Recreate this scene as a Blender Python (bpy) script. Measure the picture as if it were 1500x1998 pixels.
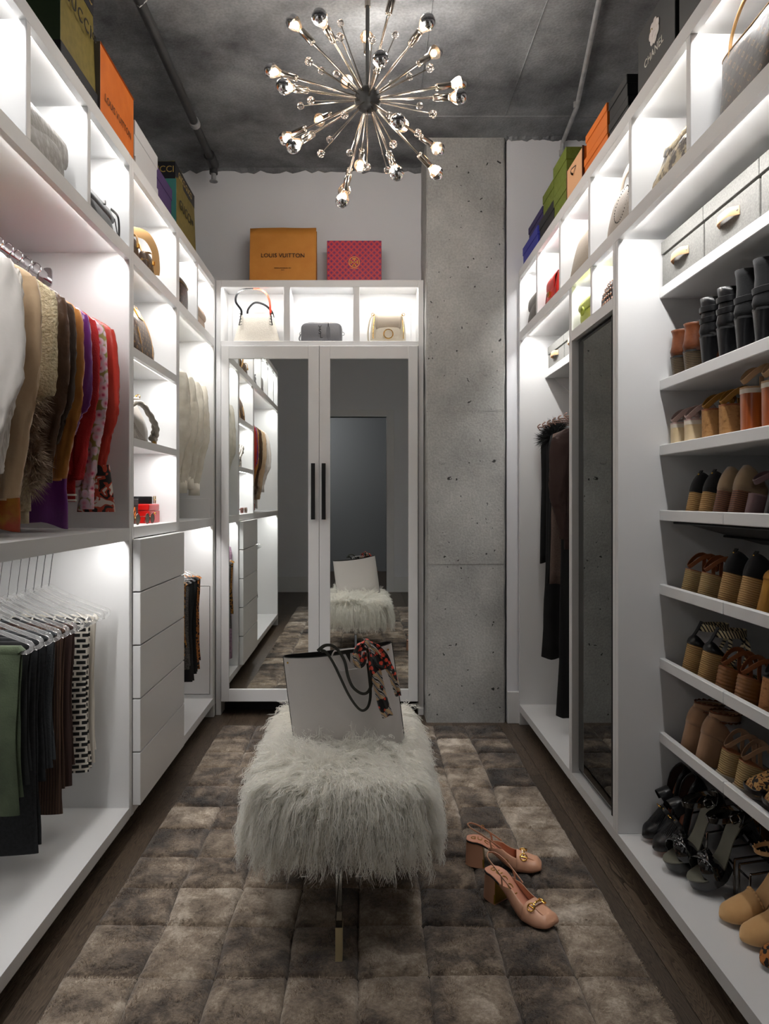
import bpy, bmesh, math, random
import numpy as np
from mathutils import Vector, Matrix, Euler, noise as mnoise

for o in list(bpy.data.objects):
    bpy.data.objects.remove(o)
scene = bpy.context.scene
COL = scene.collection
R = math.radians

# ---------------------------------------------------------------- camera, world, exposure
cam_d = bpy.data.cameras.new('camera')
cam = bpy.data.objects.new('camera', cam_d)
COL.objects.link(cam)
cam.location = (0, 0, 1.21)
cam.rotation_euler = (R(90), 0, 0)
cam_d.sensor_fit = 'VERTICAL'
cam_d.sensor_height = 36
cam_d.lens = 36 * 1400 / 1998
cam_d.shift_x = 39 / 1998
cam_d.shift_y = -23 / 1998
cam_d.clip_start = 0.02
scene.camera = cam
world = bpy.data.worlds.new('world')
scene.world = world
world.use_nodes = True
world.node_tree.nodes['Background'].inputs[0].default_value = (0.9, 0.95, 1, 1)
world.node_tree.nodes['Background'].inputs[1].default_value = 0.0      # closed room, no open sky
vs = scene.view_settings
vs.view_transform = 'Standard'
vs.look = 'None'
vs.exposure = 0.9
vs.gamma = 1
vs.use_curve_mapping = False
LED_W = 2.1          # watts per metre of LED strip
LED_COL = (1.0, 0.992, 0.98)
BULB = 10.0           # chandelier bulb emission
BULB_W = 0.65        # watts of each chandelier bulb

# ---------------------------------------------------------------- mesh helpers
class MB:
    def __init__(s):
        s.v = []; s.f = []
    def add(s, vs_, fs, M=None):
        b = len(s.v)
        if M is not None:
            vs_ = [tuple(M @ Vector(p)) for p in vs_]
        s.v.extend([tuple(p) for p in vs_]); s.f.extend([tuple(i + b for i in f) for f in fs])
        return s
    def box(s, x0, x1, y0, y1, z0, z1, M=None):
        return s.add([(x0,y0,z0),(x1,y0,z0),(x1,y1,z0),(x0,y1,z0),(x0,y0,z1),(x1,y0,z1),(x1,y1,z1),(x0,y1,z1)],
              [(0,3,2,1),(4,5,6,7),(0,1,5,4),(1,2,6,5),(2,3,7,6),(3,0,4,7)], M)
    def loft(s, rings, capa=True, capb=True, closed=True, M=None):
        n = len(rings[0]); v = []; f = []
        for r in rings: v.extend(r)
        for i in range(len(rings) - 1):
            for j in range(n if closed else n - 1):
                k = (j + 1) % n
                f.append((i*n+j, i*n+k, (i+1)*n+k, (i+1)*n+j))
        if capa: f.append(tuple(reversed(range(n))))
        if capb: f.append(tuple((len(rings)-1)*n + j for j in range(n)))
        return s.add(v, f, M)
    def tube(s, pts, r, n=8, closed=False, caps=True, flat=None, up=None, M=None):
        # flat=(a,b): elliptical/strap section with half sizes a (along up-ish) and b
        P = [Vector(p) for p in pts]; m = len(P)
        rings = []
        T = []
        for i in range(m):
            if closed: t = P[(i+1) % m] - P[i-1]
            else: t = P[min(i+1, m-1)] - P[max(i-1, 0)]
            T.append(t.normalized() if t.length > 1e-9 else Vector((0,0,1)))
        u = Vector(up) if up else Vector((0,0,1))
        if abs(u.dot(T[0])) > .95 and not up: u = Vector((1,0,0))
        u = (u - T[0]*u.dot(T[0])).normalized()
        for i in range(m):
            u = (u - T[i]*u.dot(T[i]))
            u = u.normalized() if u.length > 1e-6 else T[i].orthogonal().normalized()
            w = T[i].cross(u)
            rr = r[i] if isinstance(r, (list, tuple)) else r
            ring = []
            for j in range(n):
                a = 2*math.pi*j/n
                if flat:
                    ca, sa = math.cos(a), math.sin(a)
                    # rounded rectangle-ish
                    ca = math.copysign(abs(ca)**.5, ca); sa = math.copysign(abs(sa)**.5, sa)
                    ring.append(tuple(P[i] + u*ca*flat[0]*rr + w*sa*flat[1]*rr))
                else:
                    ring.append(tuple(P[i] + u*math.cos(a)*rr + w*math.sin(a)*rr))
            rings.append(ring)
        if closed: rings.append(rings[0]); caps = False
        return s.loft(rings, caps, caps, True, M)
    def lathe(s, prof, n=16, M=None, caps=True):
        rings = [[(r*math.cos(2*math.pi*j/n), r*math.sin(2*math.pi*j/n), z) for j in range(n)] for r, z in prof]
        return s.loft(rings, caps, caps, True, M)
    def sphere(s, c, r, n=12, m=8, sc=(1,1,1)):
        c = Vector(c)
        pr = [(max(math.sin(math.pi*i/m), 1e-3)*r, -math.cos(math.pi*i/m)*r) for i in range(m+1)]
        return s.lathe(pr, n, Matrix.Translation(c) @ Matrix.Diagonal((*sc, 1)))
    def grid(s, fn, nu, nv, closeu=False, M=None):
        v = [fn(i/nu, j/nv) for j in range(nv+1) for i in range(nu if closeu else nu+1)]
        w = nu if closeu else nu + 1
        f = []
        for j in range(nv):
            for i in range(nu):
                k = (i+1) % w
                f.append((j*w+i, j*w+k, (j+1)*w+k, (j+1)*w+i))
        return s.add(v, f, M)
    def prism(s, outline, y0, y1, M=None):
        # outline in (x,z), extruded along y
        n = len(outline)
        return s.loft([[(x, y0, z) for x, z in outline], [(x, y1, z) for x, z in outline]], True, True, True, M)
    def mesh(s, name, smooth=True, angle=40):
        me = bpy.data.meshes.new(name)
        me.from_pydata(s.v, [], s.f)
        bm = bmesh.new(); bm.from_mesh(me)
        bmesh.ops.recalc_face_normals(bm, faces=bm.faces)
        bm.to_mesh(me); bm.free()
        if smooth:
            me.shade_smooth()
            me.set_sharp_from_angle(angle=R(angle))
        return me
    def build(s, name, m, parent=None, smooth=True, angle=40, bevel=0, solid=0, sub=0, world=False, seg=2):
        o = bpy.data.objects.new(name, s.mesh(name, smooth, angle))
        COL.objects.link(o)
        if m: o.data.materials.append(MAT(m))
        if parent:
            o.parent = parent
            if world: o.matrix_parent_inverse = Matrix.Translation(-root_of(parent).location)
        if solid:
            md = o.modifiers.new('thickness', 'SOLIDIFY'); md.thickness = solid; md.offset = 0
        if bevel:
            md = o.modifiers.new('bevel', 'BEVEL'); md.width = bevel; md.segments = seg; md.limit_method = 'ANGLE'
        if sub:
            md = o.modifiers.new('subdivision', 'SUBSURF'); md.levels = sub; md.render_levels = sub
        return o

def root_of(o):
    while o.parent: o = o.parent
    return o
def thing(name, label, cat, loc=(0,0,0), rz=0, group=None, rot=None, scale=None):
    o = bpy.data.objects.new(name, None); COL.objects.link(o)
    o.empty_display_size = .05
    o.location = loc
    o.rotation_euler = rot if rot else (0, 0, rz)
    if scale: o.scale = (scale,)*3
    tag(o, label, cat, group)
    return o
def tag(o, label, cat, group=None):
    o['label'] = label; o['category'] = cat
    if group: o['group'] = group
    return o
def struct(o, label=None):
    o['kind'] = 'structure'
    if label: o['label'] = label
    return o
def copy_tree(o, parent=None):
    c = o.copy(); COL.objects.link(c); c.parent = parent
    if parent is not None: c.matrix_parent_inverse = o.matrix_parent_inverse.copy()
    for ch in list(o.children): copy_tree(ch, c)
    return c
def copy_thing(o, loc, rot, label=None, group=None):
    c = copy_tree(o); c.location = loc; c.rotation_euler = rot
    if label: c['label'] = label
    if group: c['group'] = group
    return c
def text(body, size, m, parent, M, name='lettering', depth=.0006, spacing=1.0, align='CENTER'):
    cu = bpy.data.curves.new('t', 'FONT'); cu.body = body; cu.size = size; cu.extrude = depth
    cu.align_x = align; cu.align_y = 'CENTER'; cu.space_character = spacing; cu.resolution_u = 3
    t = bpy.data.objects.new('t', cu); COL.objects.link(t)
    bpy.context.view_layer.update()
    me = bpy.data.meshes.new_from_object(t.evaluated_get(bpy.context.evaluated_depsgraph_get()))
    bpy.data.objects.remove(t)
    me.transform(M); me.materials.clear(); me.materials.append(MAT(m))
    o = bpy.data.objects.new(name, me); COL.objects.link(o); o.parent = parent
    return o
def face_M(origin, right, up):
    # text in local XY -> plane spanned by right/up at origin
    r = Vector(right).normalized(); u = Vector(up).normalized(); n = r.cross(u)
    return Matrix(((r.x,u.x,n.x,origin[0]),(r.y,u.y,n.y,origin[1]),(r.z,u.z,n.z,origin[2]),(0,0,0,1)))

# ---------------------------------------------------------------- materials
_M = {}
DEFS = {}
def MAT(n):
    if n in _M: return _M[n]
    if n not in DEFS: raise KeyError(n)
    _M[n] = make_mat(n, **DEFS[n]); return _M[n]
def srgb(h):
    if isinstance(h, str):
        c = [int(h[i:i+2], 16)/255 for i in (0, 2, 4)]
    else: c = h
    return tuple(x/12.92 if x <= .04045 else ((x+.055)/1.055)**2.4 for x in c) + (1,)
def make_mat(name, c='cccccc', c2=None, sc=30, fac=(.35,.65), detail=4, rough=.5, metal=0, bump=None, bs=.2, bd=.01,
             kind='noise', stretch=None, em=0, trans=0, ior=1.45, coat=0, sheen=0, spec=.5, rand=0, custom=None, distort=0, rotm=None, translucent=0):
    m = bpy.data.materials.new(name); m.use_nodes = True
    nt = m.node_tree; N = nt.nodes; L = nt.links
    b = N['Principled BSDF']
    b.inputs['Roughness'].default_value = rough; b.inputs['Metallic'].default_value = metal
    b.inputs['Base Color'].default_value = srgb(c)
    b.inputs['Specular IOR Level'].default_value = spec
    b.inputs['IOR'].default_value = ior
    b.inputs['Transmission Weight'].default_value = trans
    b.inputs['Coat Weight'].default_value = coat
    b.inputs['Sheen Weight'].default_value = sheen
    if sheen: b.inputs['Sheen Roughness'].default_value = .5
    if em:
        b.inputs['Emission Color'].default_value = srgb(c); b.inputs['Emission Strength'].default_value = em
    tc = N.new('ShaderNodeTexCoord'); mp = N.new('ShaderNodeMapping')
    L.new(tc.outputs['Object'], mp.inputs[0])
    if stretch: mp.inputs['Scale'].default_value = stretch
    if rotm: mp.inputs['Rotation'].default_value = rotm
    out_c = None
    if c2:
        if kind == 'noise':
            t = N.new('ShaderNodeTexNoise'); t.inputs['Scale'].default_value = sc; t.inputs['Detail'].default_value = detail
            t.inputs['Distortion'].default_value = distort
            o = t.outputs[0]
        elif kind == 'wave':
            t = N.new('ShaderNodeTexWave'); t.inputs['Scale'].default_value = sc; t.bands_direction = 'Z'
            t.inputs['Distortion'].default_value = distort; t.inputs['Detail'].default_value = 2
            t.inputs['Detail Scale'].default_value = 2
            o = t.outputs['Fac']
        elif kind == 'voronoi':
            t = N.new('ShaderNodeTexVoronoi'); t.inputs['Scale'].default_value = sc; o = t.outputs['Distance']
        elif kind == 'checker':
            t = N.new('ShaderNodeTexChecker'); t.inputs['Scale'].default_value = sc; o = t.outputs['Fac']
        elif kind == 'brick':
            t = N.new('ShaderNodeTexBrick'); t.inputs['Scale'].default_value = sc; o = t.outputs['Fac']
        L.new(mp.outputs[0], t.inputs['Vector'])
        r = N.new('ShaderNodeValToRGB')
        r.color_ramp.elements[0].position = fac[0]; r.color_ramp.elements[1].position = fac[1]
        r.color_ramp.elements[0].color = srgb(c); r.color_ramp.elements[1].color = srgb(c2)
        L.new(o, r.inputs[0]); out_c = r.outputs[0]
    if rand:
        oi = N.new('ShaderNodeObjectInfo'); hs = N.new('ShaderNodeHueSaturation')
        mr = N.new('ShaderNodeMapRange'); mr.inputs[3].default_value = 1-rand; mr.inputs[4].default_value = 1+rand
        L.new(oi.outputs['Random'], mr.inputs[0]); L.new(mr.outputs[0], hs.inputs['Value'])
        if out_c: L.new(out_c, hs.inputs['Color'])
        else: hs.inputs['Color'].default_value = srgb(c)
        out_c = hs.outputs[0]
    if out_c: L.new(out_c, b.inputs['Base Color'])
    if bump:
        t = N.new('ShaderNodeTexNoise'); t.inputs['Scale'].default_value = bump; t.inputs['Detail'].default_value = 5
        L.new(mp.outputs[0], t.inputs['Vector'])
        bp = N.new('ShaderNodeBump'); bp.inputs['Strength'].default_value = bs; bp.inputs['Distance'].default_value = bd
        if kind in ('wave',) and c2:
            L.new(o, bp.inputs['Height'])
        else:
            L.new(t.outputs[0], bp.inputs['Height'])
        L.new(bp.outputs[0], b.inputs['Normal'])
    if custom: custom(m, nt, N, L, b, mp)
    if translucent:
        tl = N.new('ShaderNodeBsdfTranslucent'); tl.inputs[0].default_value = srgb(c)
        ms = N.new('ShaderNodeMixShader'); ms.inputs[0].default_value = translucent
        L.new(b.outputs[0], ms.inputs[1]); L.new(tl.outputs[0], ms.inputs[2]); L.new(ms.outputs[0], N['Material Output'].inputs[0])
    return m

def concrete_custom(dark, light, pit=True, mottle=3.0, streak=None, formlines=False):
    def f(m, nt, N, L, b, mp):
        n1 = N.new('ShaderNodeTexNoise'); n1.inputs['Scale'].default_value = mottle; n1.inputs['Detail'].default_value = 8; n1.inputs['Roughness'].default_value = .62
        L.new(mp.outputs[0], n1.inputs['Vector'])
        r = N.new('ShaderNodeValToRGB'); r.color_ramp.elements[0].position = .3; r.color_ramp.elements[1].position = .72
        r.color_ramp.elements[0].color = srgb(dark); r.color_ramp.elements[1].color = srgb(light)
        L.new(n1.outputs[0], r.inputs[0])
        n2 = N.new('ShaderNodeTexNoise'); n2.inputs['Scale'].default_value = 90; n2.inputs['Detail'].default_value = 4
        L.new(mp.outputs[0], n2.inputs['Vector'])
        mx = N.new('ShaderNodeMix'); mx.data_type = 'RGBA'; mx.blend_type = 'OVERLAY'; mx.inputs[0].default_value = .35
        L.new(r.outputs[0], mx.inputs[6]); L.new(n2.outputs[0], mx.inputs[7])
        col = mx.outputs[2]
        h = n2.outputs[0]
        if pit:
            v = N.new('ShaderNodeTexVoronoi'); v.inputs['Scale'].default_value = 30
            dn = N.new('ShaderNodeTexNoise'); dn.inputs['Scale'].default_value = 30
            L.new(mp.outputs[0], dn.inputs['Vector'])
            am = N.new('ShaderNodeMix'); am.data_type = 'RGBA'; am.blend_type = 'LINEAR_LIGHT'; am.inputs[0].default_value = .03
            L.new(mp.outputs[0], am.inputs[6]); L.new(dn.outputs['Color'], am.inputs[7])
            L.new(am.outputs[2], v.inputs['Vector'])
            # radius varies per cell
            sp = N.new('ShaderNodeSeparateColor'); L.new(v.outputs['Color'], sp.inputs[0])
            pw = N.new('ShaderNodeMath'); pw.operation = 'POWER'; pw.inputs[1].default_value = 4; L.new(sp.outputs[0], pw.inputs[0])
            ml = N.new('ShaderNodeMath'); ml.operation = 'MULTIPLY'; ml.inputs[1].default_value = .22; L.new(pw.outputs[0], ml.inputs[0])
            lt = N.new('ShaderNodeMath'); lt.operation = 'LESS_THAN'; L.new(v.outputs['Distance'], lt.inputs[0]); L.new(ml.outputs[0], lt.inputs[1])
            m2 = N.new('ShaderNodeMix'); m2.data_type = 'RGBA'; L.new(lt.outputs[0], m2.inputs[0]); L.new(col, m2.inputs[6])
            m2.inputs[7].default_value = srgb('3a3a38'); col = m2.outputs[2]
            sb = N.new('ShaderNodeMath'); sb.operation = 'SUBTRACT'; L.new(n2.outputs[0], sb.inputs[0]); L.new(lt.outputs[0], sb.inputs[1]); h = sb.outputs[0]
        bp = N.new('ShaderNodeBump'); bp.inputs['Strength'].default_value = .45; bp.inputs['Distance'].default_value = .006
        L.new(h, bp.inputs['Height']); L.new(bp.outputs[0], b.inputs['Normal'])
        L.new(col, b.inputs['Base Color'])
    return f
def wood_custom(m, nt, N, L, b, mp):
    oi = N.new('ShaderNodeObjectInfo')
    mm = N.new('ShaderNodeVectorMath'); mm.operation = 'ADD'; L.new(mp.outputs[0], mm.inputs[0])
    sc = N.new('ShaderNodeMath'); sc.operation = 'MULTIPLY'; sc.inputs[1].default_value = 37; L.new(oi.outputs['Random'], sc.inputs[0])
    L.new(sc.outputs[0], mm.inputs[1])
    w = N.new('ShaderNodeTexNoise'); w.inputs['Scale'].default_value = 2.2; w.inputs['Detail'].default_value = 3; w.inputs['Distortion'].default_value = .6
    L.new(mm.outputs[0], w.inputs['Vector'])
    # rings from noise contour lines -> cathedral oak grain
    mu = N.new('ShaderNodeMath'); mu.operation = 'MULTIPLY'; mu.inputs[1].default_value = 26; L.new(w.outputs[0], mu.inputs[0])
    fr = N.new('ShaderNodeMath'); fr.operation = 'FRACT'; L.new(mu.outputs[0], fr.inputs[0])
    fine = N.new('ShaderNodeTexNoise'); fine.inputs['Scale'].default_value = 60; fine.inputs['Detail'].default_value = 4; L.new(mm.outputs[0], fine.inputs['Vector'])
    r = N.new('ShaderNodeValToRGB'); cr = r.color_ramp
    cr.elements[0].position = 0; cr.elements[0].color = srgb('2c241c')
    cr.elements[1].position = .35; cr.elements[1].color = srgb('54473a')
    e = cr.elements.new(.9); e.color = srgb('635446')
    L.new(fr.outputs[0], r.inputs[0])
    mx = N.new('ShaderNodeMix'); mx.data_type = 'RGBA'; mx.blend_type = 'MULTIPLY'; mx.inputs[0].default_value = .5
    L.new(r.outputs[0], mx.inputs[6])
    rf = N.new('ShaderNodeValToRGB'); rf.color_ramp.elements[0].position = .35; rf.color_ramp.elements[0].color = (.35,.35,.35,1); rf.color_ramp.elements[1].position = .6; rf.color_ramp.elements[1].color = (1,1,1,1)
    L.new(fine.outputs[0], rf.inputs[0]); L.new(rf.outputs[0], mx.inputs[7])
    hs = N.new('ShaderNodeHueSaturation'); mr = N.new('ShaderNodeMapRange'); mr.inputs[3].default_value = .8; mr.inputs[4].default_value = 1.2
    L.new(oi.outputs['Random'], mr.inputs[0]); L.new(mr.outputs[0], hs.inputs['Value']); L.new(mx.outputs[2], hs.inputs['Color'])
    L.new(hs.outputs[0], b.inputs['Base Color'])
    bp = N.new('ShaderNodeBump'); bp.inputs['Strength'].default_value = .15; bp.inputs['Distance'].default_value = .003
    L.new(fine.outputs[0], bp.inputs['Height']); L.new(bp.outputs[0], b.inputs['Normal'])

def D(name, **k): DEFS[name] = k
D('white', c='e0e0e0', rough=.38, bump=60, bs=.02)
D('white_wall', c='e4e5e9', rough=.7, bump=120, bs=.06)
D('grey_wall', c='8f9092', rough=.8)
D('ceiling', rough=.75, custom=concrete_custom('494b4e', '95989b', False, 3.4))
D('column', rough=.8, custom=concrete_custom('949491', 'bfbfbb', True, 2.6))
D('wood', rough=.42, stretch=(9, .7, 9), custom=wood_custom)
D('mirror', c='f2f5f3', rough=.004, metal=1)
D('tinted_mirror', c='6d6e6c', rough=.006, metal=1)
D('black', c='0d0d0e', rough=.35)
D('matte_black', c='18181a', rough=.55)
D('chrome', c='d8d8da', rough=.12, metal=1)
D('dark_chrome', c='8c8884', rough=.15, metal=1)
D('steel', c='9a9b9d', rough=.5, metal=.3, c2='b4b5b6', sc=20)
D('pipe_black', c='2b2c2d', rough=.5, c2='3c3d3e', sc=8)
D('gold', c='e3b45c', rough=.2, metal=1)
D('brass_dark', c='a88a52', rough=.3, metal=1)
D('acrylic', c='ffffff', rough=.02, trans=1, ior=1.49)
D('led', c='fff6ea', em=3)
D('dark_gap', c='1c1c1c', rough=.8)

# ---------------------------------------------------------------- light helper: LED strip with its light
def led(parent, x, y0, y1, z, axis='Y', tilt=0, w=1.0):
    """strip along y (axis Y) or along x (axis X: y0,y1 are x range, x is the y position)"""
    mb = MB()
    if axis == 'Y': mb.box(x-.006, x+.006, y0, y1, z-.004, z)
    else: mb.box(y0, y1, x-.006, x+.006, z-.004, z)
    o = mb.build('led_strip', 'led', parent, smooth=False, world=True)
    ld = bpy.data.lights.new('led_light', 'AREA'); ld.shape = 'RECTANGLE'
    ln = y1 - y0
    ld.size = ln*.96; ld.size_y = .012; ld.energy = LED_W*ln*w; ld.color = LED_COL
    cx_, cy_ = (x, (y0+y1)/2) if axis == 'Y' else ((y0+y1)/2, x)
    pxx, pyy = 711+1400*cx_/cy_, 976-1400*(z-1.21)/cy_
    lo = bpy.data.objects.new('led_light' if 0 < pxx < 1500 and 0 < pyy < 1998 else 'led_light_offscreen', ld); COL.objects.link(lo)
    if axis == 'Y':
        lo.location = (x, (y0+y1)/2, z-.0055); lo.rotation_euler = (0, tilt, R(90)) if tilt == 0 else Euler((0, 0, R(90))).to_matrix().to_4x4().to_euler()
        if tilt:
            lo.rotation_euler = (Matrix.Rotation(tilt, 4, 'Y') @ Matrix.Rotation(R(90), 4, 'Z')).to_euler()
    else:
        lo.location = ((y0+y1)/2, x, z-.0055); lo.rotation_euler = (tilt, 0, 0)
    lo.parent = parent; lo.matrix_parent_inverse = Matrix.Translation(-root_of(parent).location)
    return o

# ---------------------------------------------------------------- room shell
CZ = 3.18
def slab(name, m, x0, x1, y0, y1, z0, z1, label=None, parent=None, bevel=0):
    o = MB().box(x0,x1,y0,y1,z0,z1).build(name, m, parent, smooth=False, bevel=bevel, world=parent is not None)
    if parent is None: struct(o, label)
    return o
random.seed(3)
D('subfloor', c='7a6a58', rough=.9)
floor = slab('floor', 'subfloor', -1.5, 1.5, -1.6, 4.4, -.06, -.012, 'dark stained oak plank floor')
pl_w = .152
i = 0
x = -1.5
while x < 1.49:
    x1 = min(x + pl_w, 1.5)
    cuts = [-1.44, random.uniform(-.6, .6), random.uniform(1.1, 2.2), random.uniform(2.7, 3.6), 4.3]
    for a, b in zip(cuts, cuts[1:]):
        slab('plank', 'wood', x+.0008, x1-.0008, a+.0008, b-.0008, -.012, 0, parent=floor)
    x = x1
ceiling = slab('ceiling', 'ceiling', -1.6, 1.6, -1.6, 4.45, CZ, CZ+.12, 'dark raw concrete ceiling slab')
# form-board ridges of the poured slab
def seam(x0, y0, x1, y1, w=.008):
    d = Vector((x1-x0, y1-y0, 0)); n = Vector((-d.y, d.x, 0)).normalized()*w/2
    random.seed(int(abs(x0*997+y0*77)))
    mb = MB(); k = 24; L_, R_ = [], []
    rings = []
    for i in range(k+1):
        p = Vector((x0, y0, 0)) + d*i/k; j = random.uniform(.5, 1.3)
        rings.append([(p.x-n.x*j, p.y-n.y*j, CZ+.002), (p.x, p.y, CZ-.004*j), (p.x+n.x*j, p.y+n.y*j, CZ+.002)])
    mb.loft(rings, True, True)
    mb.build('form_ridge', 'ceiling', ceiling, world=True)
seam(-.895, .4, -.895, 4.23); seam(.27, .4, .27, 3.6); seam(-1.3, 1.6, -.9, 1.6, .006); seam(.27, 3.68, 1.45, 3.68, .014); seam(.72, .4, .72, 3.68, .006)
# ragged concrete edge where the slab meets the painted wall
def ragged(x0, x1, y, seedv, name='plaster_edge', h=.03, dpt=.03):
    random.seed(seedv); mb = MB(); rings = []; k = 46
    for i in range(k+1):
        xx = x0 + (x1-x0)*i/k; a = random.uniform(.2, 1)*h; b_ = random.uniform(.4, 1)*dpt
        rings.append([(xx, y+.002, CZ+.002), (xx, y+.002, CZ-a), (xx, y-b_*.5, CZ-a*.8), (xx, y-b_, CZ+.002)])
    mb.loft(rings, True, True)
    mb.build(name, 'ceiling', ceiling, angle=20, world=True)
ragged(-1.42, .335, 4.27, 1); ragged(.77, 1.42, 3.905, 2, h=.02)
slab('wall_back', 'white_wall', -1.5, 1.5, 4.27, 4.37, 0, CZ, 'pale grey painted back wall')
wbr = slab('wall_back_right', 'white_wall', .775, 1.5, 3.905, 4.27, 0, CZ, 'pale grey painted wall strip beside concrete column')
slab('wall_left', 'white_wall', -1.52, -1.42, -1.5, 4.3, 0, CZ, 'pale grey painted left wall')
slab('wall_right', 'white_wall', 1.42, 1.52, -1.5, 4.3, 0, CZ, 'pale grey painted right wall')
# wall behind the camera with a cased door opening (seen in the mirrors)
wf = slab('wall_front', 'white_wall', -1.5, -.62, -1.54, -1.44, 0, CZ, 'pale grey wall with door opening')
slab('wall_panel', 'white_wall', .29, 1.5, -1.54, -1.44, 0, CZ, parent=wf)
slab('wall_panel', 'white_wall', -.62, .29, -1.54, -1.44, 2.31, CZ, parent=wf)
tr = slab('trim_1', 'white', -.72, -.62, -1.56, -1.42, 0, 2.40, 'white door casing', bevel=.003)
slab('casing', 'white', .29, .39, -1.56, -1.42, 0, 2.40, parent=tr, bevel=.003)
slab('casing', 'white', -.62, .29, -1.56, -1.42, 2.31, 2.40, parent=tr, bevel=.003)
slab('baseboard_front', 'white', -1.5, -.72, -1.44, -1.42, 0, .2, 'tall white baseboard', bevel=.003)
slab('baseboard_front_right', 'white', .39, 1.5, -1.44, -1.42, 0, .2, 'tall white baseboard', bevel=.003)
slab('baseboard_back', 'white', .775, .86, 3.885, 3.905, 0, .172, 'tall white baseboard beside concrete column', bevel=.003)
# hallway beyond the door
slab('floor_hall', 'wood', -2, 2, -4.2, -1.6, -.06, 0, 'dark wood hallway floor')
slab('wall_hall', 'grey_wall', -2, 2, -4.3, -4.2, 0, 2.8, 'grey hallway wall')
slab('wall_hall_left', 'grey_wall', -2.1, -2, -4.3, -1.5, 0, 2.8, 'grey hallway side wall')
slab('wall_hall_right', 'grey_wall', 2, 2.1, -4.3, -1.5, 0, 2.8, 'grey hallway side wall')
slab('ceiling_hall', 'grey_wall', -2.1, 2.1, -4.3, -1.54, 2.8, 2.9, 'grey hallway ceiling')
hl = bpy.data.lights.new('hall_lamp_offscreen', 'POINT'); hl.energy = 16; hl.shadow_soft_size = .15
ho = bpy.data.objects.new('hall_lamp_offscreen', hl); COL.objects.link(ho); ho.location = (-1.2, -3.0, 2.5)
# concrete column with slightly chamfered irregular edges and casting joints
random.seed(5)
colm = MB(); rings = []
for i in range(41):
    z = CZ*i/40 - .002*(i == 0)
    def j(): return random.uniform(-.0018, .0018)
    x0, x1, y0, y1 = .337+j(), .764+j(), 3.90+j(), 4.28
    c = .008
    rings.append([(x0+c,y0,z),(x1-c,y0,z),(x1,y0+c,z),(x1,y1,z),(x0,y1,z),(x0,y0+c,z)])
colm.loft(rings)
column = struct(colm.build('concrete_column', 'column', None, angle=25), 'raw grey concrete column with small pits')
for z, t in ((1.70, .004), (2.585, .004), (.868, .002)):
    MB().prism([(.345, z-.006), (.756, z-.005), (.756, z+.006), (.345, z+.005)], 3.8985, 3.9015).build('casting_joint', 'column', column, smooth=False, world=True)
random.seed(11)
for (px, pz) in ((.42,1.42),(.44,1.92),(.43,1.02),(.45,.70),(.46,2.2),(.41,.97),(.66,1.9)):
    mb = MB(); mb.sphere((px, 3.9005, pz), .022, 10, 6, (random.uniform(.6,1.2), .12, random.uniform(.5,1)))
    for k in range(len(mb.v)): mb.v[k] = tuple(c + random.uniform(-.003,.003)*(1 if q != 1 else .3) for q, c in enumerate(mb.v[k]))
    mb.build('patch_mark', 'column', column, angle=15, world=True)

# pipes under the ceiling
pipe = thing('sprinkler_pipe', 'black sprinkler pipe running under the concrete ceiling', 'pipe', (-.86, 4.2, CZ-.1))
px, pz = -.862, 3.125
MB().tube([(px, .5, pz), (px, 4.02, pz)], .021, 14).build('tube', 'pipe_black', pipe, world=True)
mb = MB().tube([(px, 3.62, pz), (px, 3.66, pz)], .026, 14)
mb.build('coupling', 'steel', pipe, world=True)
mb = MB().tube([(px, 3.98, pz), (px, 4.10, pz)], .031, 12); mb.sphere((px, 4.1, pz), .031, 12, 8)
mb.tube([(px, 4.1, pz), (px, 4.1, pz-.05)], .024, 10)
mb.build('elbow', 'pipe_black', pipe, world=True)
mb = MB().tube([(px, 4.1, pz-.05), (px, 4.1, pz-.085)], .014, 8); mb.lathe([(.004,0),(.024,0),(.024,.004),(.004,.004)], 12, Matrix.Translation((px,4.1,pz-.095)))
mb.build('sprinkler_head', 'steel', pipe, world=True)
mb = MB().tube([(-.93, 2.02, CZ), (-.93, 2.02, CZ-.075)], .013, 8); mb.lathe([(.003,0),(.02,0),(.02,.004),(.003,.006)], 10, Matrix.Translation((-.93,2.02,CZ-.09)))
mb.tube([(-.93, 2.02, CZ-.03), (px, 2.02, pz)], .011, 8)
mb.build('sprinkler_head', 'steel', pipe, world=True)
for yy in (1.5, 2.75):
    mb = MB().tube([(px-.03, yy, CZ), (px-.027, yy, pz), (px, yy, pz-.025), (px+.027, yy, pz), (px+.03, yy, CZ)], .003, 6)
    mb.build('pipe_hanger', 'steel', pipe, world=True)
cond = thing('conduit_pipe', 'thin grey metal conduit bent along the ceiling above right shelves', 'pipe', (1.07, 3.88, CZ-.05))
MB().tube([(.86, .9, 3.155), (.86, 2.45, 3.155), (.872, 2.6, 3.155), (.905, 2.75, 3.155), (1.05, 3.55, 3.155), (1.07, 3.84, 3.15), (1.07, 3.875, 3.14), (1.07, 3.885, 3.09)], .011, 10).build('tube', 'steel', cond, world=True)
MB().tube([(1.07, 3.885, 3.105), (1.07, 3.885, 3.075)], .017, 10).build('fitting', 'steel', cond, world=True)
MB().tube([(1.045, 3.55, CZ), (1.045, 3.55, 3.15)], .012, 8).build('strap', 'steel', cond, world=True)
# ---------------------------------------------------------------- built-in cabinets
ZB0, ZB1 = .072, .11            # base shelf
ZM0, ZM1 = 2.07, 2.114          # rail under the cubbies
ZT0, ZT1 = 2.406, 2.45          # top rail
def P(root, name, x0, x1, y0, y1, z0, z1, m='white', bevel=.0015):
    return MB().box(min(x0,x1), max(x0,x1), y0, y1, z0, z1).build(name, m, root, smooth=False, bevel=bevel, world=True, seg=1)

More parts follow.
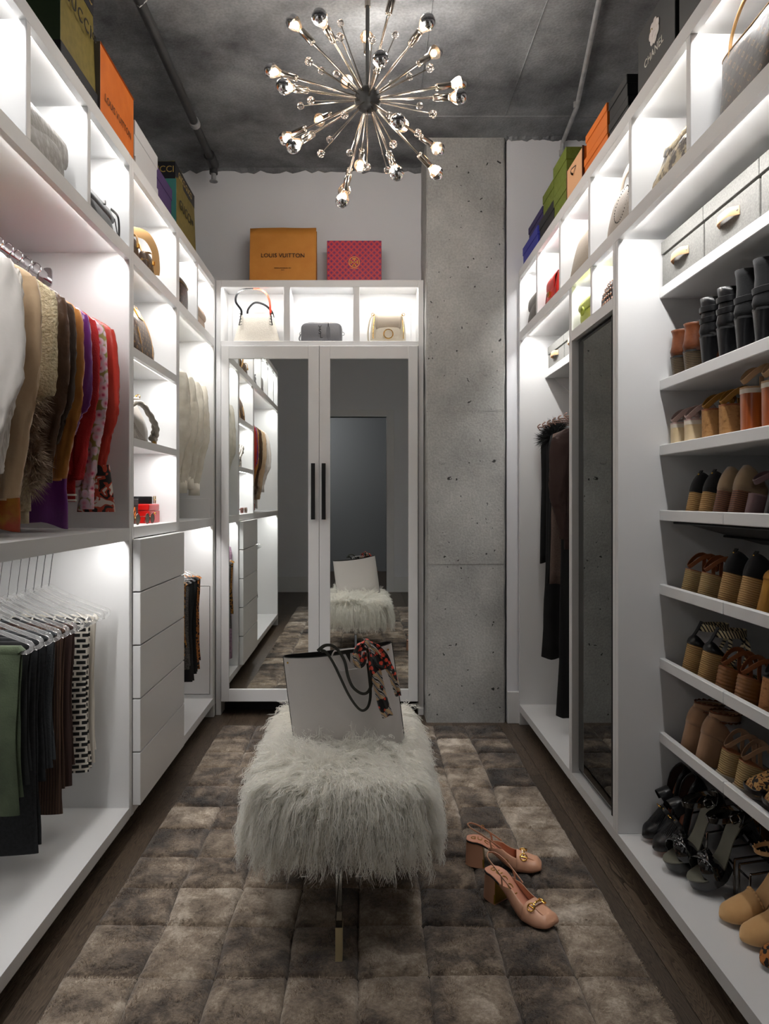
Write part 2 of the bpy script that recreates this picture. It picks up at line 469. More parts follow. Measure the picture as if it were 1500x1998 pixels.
def side_panel(root, s, y0, y1, z0, z1, xf=.84, xb=1.40, m='white'):
    P(root, 'side_panel', s*xf, s*xb, y0, y1, z0, z1, m)
def hshelf(root, s, y0, y1, z0, z1, xf=.84, xb=1.40, name='shelf'):
    """shelf with a deeper front rail that hides an LED strip"""
    P(root, name, s*(xf+.02), s*xb, y0, y1, z1-.02, z1, bevel=0)
    P(root, 'rail', s*xf, s*(xf+.02), y0, y1, z0, z1, bevel=0)

XL = .84
# ---- left, open hanging cabinet
A = thing('hanging_cabinet', 'white open hanging cabinet of jackets above and trousers below, cubbies on top', 'cabinet', (-1.12, 1.83, 0))
side_panel(A, -1, 1.06, 1.085, 0, ZT1); side_panel(A, -1, 2.564, 2.589, ZB0, ZT1)
P(A, 'back_panel', -1.40, -1.412, 1.06, 2.589, .07, ZT1)
for (z0, z1, nm) in ((ZB0, ZB1, 'bottom_shelf'), (1.066, 1.11, 'shelf'), (ZM0, ZM1, 'shelf'), (ZT0, ZT1, 'top_panel')):
    hshelf(A, -1, 1.085, 2.564, z0, z1, name=nm)
for y in (1.40, 1.795, 2.19):
    P(A, 'divider', -XL, -1.40, y-.0125, y+.0125, ZM1, ZT0)
for a, b in ((1.085,1.3875),(1.4125,1.7825),(1.8075,2.1775),(2.2025,2.564)):
    led(A, -.868, a+.01, b-.01, ZT1-.022)
led(A, -.868, 1.10, 2.55, ZM1-.022); led(A, -.868, 1.10, 2.55, 1.11-.022, w=.8)
P(A, 'toe_kick', -.93, -.945, 1.06, 2.589, 0, ZB0, 'matte_black')
def rod(root, x, z, y0, y1):
    o = MB().tube([(x, y0, z), (x, y1, z)], 1, 16, flat=(.015, .009), up=(0,0,1)).build('clothes_rod', 'chrome', root, world=True)
    for y in (y0, y1):
        s = 1 if y == y0 else -1
        f = MB().tube([(x, y, z), (x, y+.008*s, z)], 1, 16, flat=(.034, .017), up=(0,0,1)).build('rod_flange', 'chrome', o)
        f.matrix_parent_inverse = Matrix.Identity(4)
rod(A, -1.13, 2.005, 1.085, 2.564); rod(A, -1.09, 1.058, 1.085, 2.564)

# ---- left, drawer tower
B = thing('drawer_tower', 'white drawer tower with five plain drawers under three bag shelves', 'cabinet', (-1.12, 2.9, 0))
side_panel(B, -1, 2.589, 2.614, .07, ZT1); side_panel(B, -1, 3.207, 3.232, .07, ZT1)
P(B, 'back_panel', -1.40, -1.412, 2.589, 3.232, .07, ZT1)
for (z0, z1, nm) in ((1.735, 1.768, 'shelf'), (1.407, 1.437, 'shelf'), (1.072, 1.113, 'shelf'), (ZM0, ZM1, 'shelf'), (ZT0, ZT1, 'top_panel')):
    hshelf(B, -1, 2.614, 3.207, z0, z1, name=nm)
for z in (ZT1, ZM1, 1.768, 1.437):
    led(B, -.868, 2.63, 3.19, z-.022, w=.9)
dh = (1.071-.105)/5
for k in range(5):
    z0 = .105 + dh*k
    d = P(B, 'drawer', -.81, -.838, 2.594, 3.225, z0+.0025, z0+dh-.0025, 'white', .0015)
    mb = MB(); mb.box(-1.36, -.838, 2.63, 3.19, z0+.03, z0+dh-.03)
    o = mb.build('drawer_box', 'white', d, smooth=False); o.matrix_parent_inverse = Matrix.Identity(4)
P(B, 'bottom_panel', -.84, -1.4, 2.614, 3.207, .072, .10)
P(B, 'toe_kick', -.93, -.945, 2.589, 3.232, 0, .07, 'matte_black')

# ---- left, corner hanging cabinet
C = thing('corner_hanging_cabinet', 'white narrow hanging cabinet between drawer tower and mirrored doors', 'cabinet', (-1.12, 3.64, 0))
side_panel(C, -1, 3.232, 3.257, ZB0, ZT1); side_panel(C, -1, 4.0, 4.036, 0, ZT1)
P(C, 'back_panel', -1.40, -1.412, 3.232, 4.036, .07, ZT1)
for (z0, z1, nm) in ((ZB0, ZB1, 'bottom_shelf'), (1.066, 1.11, 'shelf'), (ZM0, ZM1, 'shelf'), (ZT0, ZT1, 'top_panel')):
    hshelf(C, -1, 3.257, 4.0, z0, z1, name=nm)
P(C, 'divider', -XL, -1.40, 3.6, 3.625, ZM1, ZT0)
led(C, -.868, 3.27, 3.59, ZT1-.022); led(C, -.868, 3.64, 3.99, ZT1-.022)
led(C, -.868, 3.27, 3.99, ZM1-.022); led(C, -.868, 3.27, 3.99, 1.11-.022, w=.8)
P(C, 'toe_kick', -.93, -.945, 3.232, 4.036, 0, ZB0, 'matte_black')
rod(C, -1.13, 2.005, 3.257, 4.0); rod(C, -1.03, 1.05, 3.257, 4.0)
P(C, 'access_panel', -.86, -1.36, 3.982, 3.992, .134, .731)
for (xa, xb_, za, zb) in ((-.842, -1.40, .7345, 1.066), (-.842, -1.40, .11, .1305), (-.842, -.8565, .1305, .7345), (-1.3635, -1.40, .1305, .7345)):
    P(C, 'side_lining', xa, xb_, 3.982, 3.9998, za, zb, bevel=0)
P(C, 'skirting_block', -.86, -1.36, 3.985, 3.9985, 1.11, 1.22, 'white')

# ---- back, mirrored cabinet
M_ = thing('mirrored_cabinet', 'white wardrobe with two tall mirrored doors and three cubbies on top', 'cabinet', (-.25, 4.15, 0))
yb = 4.262
x0, x1 = -.838, .333
P(M_, 'side_panel', x0, x0+.03, 4.04, yb, 0, ZT1); P(M_, 'side_panel', x1-.03, x1, 4.04, yb, 0, ZT1)
P(M_, 'back_panel', x0, x1, yb-.012, yb, .07, ZT1)
for (z0, z1, nm) in ((ZT0+.004, ZT1, 'top_panel'), (2.078, 2.107, 'shelf')):
    P(M_, nm, x0+.03, x1-.03, 4.06, yb-.012, z1-.02, z1); P(M_, 'rail', x0+.03, x1-.03, 4.04, 4.06, z0, z1)
P(M_, 'bottom_shelf', x0+.03, x1-.03, 4.06, yb-.012, .085, .10)
for xx in (-.437, -.046):
    P(M_, 'divider', xx-.018, xx+.018, 4.04, yb-.012, 2.107, ZT0+.004)
for a, b in ((-.80, -.46), (-.41, -.07), (-.022, .297)):
    led(M_, 4.068, a, b, ZT1-.022, 'X')
P(M_, 'inset_panel', x0+.06, x1-.06, yb-.022, yb-.013, 2.14, 2.37)
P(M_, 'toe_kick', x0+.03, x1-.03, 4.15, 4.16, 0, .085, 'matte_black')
def mdoor(a, b, ma, mb_, hx):
    z0, z1, mz0, mz1 = .086, 2.072, .155, 2.0
    d = P(M_, 'door', a, b, 4.016, 4.024, z0, z1)
    def sub(nm, X0, X1, Y0, Y1, Z0, Z1, m='white', bv=.0015):
        o = MB().box(X0, X1, Y0, Y1, Z0, Z1).build(nm, m, d, smooth=False, bevel=bv, seg=1); o.matrix_parent_inverse = Matrix.Identity(4); return o
    for (p, q, r, s_, nm) in ((a, ma, z0, z1, 'stile'), (mb_, b, z0, z1, 'stile'), (ma, mb_, mz1, z1, 'top_rail'), (ma, mb_, z0, mz0, 'bottom_rail')):
        sub(nm, p, q, 4.004, 4.036, r, s_)
    sub('mirror', ma-.001, mb_+.001, 4.0125, 4.0155, mz0-.001, mz1+.001, 'mirror', 0)
    h = sub('handle', hx-.011, hx+.011, 3.972, 3.984, 1.103, 1.415, 'black', .001)
    for zz in (1.13, 1.39): sub('handle_post', hx-.006, hx+.006, 3.984, 4.004, zz-.006, zz+.006, 'black', 0)
mdoor(-.800, -.2535, -.757, -.314, -.2855)
mdoor(-.2515, .298, -.192, .245, -.2265)

# ---- right side
XR = .835
T = thing('cubby_row', 'long white row of lit cubbies above the right side cabinets', 'cabinet', (1.12, 2.47, 2.07))
ys = [1.03, 1.44, 1.851, 2.257, 2.668, 3.07, 3.482, 3.875]
for k, y in enumerate(ys):
    P(T, 'divider', XR, 1.40, y-.0125, y+.0125, ZM1 if 0 < k < 7 else ZM0, ZT0 if 0 < k < 7 else ZT1)
P(T, 'back_panel', 1.40, 1.412, 1.02, 3.887, ZM0, ZT1)
hshelf(T, 1, 1.0425, 3.8625, ZM0, ZM1, XR); hshelf(T, 1, 1.0425, 3.8625, ZT0, ZT1, XR, name='top_panel')
for a, b in zip(ys, ys[1:]): led(T, .863, a+.025, b-.025, ZT1-.022)

R1 = thing('long_hanging_cabinet', 'white tall hanging cabinet with long dark dresses beside the concrete column', 'cabinet', (1.12, 3.4, 0))
side_panel(R1, 1, 3.8625, 3.8875, 0, ZM0, XR); side_panel(R1, 1, 2.912, 2.93, ZB0, ZM0, XR)
P(R1, 'back_panel', 1.40, 1.412, 2.912, 3.8875, .07, ZM0)
hshelf(R1, 1, 2.93, 3.8625, ZB0, ZB1, XR, name='bottom_shelf')
P(R1, 'shelf', .97, 1.40, 2.93, 3.8625, 1.866, 1.905)
led(T, .863, 2.95, 3.845, ZM1-.022, w=1.0)
P(R1, 'toe_kick', .93, .945, 2.912, 3.8875, 0, ZB0, 'matte_black')
def rod2(root, x, z, y0, y1):
    rod(root, x, z, y0, y1)
rod2(R1, 1.13, 1.665, 2.93, 3.8625)
# angled shelf bracket under the box shelf
MB().prism([(1.02, 1.866), (1.40, 1.866), (1.40, 1.50)], 3.845, 3.8625).build('shelf_bracket', 'white', R1, smooth=False, world=True)

R2 = thing('mirror_panel_cabinet', 'narrow white cabinet with tall black framed pull-out mirror and two small cubbies', 'cabinet', (1.12, 2.65, 0))
side_panel(R2, 1, 2.893, 2.911, .11, ZM0, XR, m='white'); side_panel(R2, 1, 2.39, 2.415, .11, ZM0, XR)
P(R2, 'back_panel', 1.40, 1.412, 2.39, 2.911, .07, ZM0)
hshelf(R2, 1, 2.415, 2.893, 1.852, 1.892, XR)
P(R2, 'divider', XR, 1.40, 2.634, 2.656, 1.892, ZM0)
hshelf(R2, 1, 2.39, 2.911, ZB0, ZB1, XR, name='bottom_shelf')
P(R2, 'toe_kick', .93, .945, 2.39, 2.911, 0, ZB0, 'matte_black')
led(T, .863, 2.43, 2.625, ZM1-.022); led(T, .863, 2.665, 2.885, ZM1-.022)
md = P(R2, 'mirror_door', .862, .885, 2.42, 2.885, .125, 1.848, 'black')
def sub2(nm, x0, x1, y0, y1, z0, z1, m):
    o = MB().box(x0, x1, y0, y1, z0, z1).build(nm, m, md, smooth=False, bevel=.001, seg=1); o.matrix_parent_inverse = Matrix.Identity(4)
sub2('mirror', .8595, .8618, 2.44, 2.882, .135, 1.845, 'tinted_mirror')
sub2('frame_edge', .850, .866, 2.42, 2.44, .125, 1.848, 'black')
sub2('pull_bar', .846, .852, 2.452, 2.462, .13, 1.84, 'matte_black')

R3 = thing('shoe_cabinet', 'white shoe cabinet with six shelves of heels and wedges', 'cabinet', (1.12, 1.7, 0))
side_panel(R3, 1, 1.03, 1.055, 0, ZM0, XR)
P(R3, 'side_panel', XR, 1.40, 2.365, 2.389, .11, ZM0)
P(R3, 'back_panel', 1.40, 1.412, 1.03, 2.389, .07, ZM0)
hshelf(R3, 1, 1.055, 2.389, ZB0, ZB1, XR, name='bottom_shelf')
P(R3, 'toe_kick', .93, .945, 1.03, 2.389, 0, ZB0, 'matte_black')
led(T, .863, 1.07, 2.35, ZM1-.022, w=1.1)
XS = .972
SH_FLAT = [1.908, 1.605, 1.391]
SH_TILT = [1.1775, .934, .691, .447]
for z in SH_FLAT:
    P(R3, 'shelf', XS, 1.40, 1.055, 2.365, z-.034, z, bevel=.002)
TILT = R(15)
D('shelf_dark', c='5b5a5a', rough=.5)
for z in SH_TILT:
    for (a, b) in ((1.947, 2.365), (1.055, 1.944)):
        P(R3, 'shelf_lip', XS, XS+.018, a, b, z-.034, z, bevel=.002)
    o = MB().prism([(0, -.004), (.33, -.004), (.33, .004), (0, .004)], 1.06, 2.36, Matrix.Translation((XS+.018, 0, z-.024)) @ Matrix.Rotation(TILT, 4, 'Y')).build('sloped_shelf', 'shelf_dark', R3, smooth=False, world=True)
    for q in (.03, .2):
        MB().tube([(XS+.018+q*math.cos(TILT), 1.06, z-.034-q*math.sin(TILT)), (XS+.018+q*math.cos(TILT), 2.36, z-.034-q*math.sin(TILT))], .004, 8).build('shoe_bar', 'black', R3, world=True)
# ---------------------------------------------------------------- chandelier
D('filament', c='ffd6a8', rough=.2, em=BULB)
D('bulb_glass', c='fff1e0', rough=.06, trans=.9, ior=1.2)
D('crystal', c='fff6ee', rough=.03, trans=1, ior=1.5)
D('nickel', c='b9b0a5', rough=.16, metal=1)
HUB = Vector((.0117, 2.74, 2.739))
CS = 1.245
ch = thing('sputnik_chandelier', 'sputnik chandelier with black hub, nickel rods, silver-tipped bulbs and crystal balls', 'chandelier', HUB, scale=CS)
D('hub_black', c='0b0b0c', rough=.5)
MB().sphere((0,0,0), .041, 28, 18).build('hub', 'hub_black', ch)
MB().tube([(0,0,.03), (0,0,(CZ-HUB.z)/CS)], .0062, 12).build('stem', 'pipe_black', ch)
MB().tube([(0,0,.285), (0,0,.325)], .009, 12).build('stem_coupling', 'nickel', ch)
MB().lathe([(.026,-.022),(.03,-.012),(.03,0)], 24, Matrix.Translation((0,0,(CZ-HUB.z)/CS))).build('canopy', 'pipe_black', ch)
BUL = [(-.73,-.178,.66),(-.426,-.871,.244),(.529,-.815,.237),(-.008,.424,.906),(.108,-.976,-.189),(.712,.265,.65),(-.961,-.03,.275),(-.773,-.598,-.211),(-.229,.75,.621),(.951,.165,.262),(.862,-.455,-.224),(-.538,.812,.228),(-.88,.448,-.16),(-.716,-.32,-.621),(.27,-.744,-.612),(.407,.89,.204),(.772,.603,-.2),(.732,.381,-.564),(-.082,.975,-.208),(-.257,.763,-.593),(-.257,.14,-.956),(.277,-.346,-.897),(.263,-.572,.777)]
CRY = [(-.333,.007,.943),(-.305,-.938,.162),(.043,-.994,.099),(.349,.192,.917),(.702,-.711,-.037),(.551,.563,.616),(.313,.723,.615),(-.661,-.75,.013),(-.593,.482,.645),(-.407,.608,.682),(-.646,-.662,-.38),(-.864,.469,.186),(.687,.664,.294),(.757,-.486,-.437),(-.262,-.762,-.592),(-.506,.861,-.055),(-.554,-.267,-.788),(-.238,.953,-.188),(-.008,-.285,-.958),(.267,.838,-.477),(.294,-.52,-.802),(.582,-.482,-.654)]
def dirM(v):
    z = Vector(v).normalized(); x = z.orthogonal().normalized(); y = z.cross(x)
    return Matrix(((x.x,y.x,z.x,0),(x.y,y.y,z.y,0),(x.z,y.z,z.z,0),(0,0,0,1)))
arm0 = None
RB = .30
_parts = [('rod', [(.0038,.035),(.0038,RB-.07),(.0038,RB-.068)], 'nickel', 8),
          ('socket', [(.0065,RB-.078),(.0095,RB-.076),(.0105,RB-.07),(.0105,RB-.028),(.009,RB-.026)], 'nickel', 14),
          ('bulb_neck', [(.0085,RB-.026),(.010,RB-.022),(.0165,RB-.010),(.0205,RB-.002),(.0215,RB+.004)], 'bulb_glass', 18),
          ('filament', [(.001,RB-.018),(.0065,RB-.012),(.009,RB-.004),(.0065,RB+.002),(.001,RB+.004)], 'filament', 10),
          ('bulb_tip', [(.0215,RB+.004),(.0205,RB+.013),(.017,RB+.020),(.010,RB+.0255),(.002,RB+.0275)], 'chrome', 18)]
_m = {}
for nm, prof, m, n in _parts:
    me = MB().lathe(prof, n).mesh(nm, angle=50); me.materials.append(MAT(m)); _m[nm] = me
for v in BUL:
    r = bpy.data.objects.new('rod', _m['rod']); COL.objects.link(r); r.parent = ch; r.matrix_local = dirM(v)
    for nm in ('socket', 'filament', 'bulb_neck', 'bulb_tip'):
        o = bpy.data.objects.new(nm, _m[nm]); COL.objects.link(o); o.parent = r
me_r = MB().lathe([(.0018,.035),(.0018,.243)], 6).mesh('crystal_rod'); me_r.materials.append(MAT('nickel'))
me_c = MB().sphere((0,0,.25), .0115, 14, 10).mesh('crystal_ball'); me_c.materials.append(MAT('crystal'))
for v in CRY:
    r = bpy.data.objects.new('crystal_rod', me_r); COL.objects.link(r); r.parent = ch; r.matrix_local = dirM(v)
    o = bpy.data.objects.new('crystal_ball', me_c); COL.objects.link(o); o.parent = r
# light of the bulbs: one small lamp at each bulb's glass
for v in BUL:
    d_ = Vector(v).normalized(); p_ = d_*RB + d_.orthogonal().normalized()*.028; w_ = HUB + p_*CS
    ld = bpy.data.lights.new('bulb_light', 'POINT'); ld.energy = BULB_W; ld.shadow_soft_size = .02; ld.color = (1, .94, .87)
    lo = bpy.data.objects.new('bulb_light' if 976-1400*(w_.z-1.21)/w_.y > 0 else 'bulb_light_offscreen', ld); COL.objects.link(lo); lo.parent = ch; lo.location = p_

# ---------------------------------------------------------------- rug of fur patches
def fur_rug_custom(use_attr):
    def f(m, nt, N, L, b, mp):
        n1 = N.new('ShaderNodeTexNoise'); n1.inputs['Scale'].default_value = 9; n1.inputs['Detail'].default_value = 6; n1.inputs['Roughness'].default_value = .6
        n1.inputs['Distortion'].default_value = .5
        L.new(mp.outputs[0], n1.inputs['Vector'])
        n3 = N.new('ShaderNodeTexNoise'); n3.inputs['Scale'].default_value = 3.2; n3.inputs['Detail'].default_value = 3
        L.new(mp.outputs[0], n3.inputs['Vector'])
        n2 = N.new('ShaderNodeTexNoise'); n2.inputs['Scale'].default_value = 110; n2.inputs['Detail'].default_value = 6; n2.inputs['Roughness'].default_value = .75
        L.new(mp.outputs[0], n2.inputs['Vector'])
        if use_attr:
            at = N.new('ShaderNodeAttribute'); at.attribute_name = 'tone'; tone = at.outputs['Fac']
        else:
            oi = N.new('ShaderNodeObjectInfo'); sp = N.new('ShaderNodeSeparateColor'); L.new(oi.outputs['Color'], sp.inputs[0]); tone = sp.outputs[0]
        def ma(op, a, c):
            q = N.new('ShaderNodeMath'); q.operation = op
            for k, z in enumerate((a, c)):
                if isinstance(z, (int, float)): q.inputs[k].default_value = z
                else: L.new(z, q.inputs[k])
            return q.outputs[0]
        # value = .33*tone + .75*n1 + .35*n3 + .5*n2 - offset
        v = ma('ADD', ma('MULTIPLY', tone, .5), ma('MULTIPLY', n1.outputs[0], 1.4))
        v = ma('ADD', v, ma('MULTIPLY', n3.outputs[0], .5)); v = ma('ADD', v, ma('MULTIPLY', n2.outputs[0], .75))
        v = ma('SUBTRACT', v, 1.13)
        r = N.new('ShaderNodeValToRGB'); cr = r.color_ramp
        cr.elements[0].position = .08; cr.elements[0].color = srgb('241d18')
        cr.elements[1].position = .95; cr.elements[1].color = srgb('ded2c2')
        e = cr.elements.new(.35); e.color = srgb('5c4e42'); e = cr.elements.new(.62); e.color = srgb('998875')
        L.new(v, r.inputs[0])
        L.new(r.outputs[0], b.inputs['Base Color'])
        if not use_attr:
            bp = N.new('ShaderNodeBump'); bp.inputs['Strength'].default_value = .8; bp.inputs['Distance'].default_value = .008
            L.new(n2.outputs[0], bp.inputs['Height']); L.new(bp.outputs[0], b.inputs['Normal'])
    return f
D('rug_fur', rough=.85, spec=.15, sheen=.3, custom=fur_rug_custom(False))
D('rug_pile', rough=.8, spec=.2, sheen=.2, custom=fur_rug_custom(True))
D('rug_back', c='2b2622', rough=.95)
rug = thing('fur_patch_rug', 'brown grey patchwork sheepskin rug on the dark oak floor', 'rug', (-.015, 1.9, 0))
RX0, RX1, RY0, RY1 = -.752, .722, .0, 3.80
MB().box(RX0+.006, RX1-.006, RY0+.006, RY1-.006, .0005, .008).build('backing', 'rug_back', rug, smooth=False, world=True)
rng = np.random.default_rng(7)
cols, rows = 8, 19
cx = np.linspace(RX0, RX1, cols+1); ry = np.linspace(RY0, RY1, rows+1)
cx[1:-1] += rng.uniform(-.008, .008, cols-1); ry[1:-1] += rng.uniform(-.014, .014, rows-1)
node = np.zeros((rows+1, cols+1, 2))
for j in range(rows+1):
    for i in range(cols+1):
        node[j, i] = (cx[i] + (rng.uniform(-.008, .008) if 0 < i < cols else rng.uniform(-.005, .005)), ry[j] + (rng.uniform(-.008, .008) if 0 < j < rows else rng.uniform(-.004, .004)))
tones = rng.uniform(0, 1, (rows, cols))
def rug_h(u, v):
    e = min(u, 1-u, v, 1-v)
    return .008 + .015*min(1, (e/.09))**.5
KP = 10
for j in range(rows):
    for i in range(cols):
        a, b_, c, d = node[j,i], node[j,i+1], node[j+1,i+1], node[j+1,i]
        vs_ = []
        us = [0, .03, .08, .2, .35, .5, .65, .8, .92, .97, 1]
        for v in us:
            for u in us:
                p = a*(1-u)*(1-v) + b_*u*(1-v) + c*u*v + d*(1-u)*v
                jx = mnoise.noise(Vector((p[0]*60, p[1]*60, 3)))*.0035; jy = mnoise.noise(Vector((p[0]*60, p[1]*60, 9)))*.0035
                z = rug_h(u, v) + .004*mnoise.noise(Vector((p[0]*22, p[1]*22, 0))) + .002*mnoise.noise(Vector((p[0]*70, p[1]*70, 1)))
                if u in (0, 1) or v in (0, 1): z = .0075
                vs_.append((p[0]+jx, p[1]+jy, z))
        n = len(us)
        fs = [(r*n+q, r*n+q+1, (r+1)*n+q+1, (r+1)*n+q) for r in range(n-1) for q in range(n-1)]
        o = MB().add(vs_, fs).build('fur_patch', 'rug_fur', rug, angle=180, world=True)
        o.color = (tones[j,i],)*3 + (1,)
# short pile: fine leaning fibres (one mesh)
NB = 220000
yy = RY0 + (RY1-RY0)*rng.uniform(.36, 1, NB); xx = rng.uniform(RX0+.003, RX1-.003, NB)
ii = np.clip(np.searchsorted(cx, xx)-1, 0, cols-1); jj = np.clip(np.searchsorted(ry, yy)-1, 0, rows-1)
uu = (xx-cx[ii])/(cx[ii+1]-cx[ii]); vv = (yy-ry[jj])/(ry[jj+1]-ry[jj])
ed = np.minimum.reduce([uu, 1-uu, vv, 1-vv])
keep = ed > .022; xx, yy, ii, jj, ed = xx[keep], yy[keep], ii[keep], jj[keep], ed[keep]; NB = len(xx)
hz = .006 + .0155*np.minimum(1, np.maximum(ed, 0)/.09)**.5
nap = rng.uniform(0, 2*np.pi, (rows, cols))
ang = nap[jj, ii]*.35 + np.sin(xx*23+yy*17)*1.4 + np.cos(xx*11-yy*29)*1.2 + rng.normal(0, .7, NB)
ln = rng.uniform(.006, .011, NB)*(.4+.6*np.minimum(1, np.maximum(ed,0)/.1))
dx, dy = np.cos(ang)*ln, np.sin(ang)*ln; dz = ln*rng.uniform(.15, .75, NB)
w = rng.uniform(.0005, .0009, NB); wx, wy = -np.sin(ang)*w, np.cos(ang)*w
V = np.empty((NB, 3, 3))
V[:,0] = np.stack([xx-wx, yy-wy, hz], 1); V[:,1] = np.stack([xx+wx, yy+wy, hz], 1); V[:,2] = np.stack([xx+dx, yy+dy, hz+dz], 1)
def raw_mesh(name, V, F):
    me = bpy.data.meshes.new(name)
    nv, nf, k = len(V), len(F), F.shape[1]
    me.vertices.add(nv); me.vertices.foreach_set('co', V.astype(np.float32).ravel())
    me.loops.add(nf*k); me.loops.foreach_set('vertex_index', F.astype(np.int32).ravel())
    me.polygons.add(nf); me.polygons.foreach_set('loop_start', np.arange(0, nf*k, k, dtype=np.int32))
    me.update(calc_edges=True)
    return me
me = raw_mesh('pile', V.reshape(-1, 3), np.arange(NB*3).reshape(NB, 3))
at = me.attributes.new('tone', 'FLOAT', 'POINT')
at.data.foreach_set('value', np.repeat(tones[jj, ii] + rng.normal(0, .2, NB), 3).astype(np.float32))
me.materials.append(MAT('rug_pile'))
pile = bpy.data.objects.new('pile', me); COL.objects.link(pile); pile.parent = rug
pile.matrix_parent_inverse = Matrix.Translation(-rug.location); pile['kind'] = 'stuff'

# ---------------------------------------------------------------- bench with long curly white fur
D('wool', c='fefcf6', rough=.7, spec=.3, sheen=.8, translucent=.5)
D('wool_core', c='e9e3d4', rough=.9)
BX, BY0, BY1, BZ = -.066, 1.915, 2.635, .435
bench = thing('fur_bench', 'white curly sheepskin bench on a clear acrylic base', 'bench', (BX, 2.275, .02))
hw = .215
mb = MB(); rings = []
for (ins, z) in ((.03, .335), (.006, .345), (0, .365), (0, .405), (.012, .428), (.045, BZ)):
    ring = []
    for k in range(48):
        a = 2*math.pi*k/48; ca, sa = math.cos(a), math.sin(a); e = .28
        ring.append((BX + math.copysign(abs(ca)**e, ca)*(hw-ins), 2.275 + math.copysign(abs(sa)**e, sa)*(.36-ins), z))
    rings.append(ring)
mb.loft(rings).build('seat_cushion', 'wool_core', bench, world=True)
# acrylic cross base
FZ = .02
MB().box(BX-.009, BX+.009, 1.845, 2.70, FZ+.09, .336).build('long_plate', 'acrylic', bench, smooth=False, bevel=.001, world=True)
MB().box(BX-.15, BX+.15, 2.262, 2.280, FZ+.001, .336).build('cross_plate', 'acrylic', bench, smooth=False, bevel=.001, world=True)
D('gold_foot', c='d6c79c', rough=.35, metal=.5)
for (a, b_) in ((1.845, 1.90), (2.645, 2.70)):
    MB().box(BX-.0092, BX+.0092, a, b_, .014, FZ+.09).build('brass_foot', 'gold_foot', bench, smooth=False, bevel=.001, world=True)
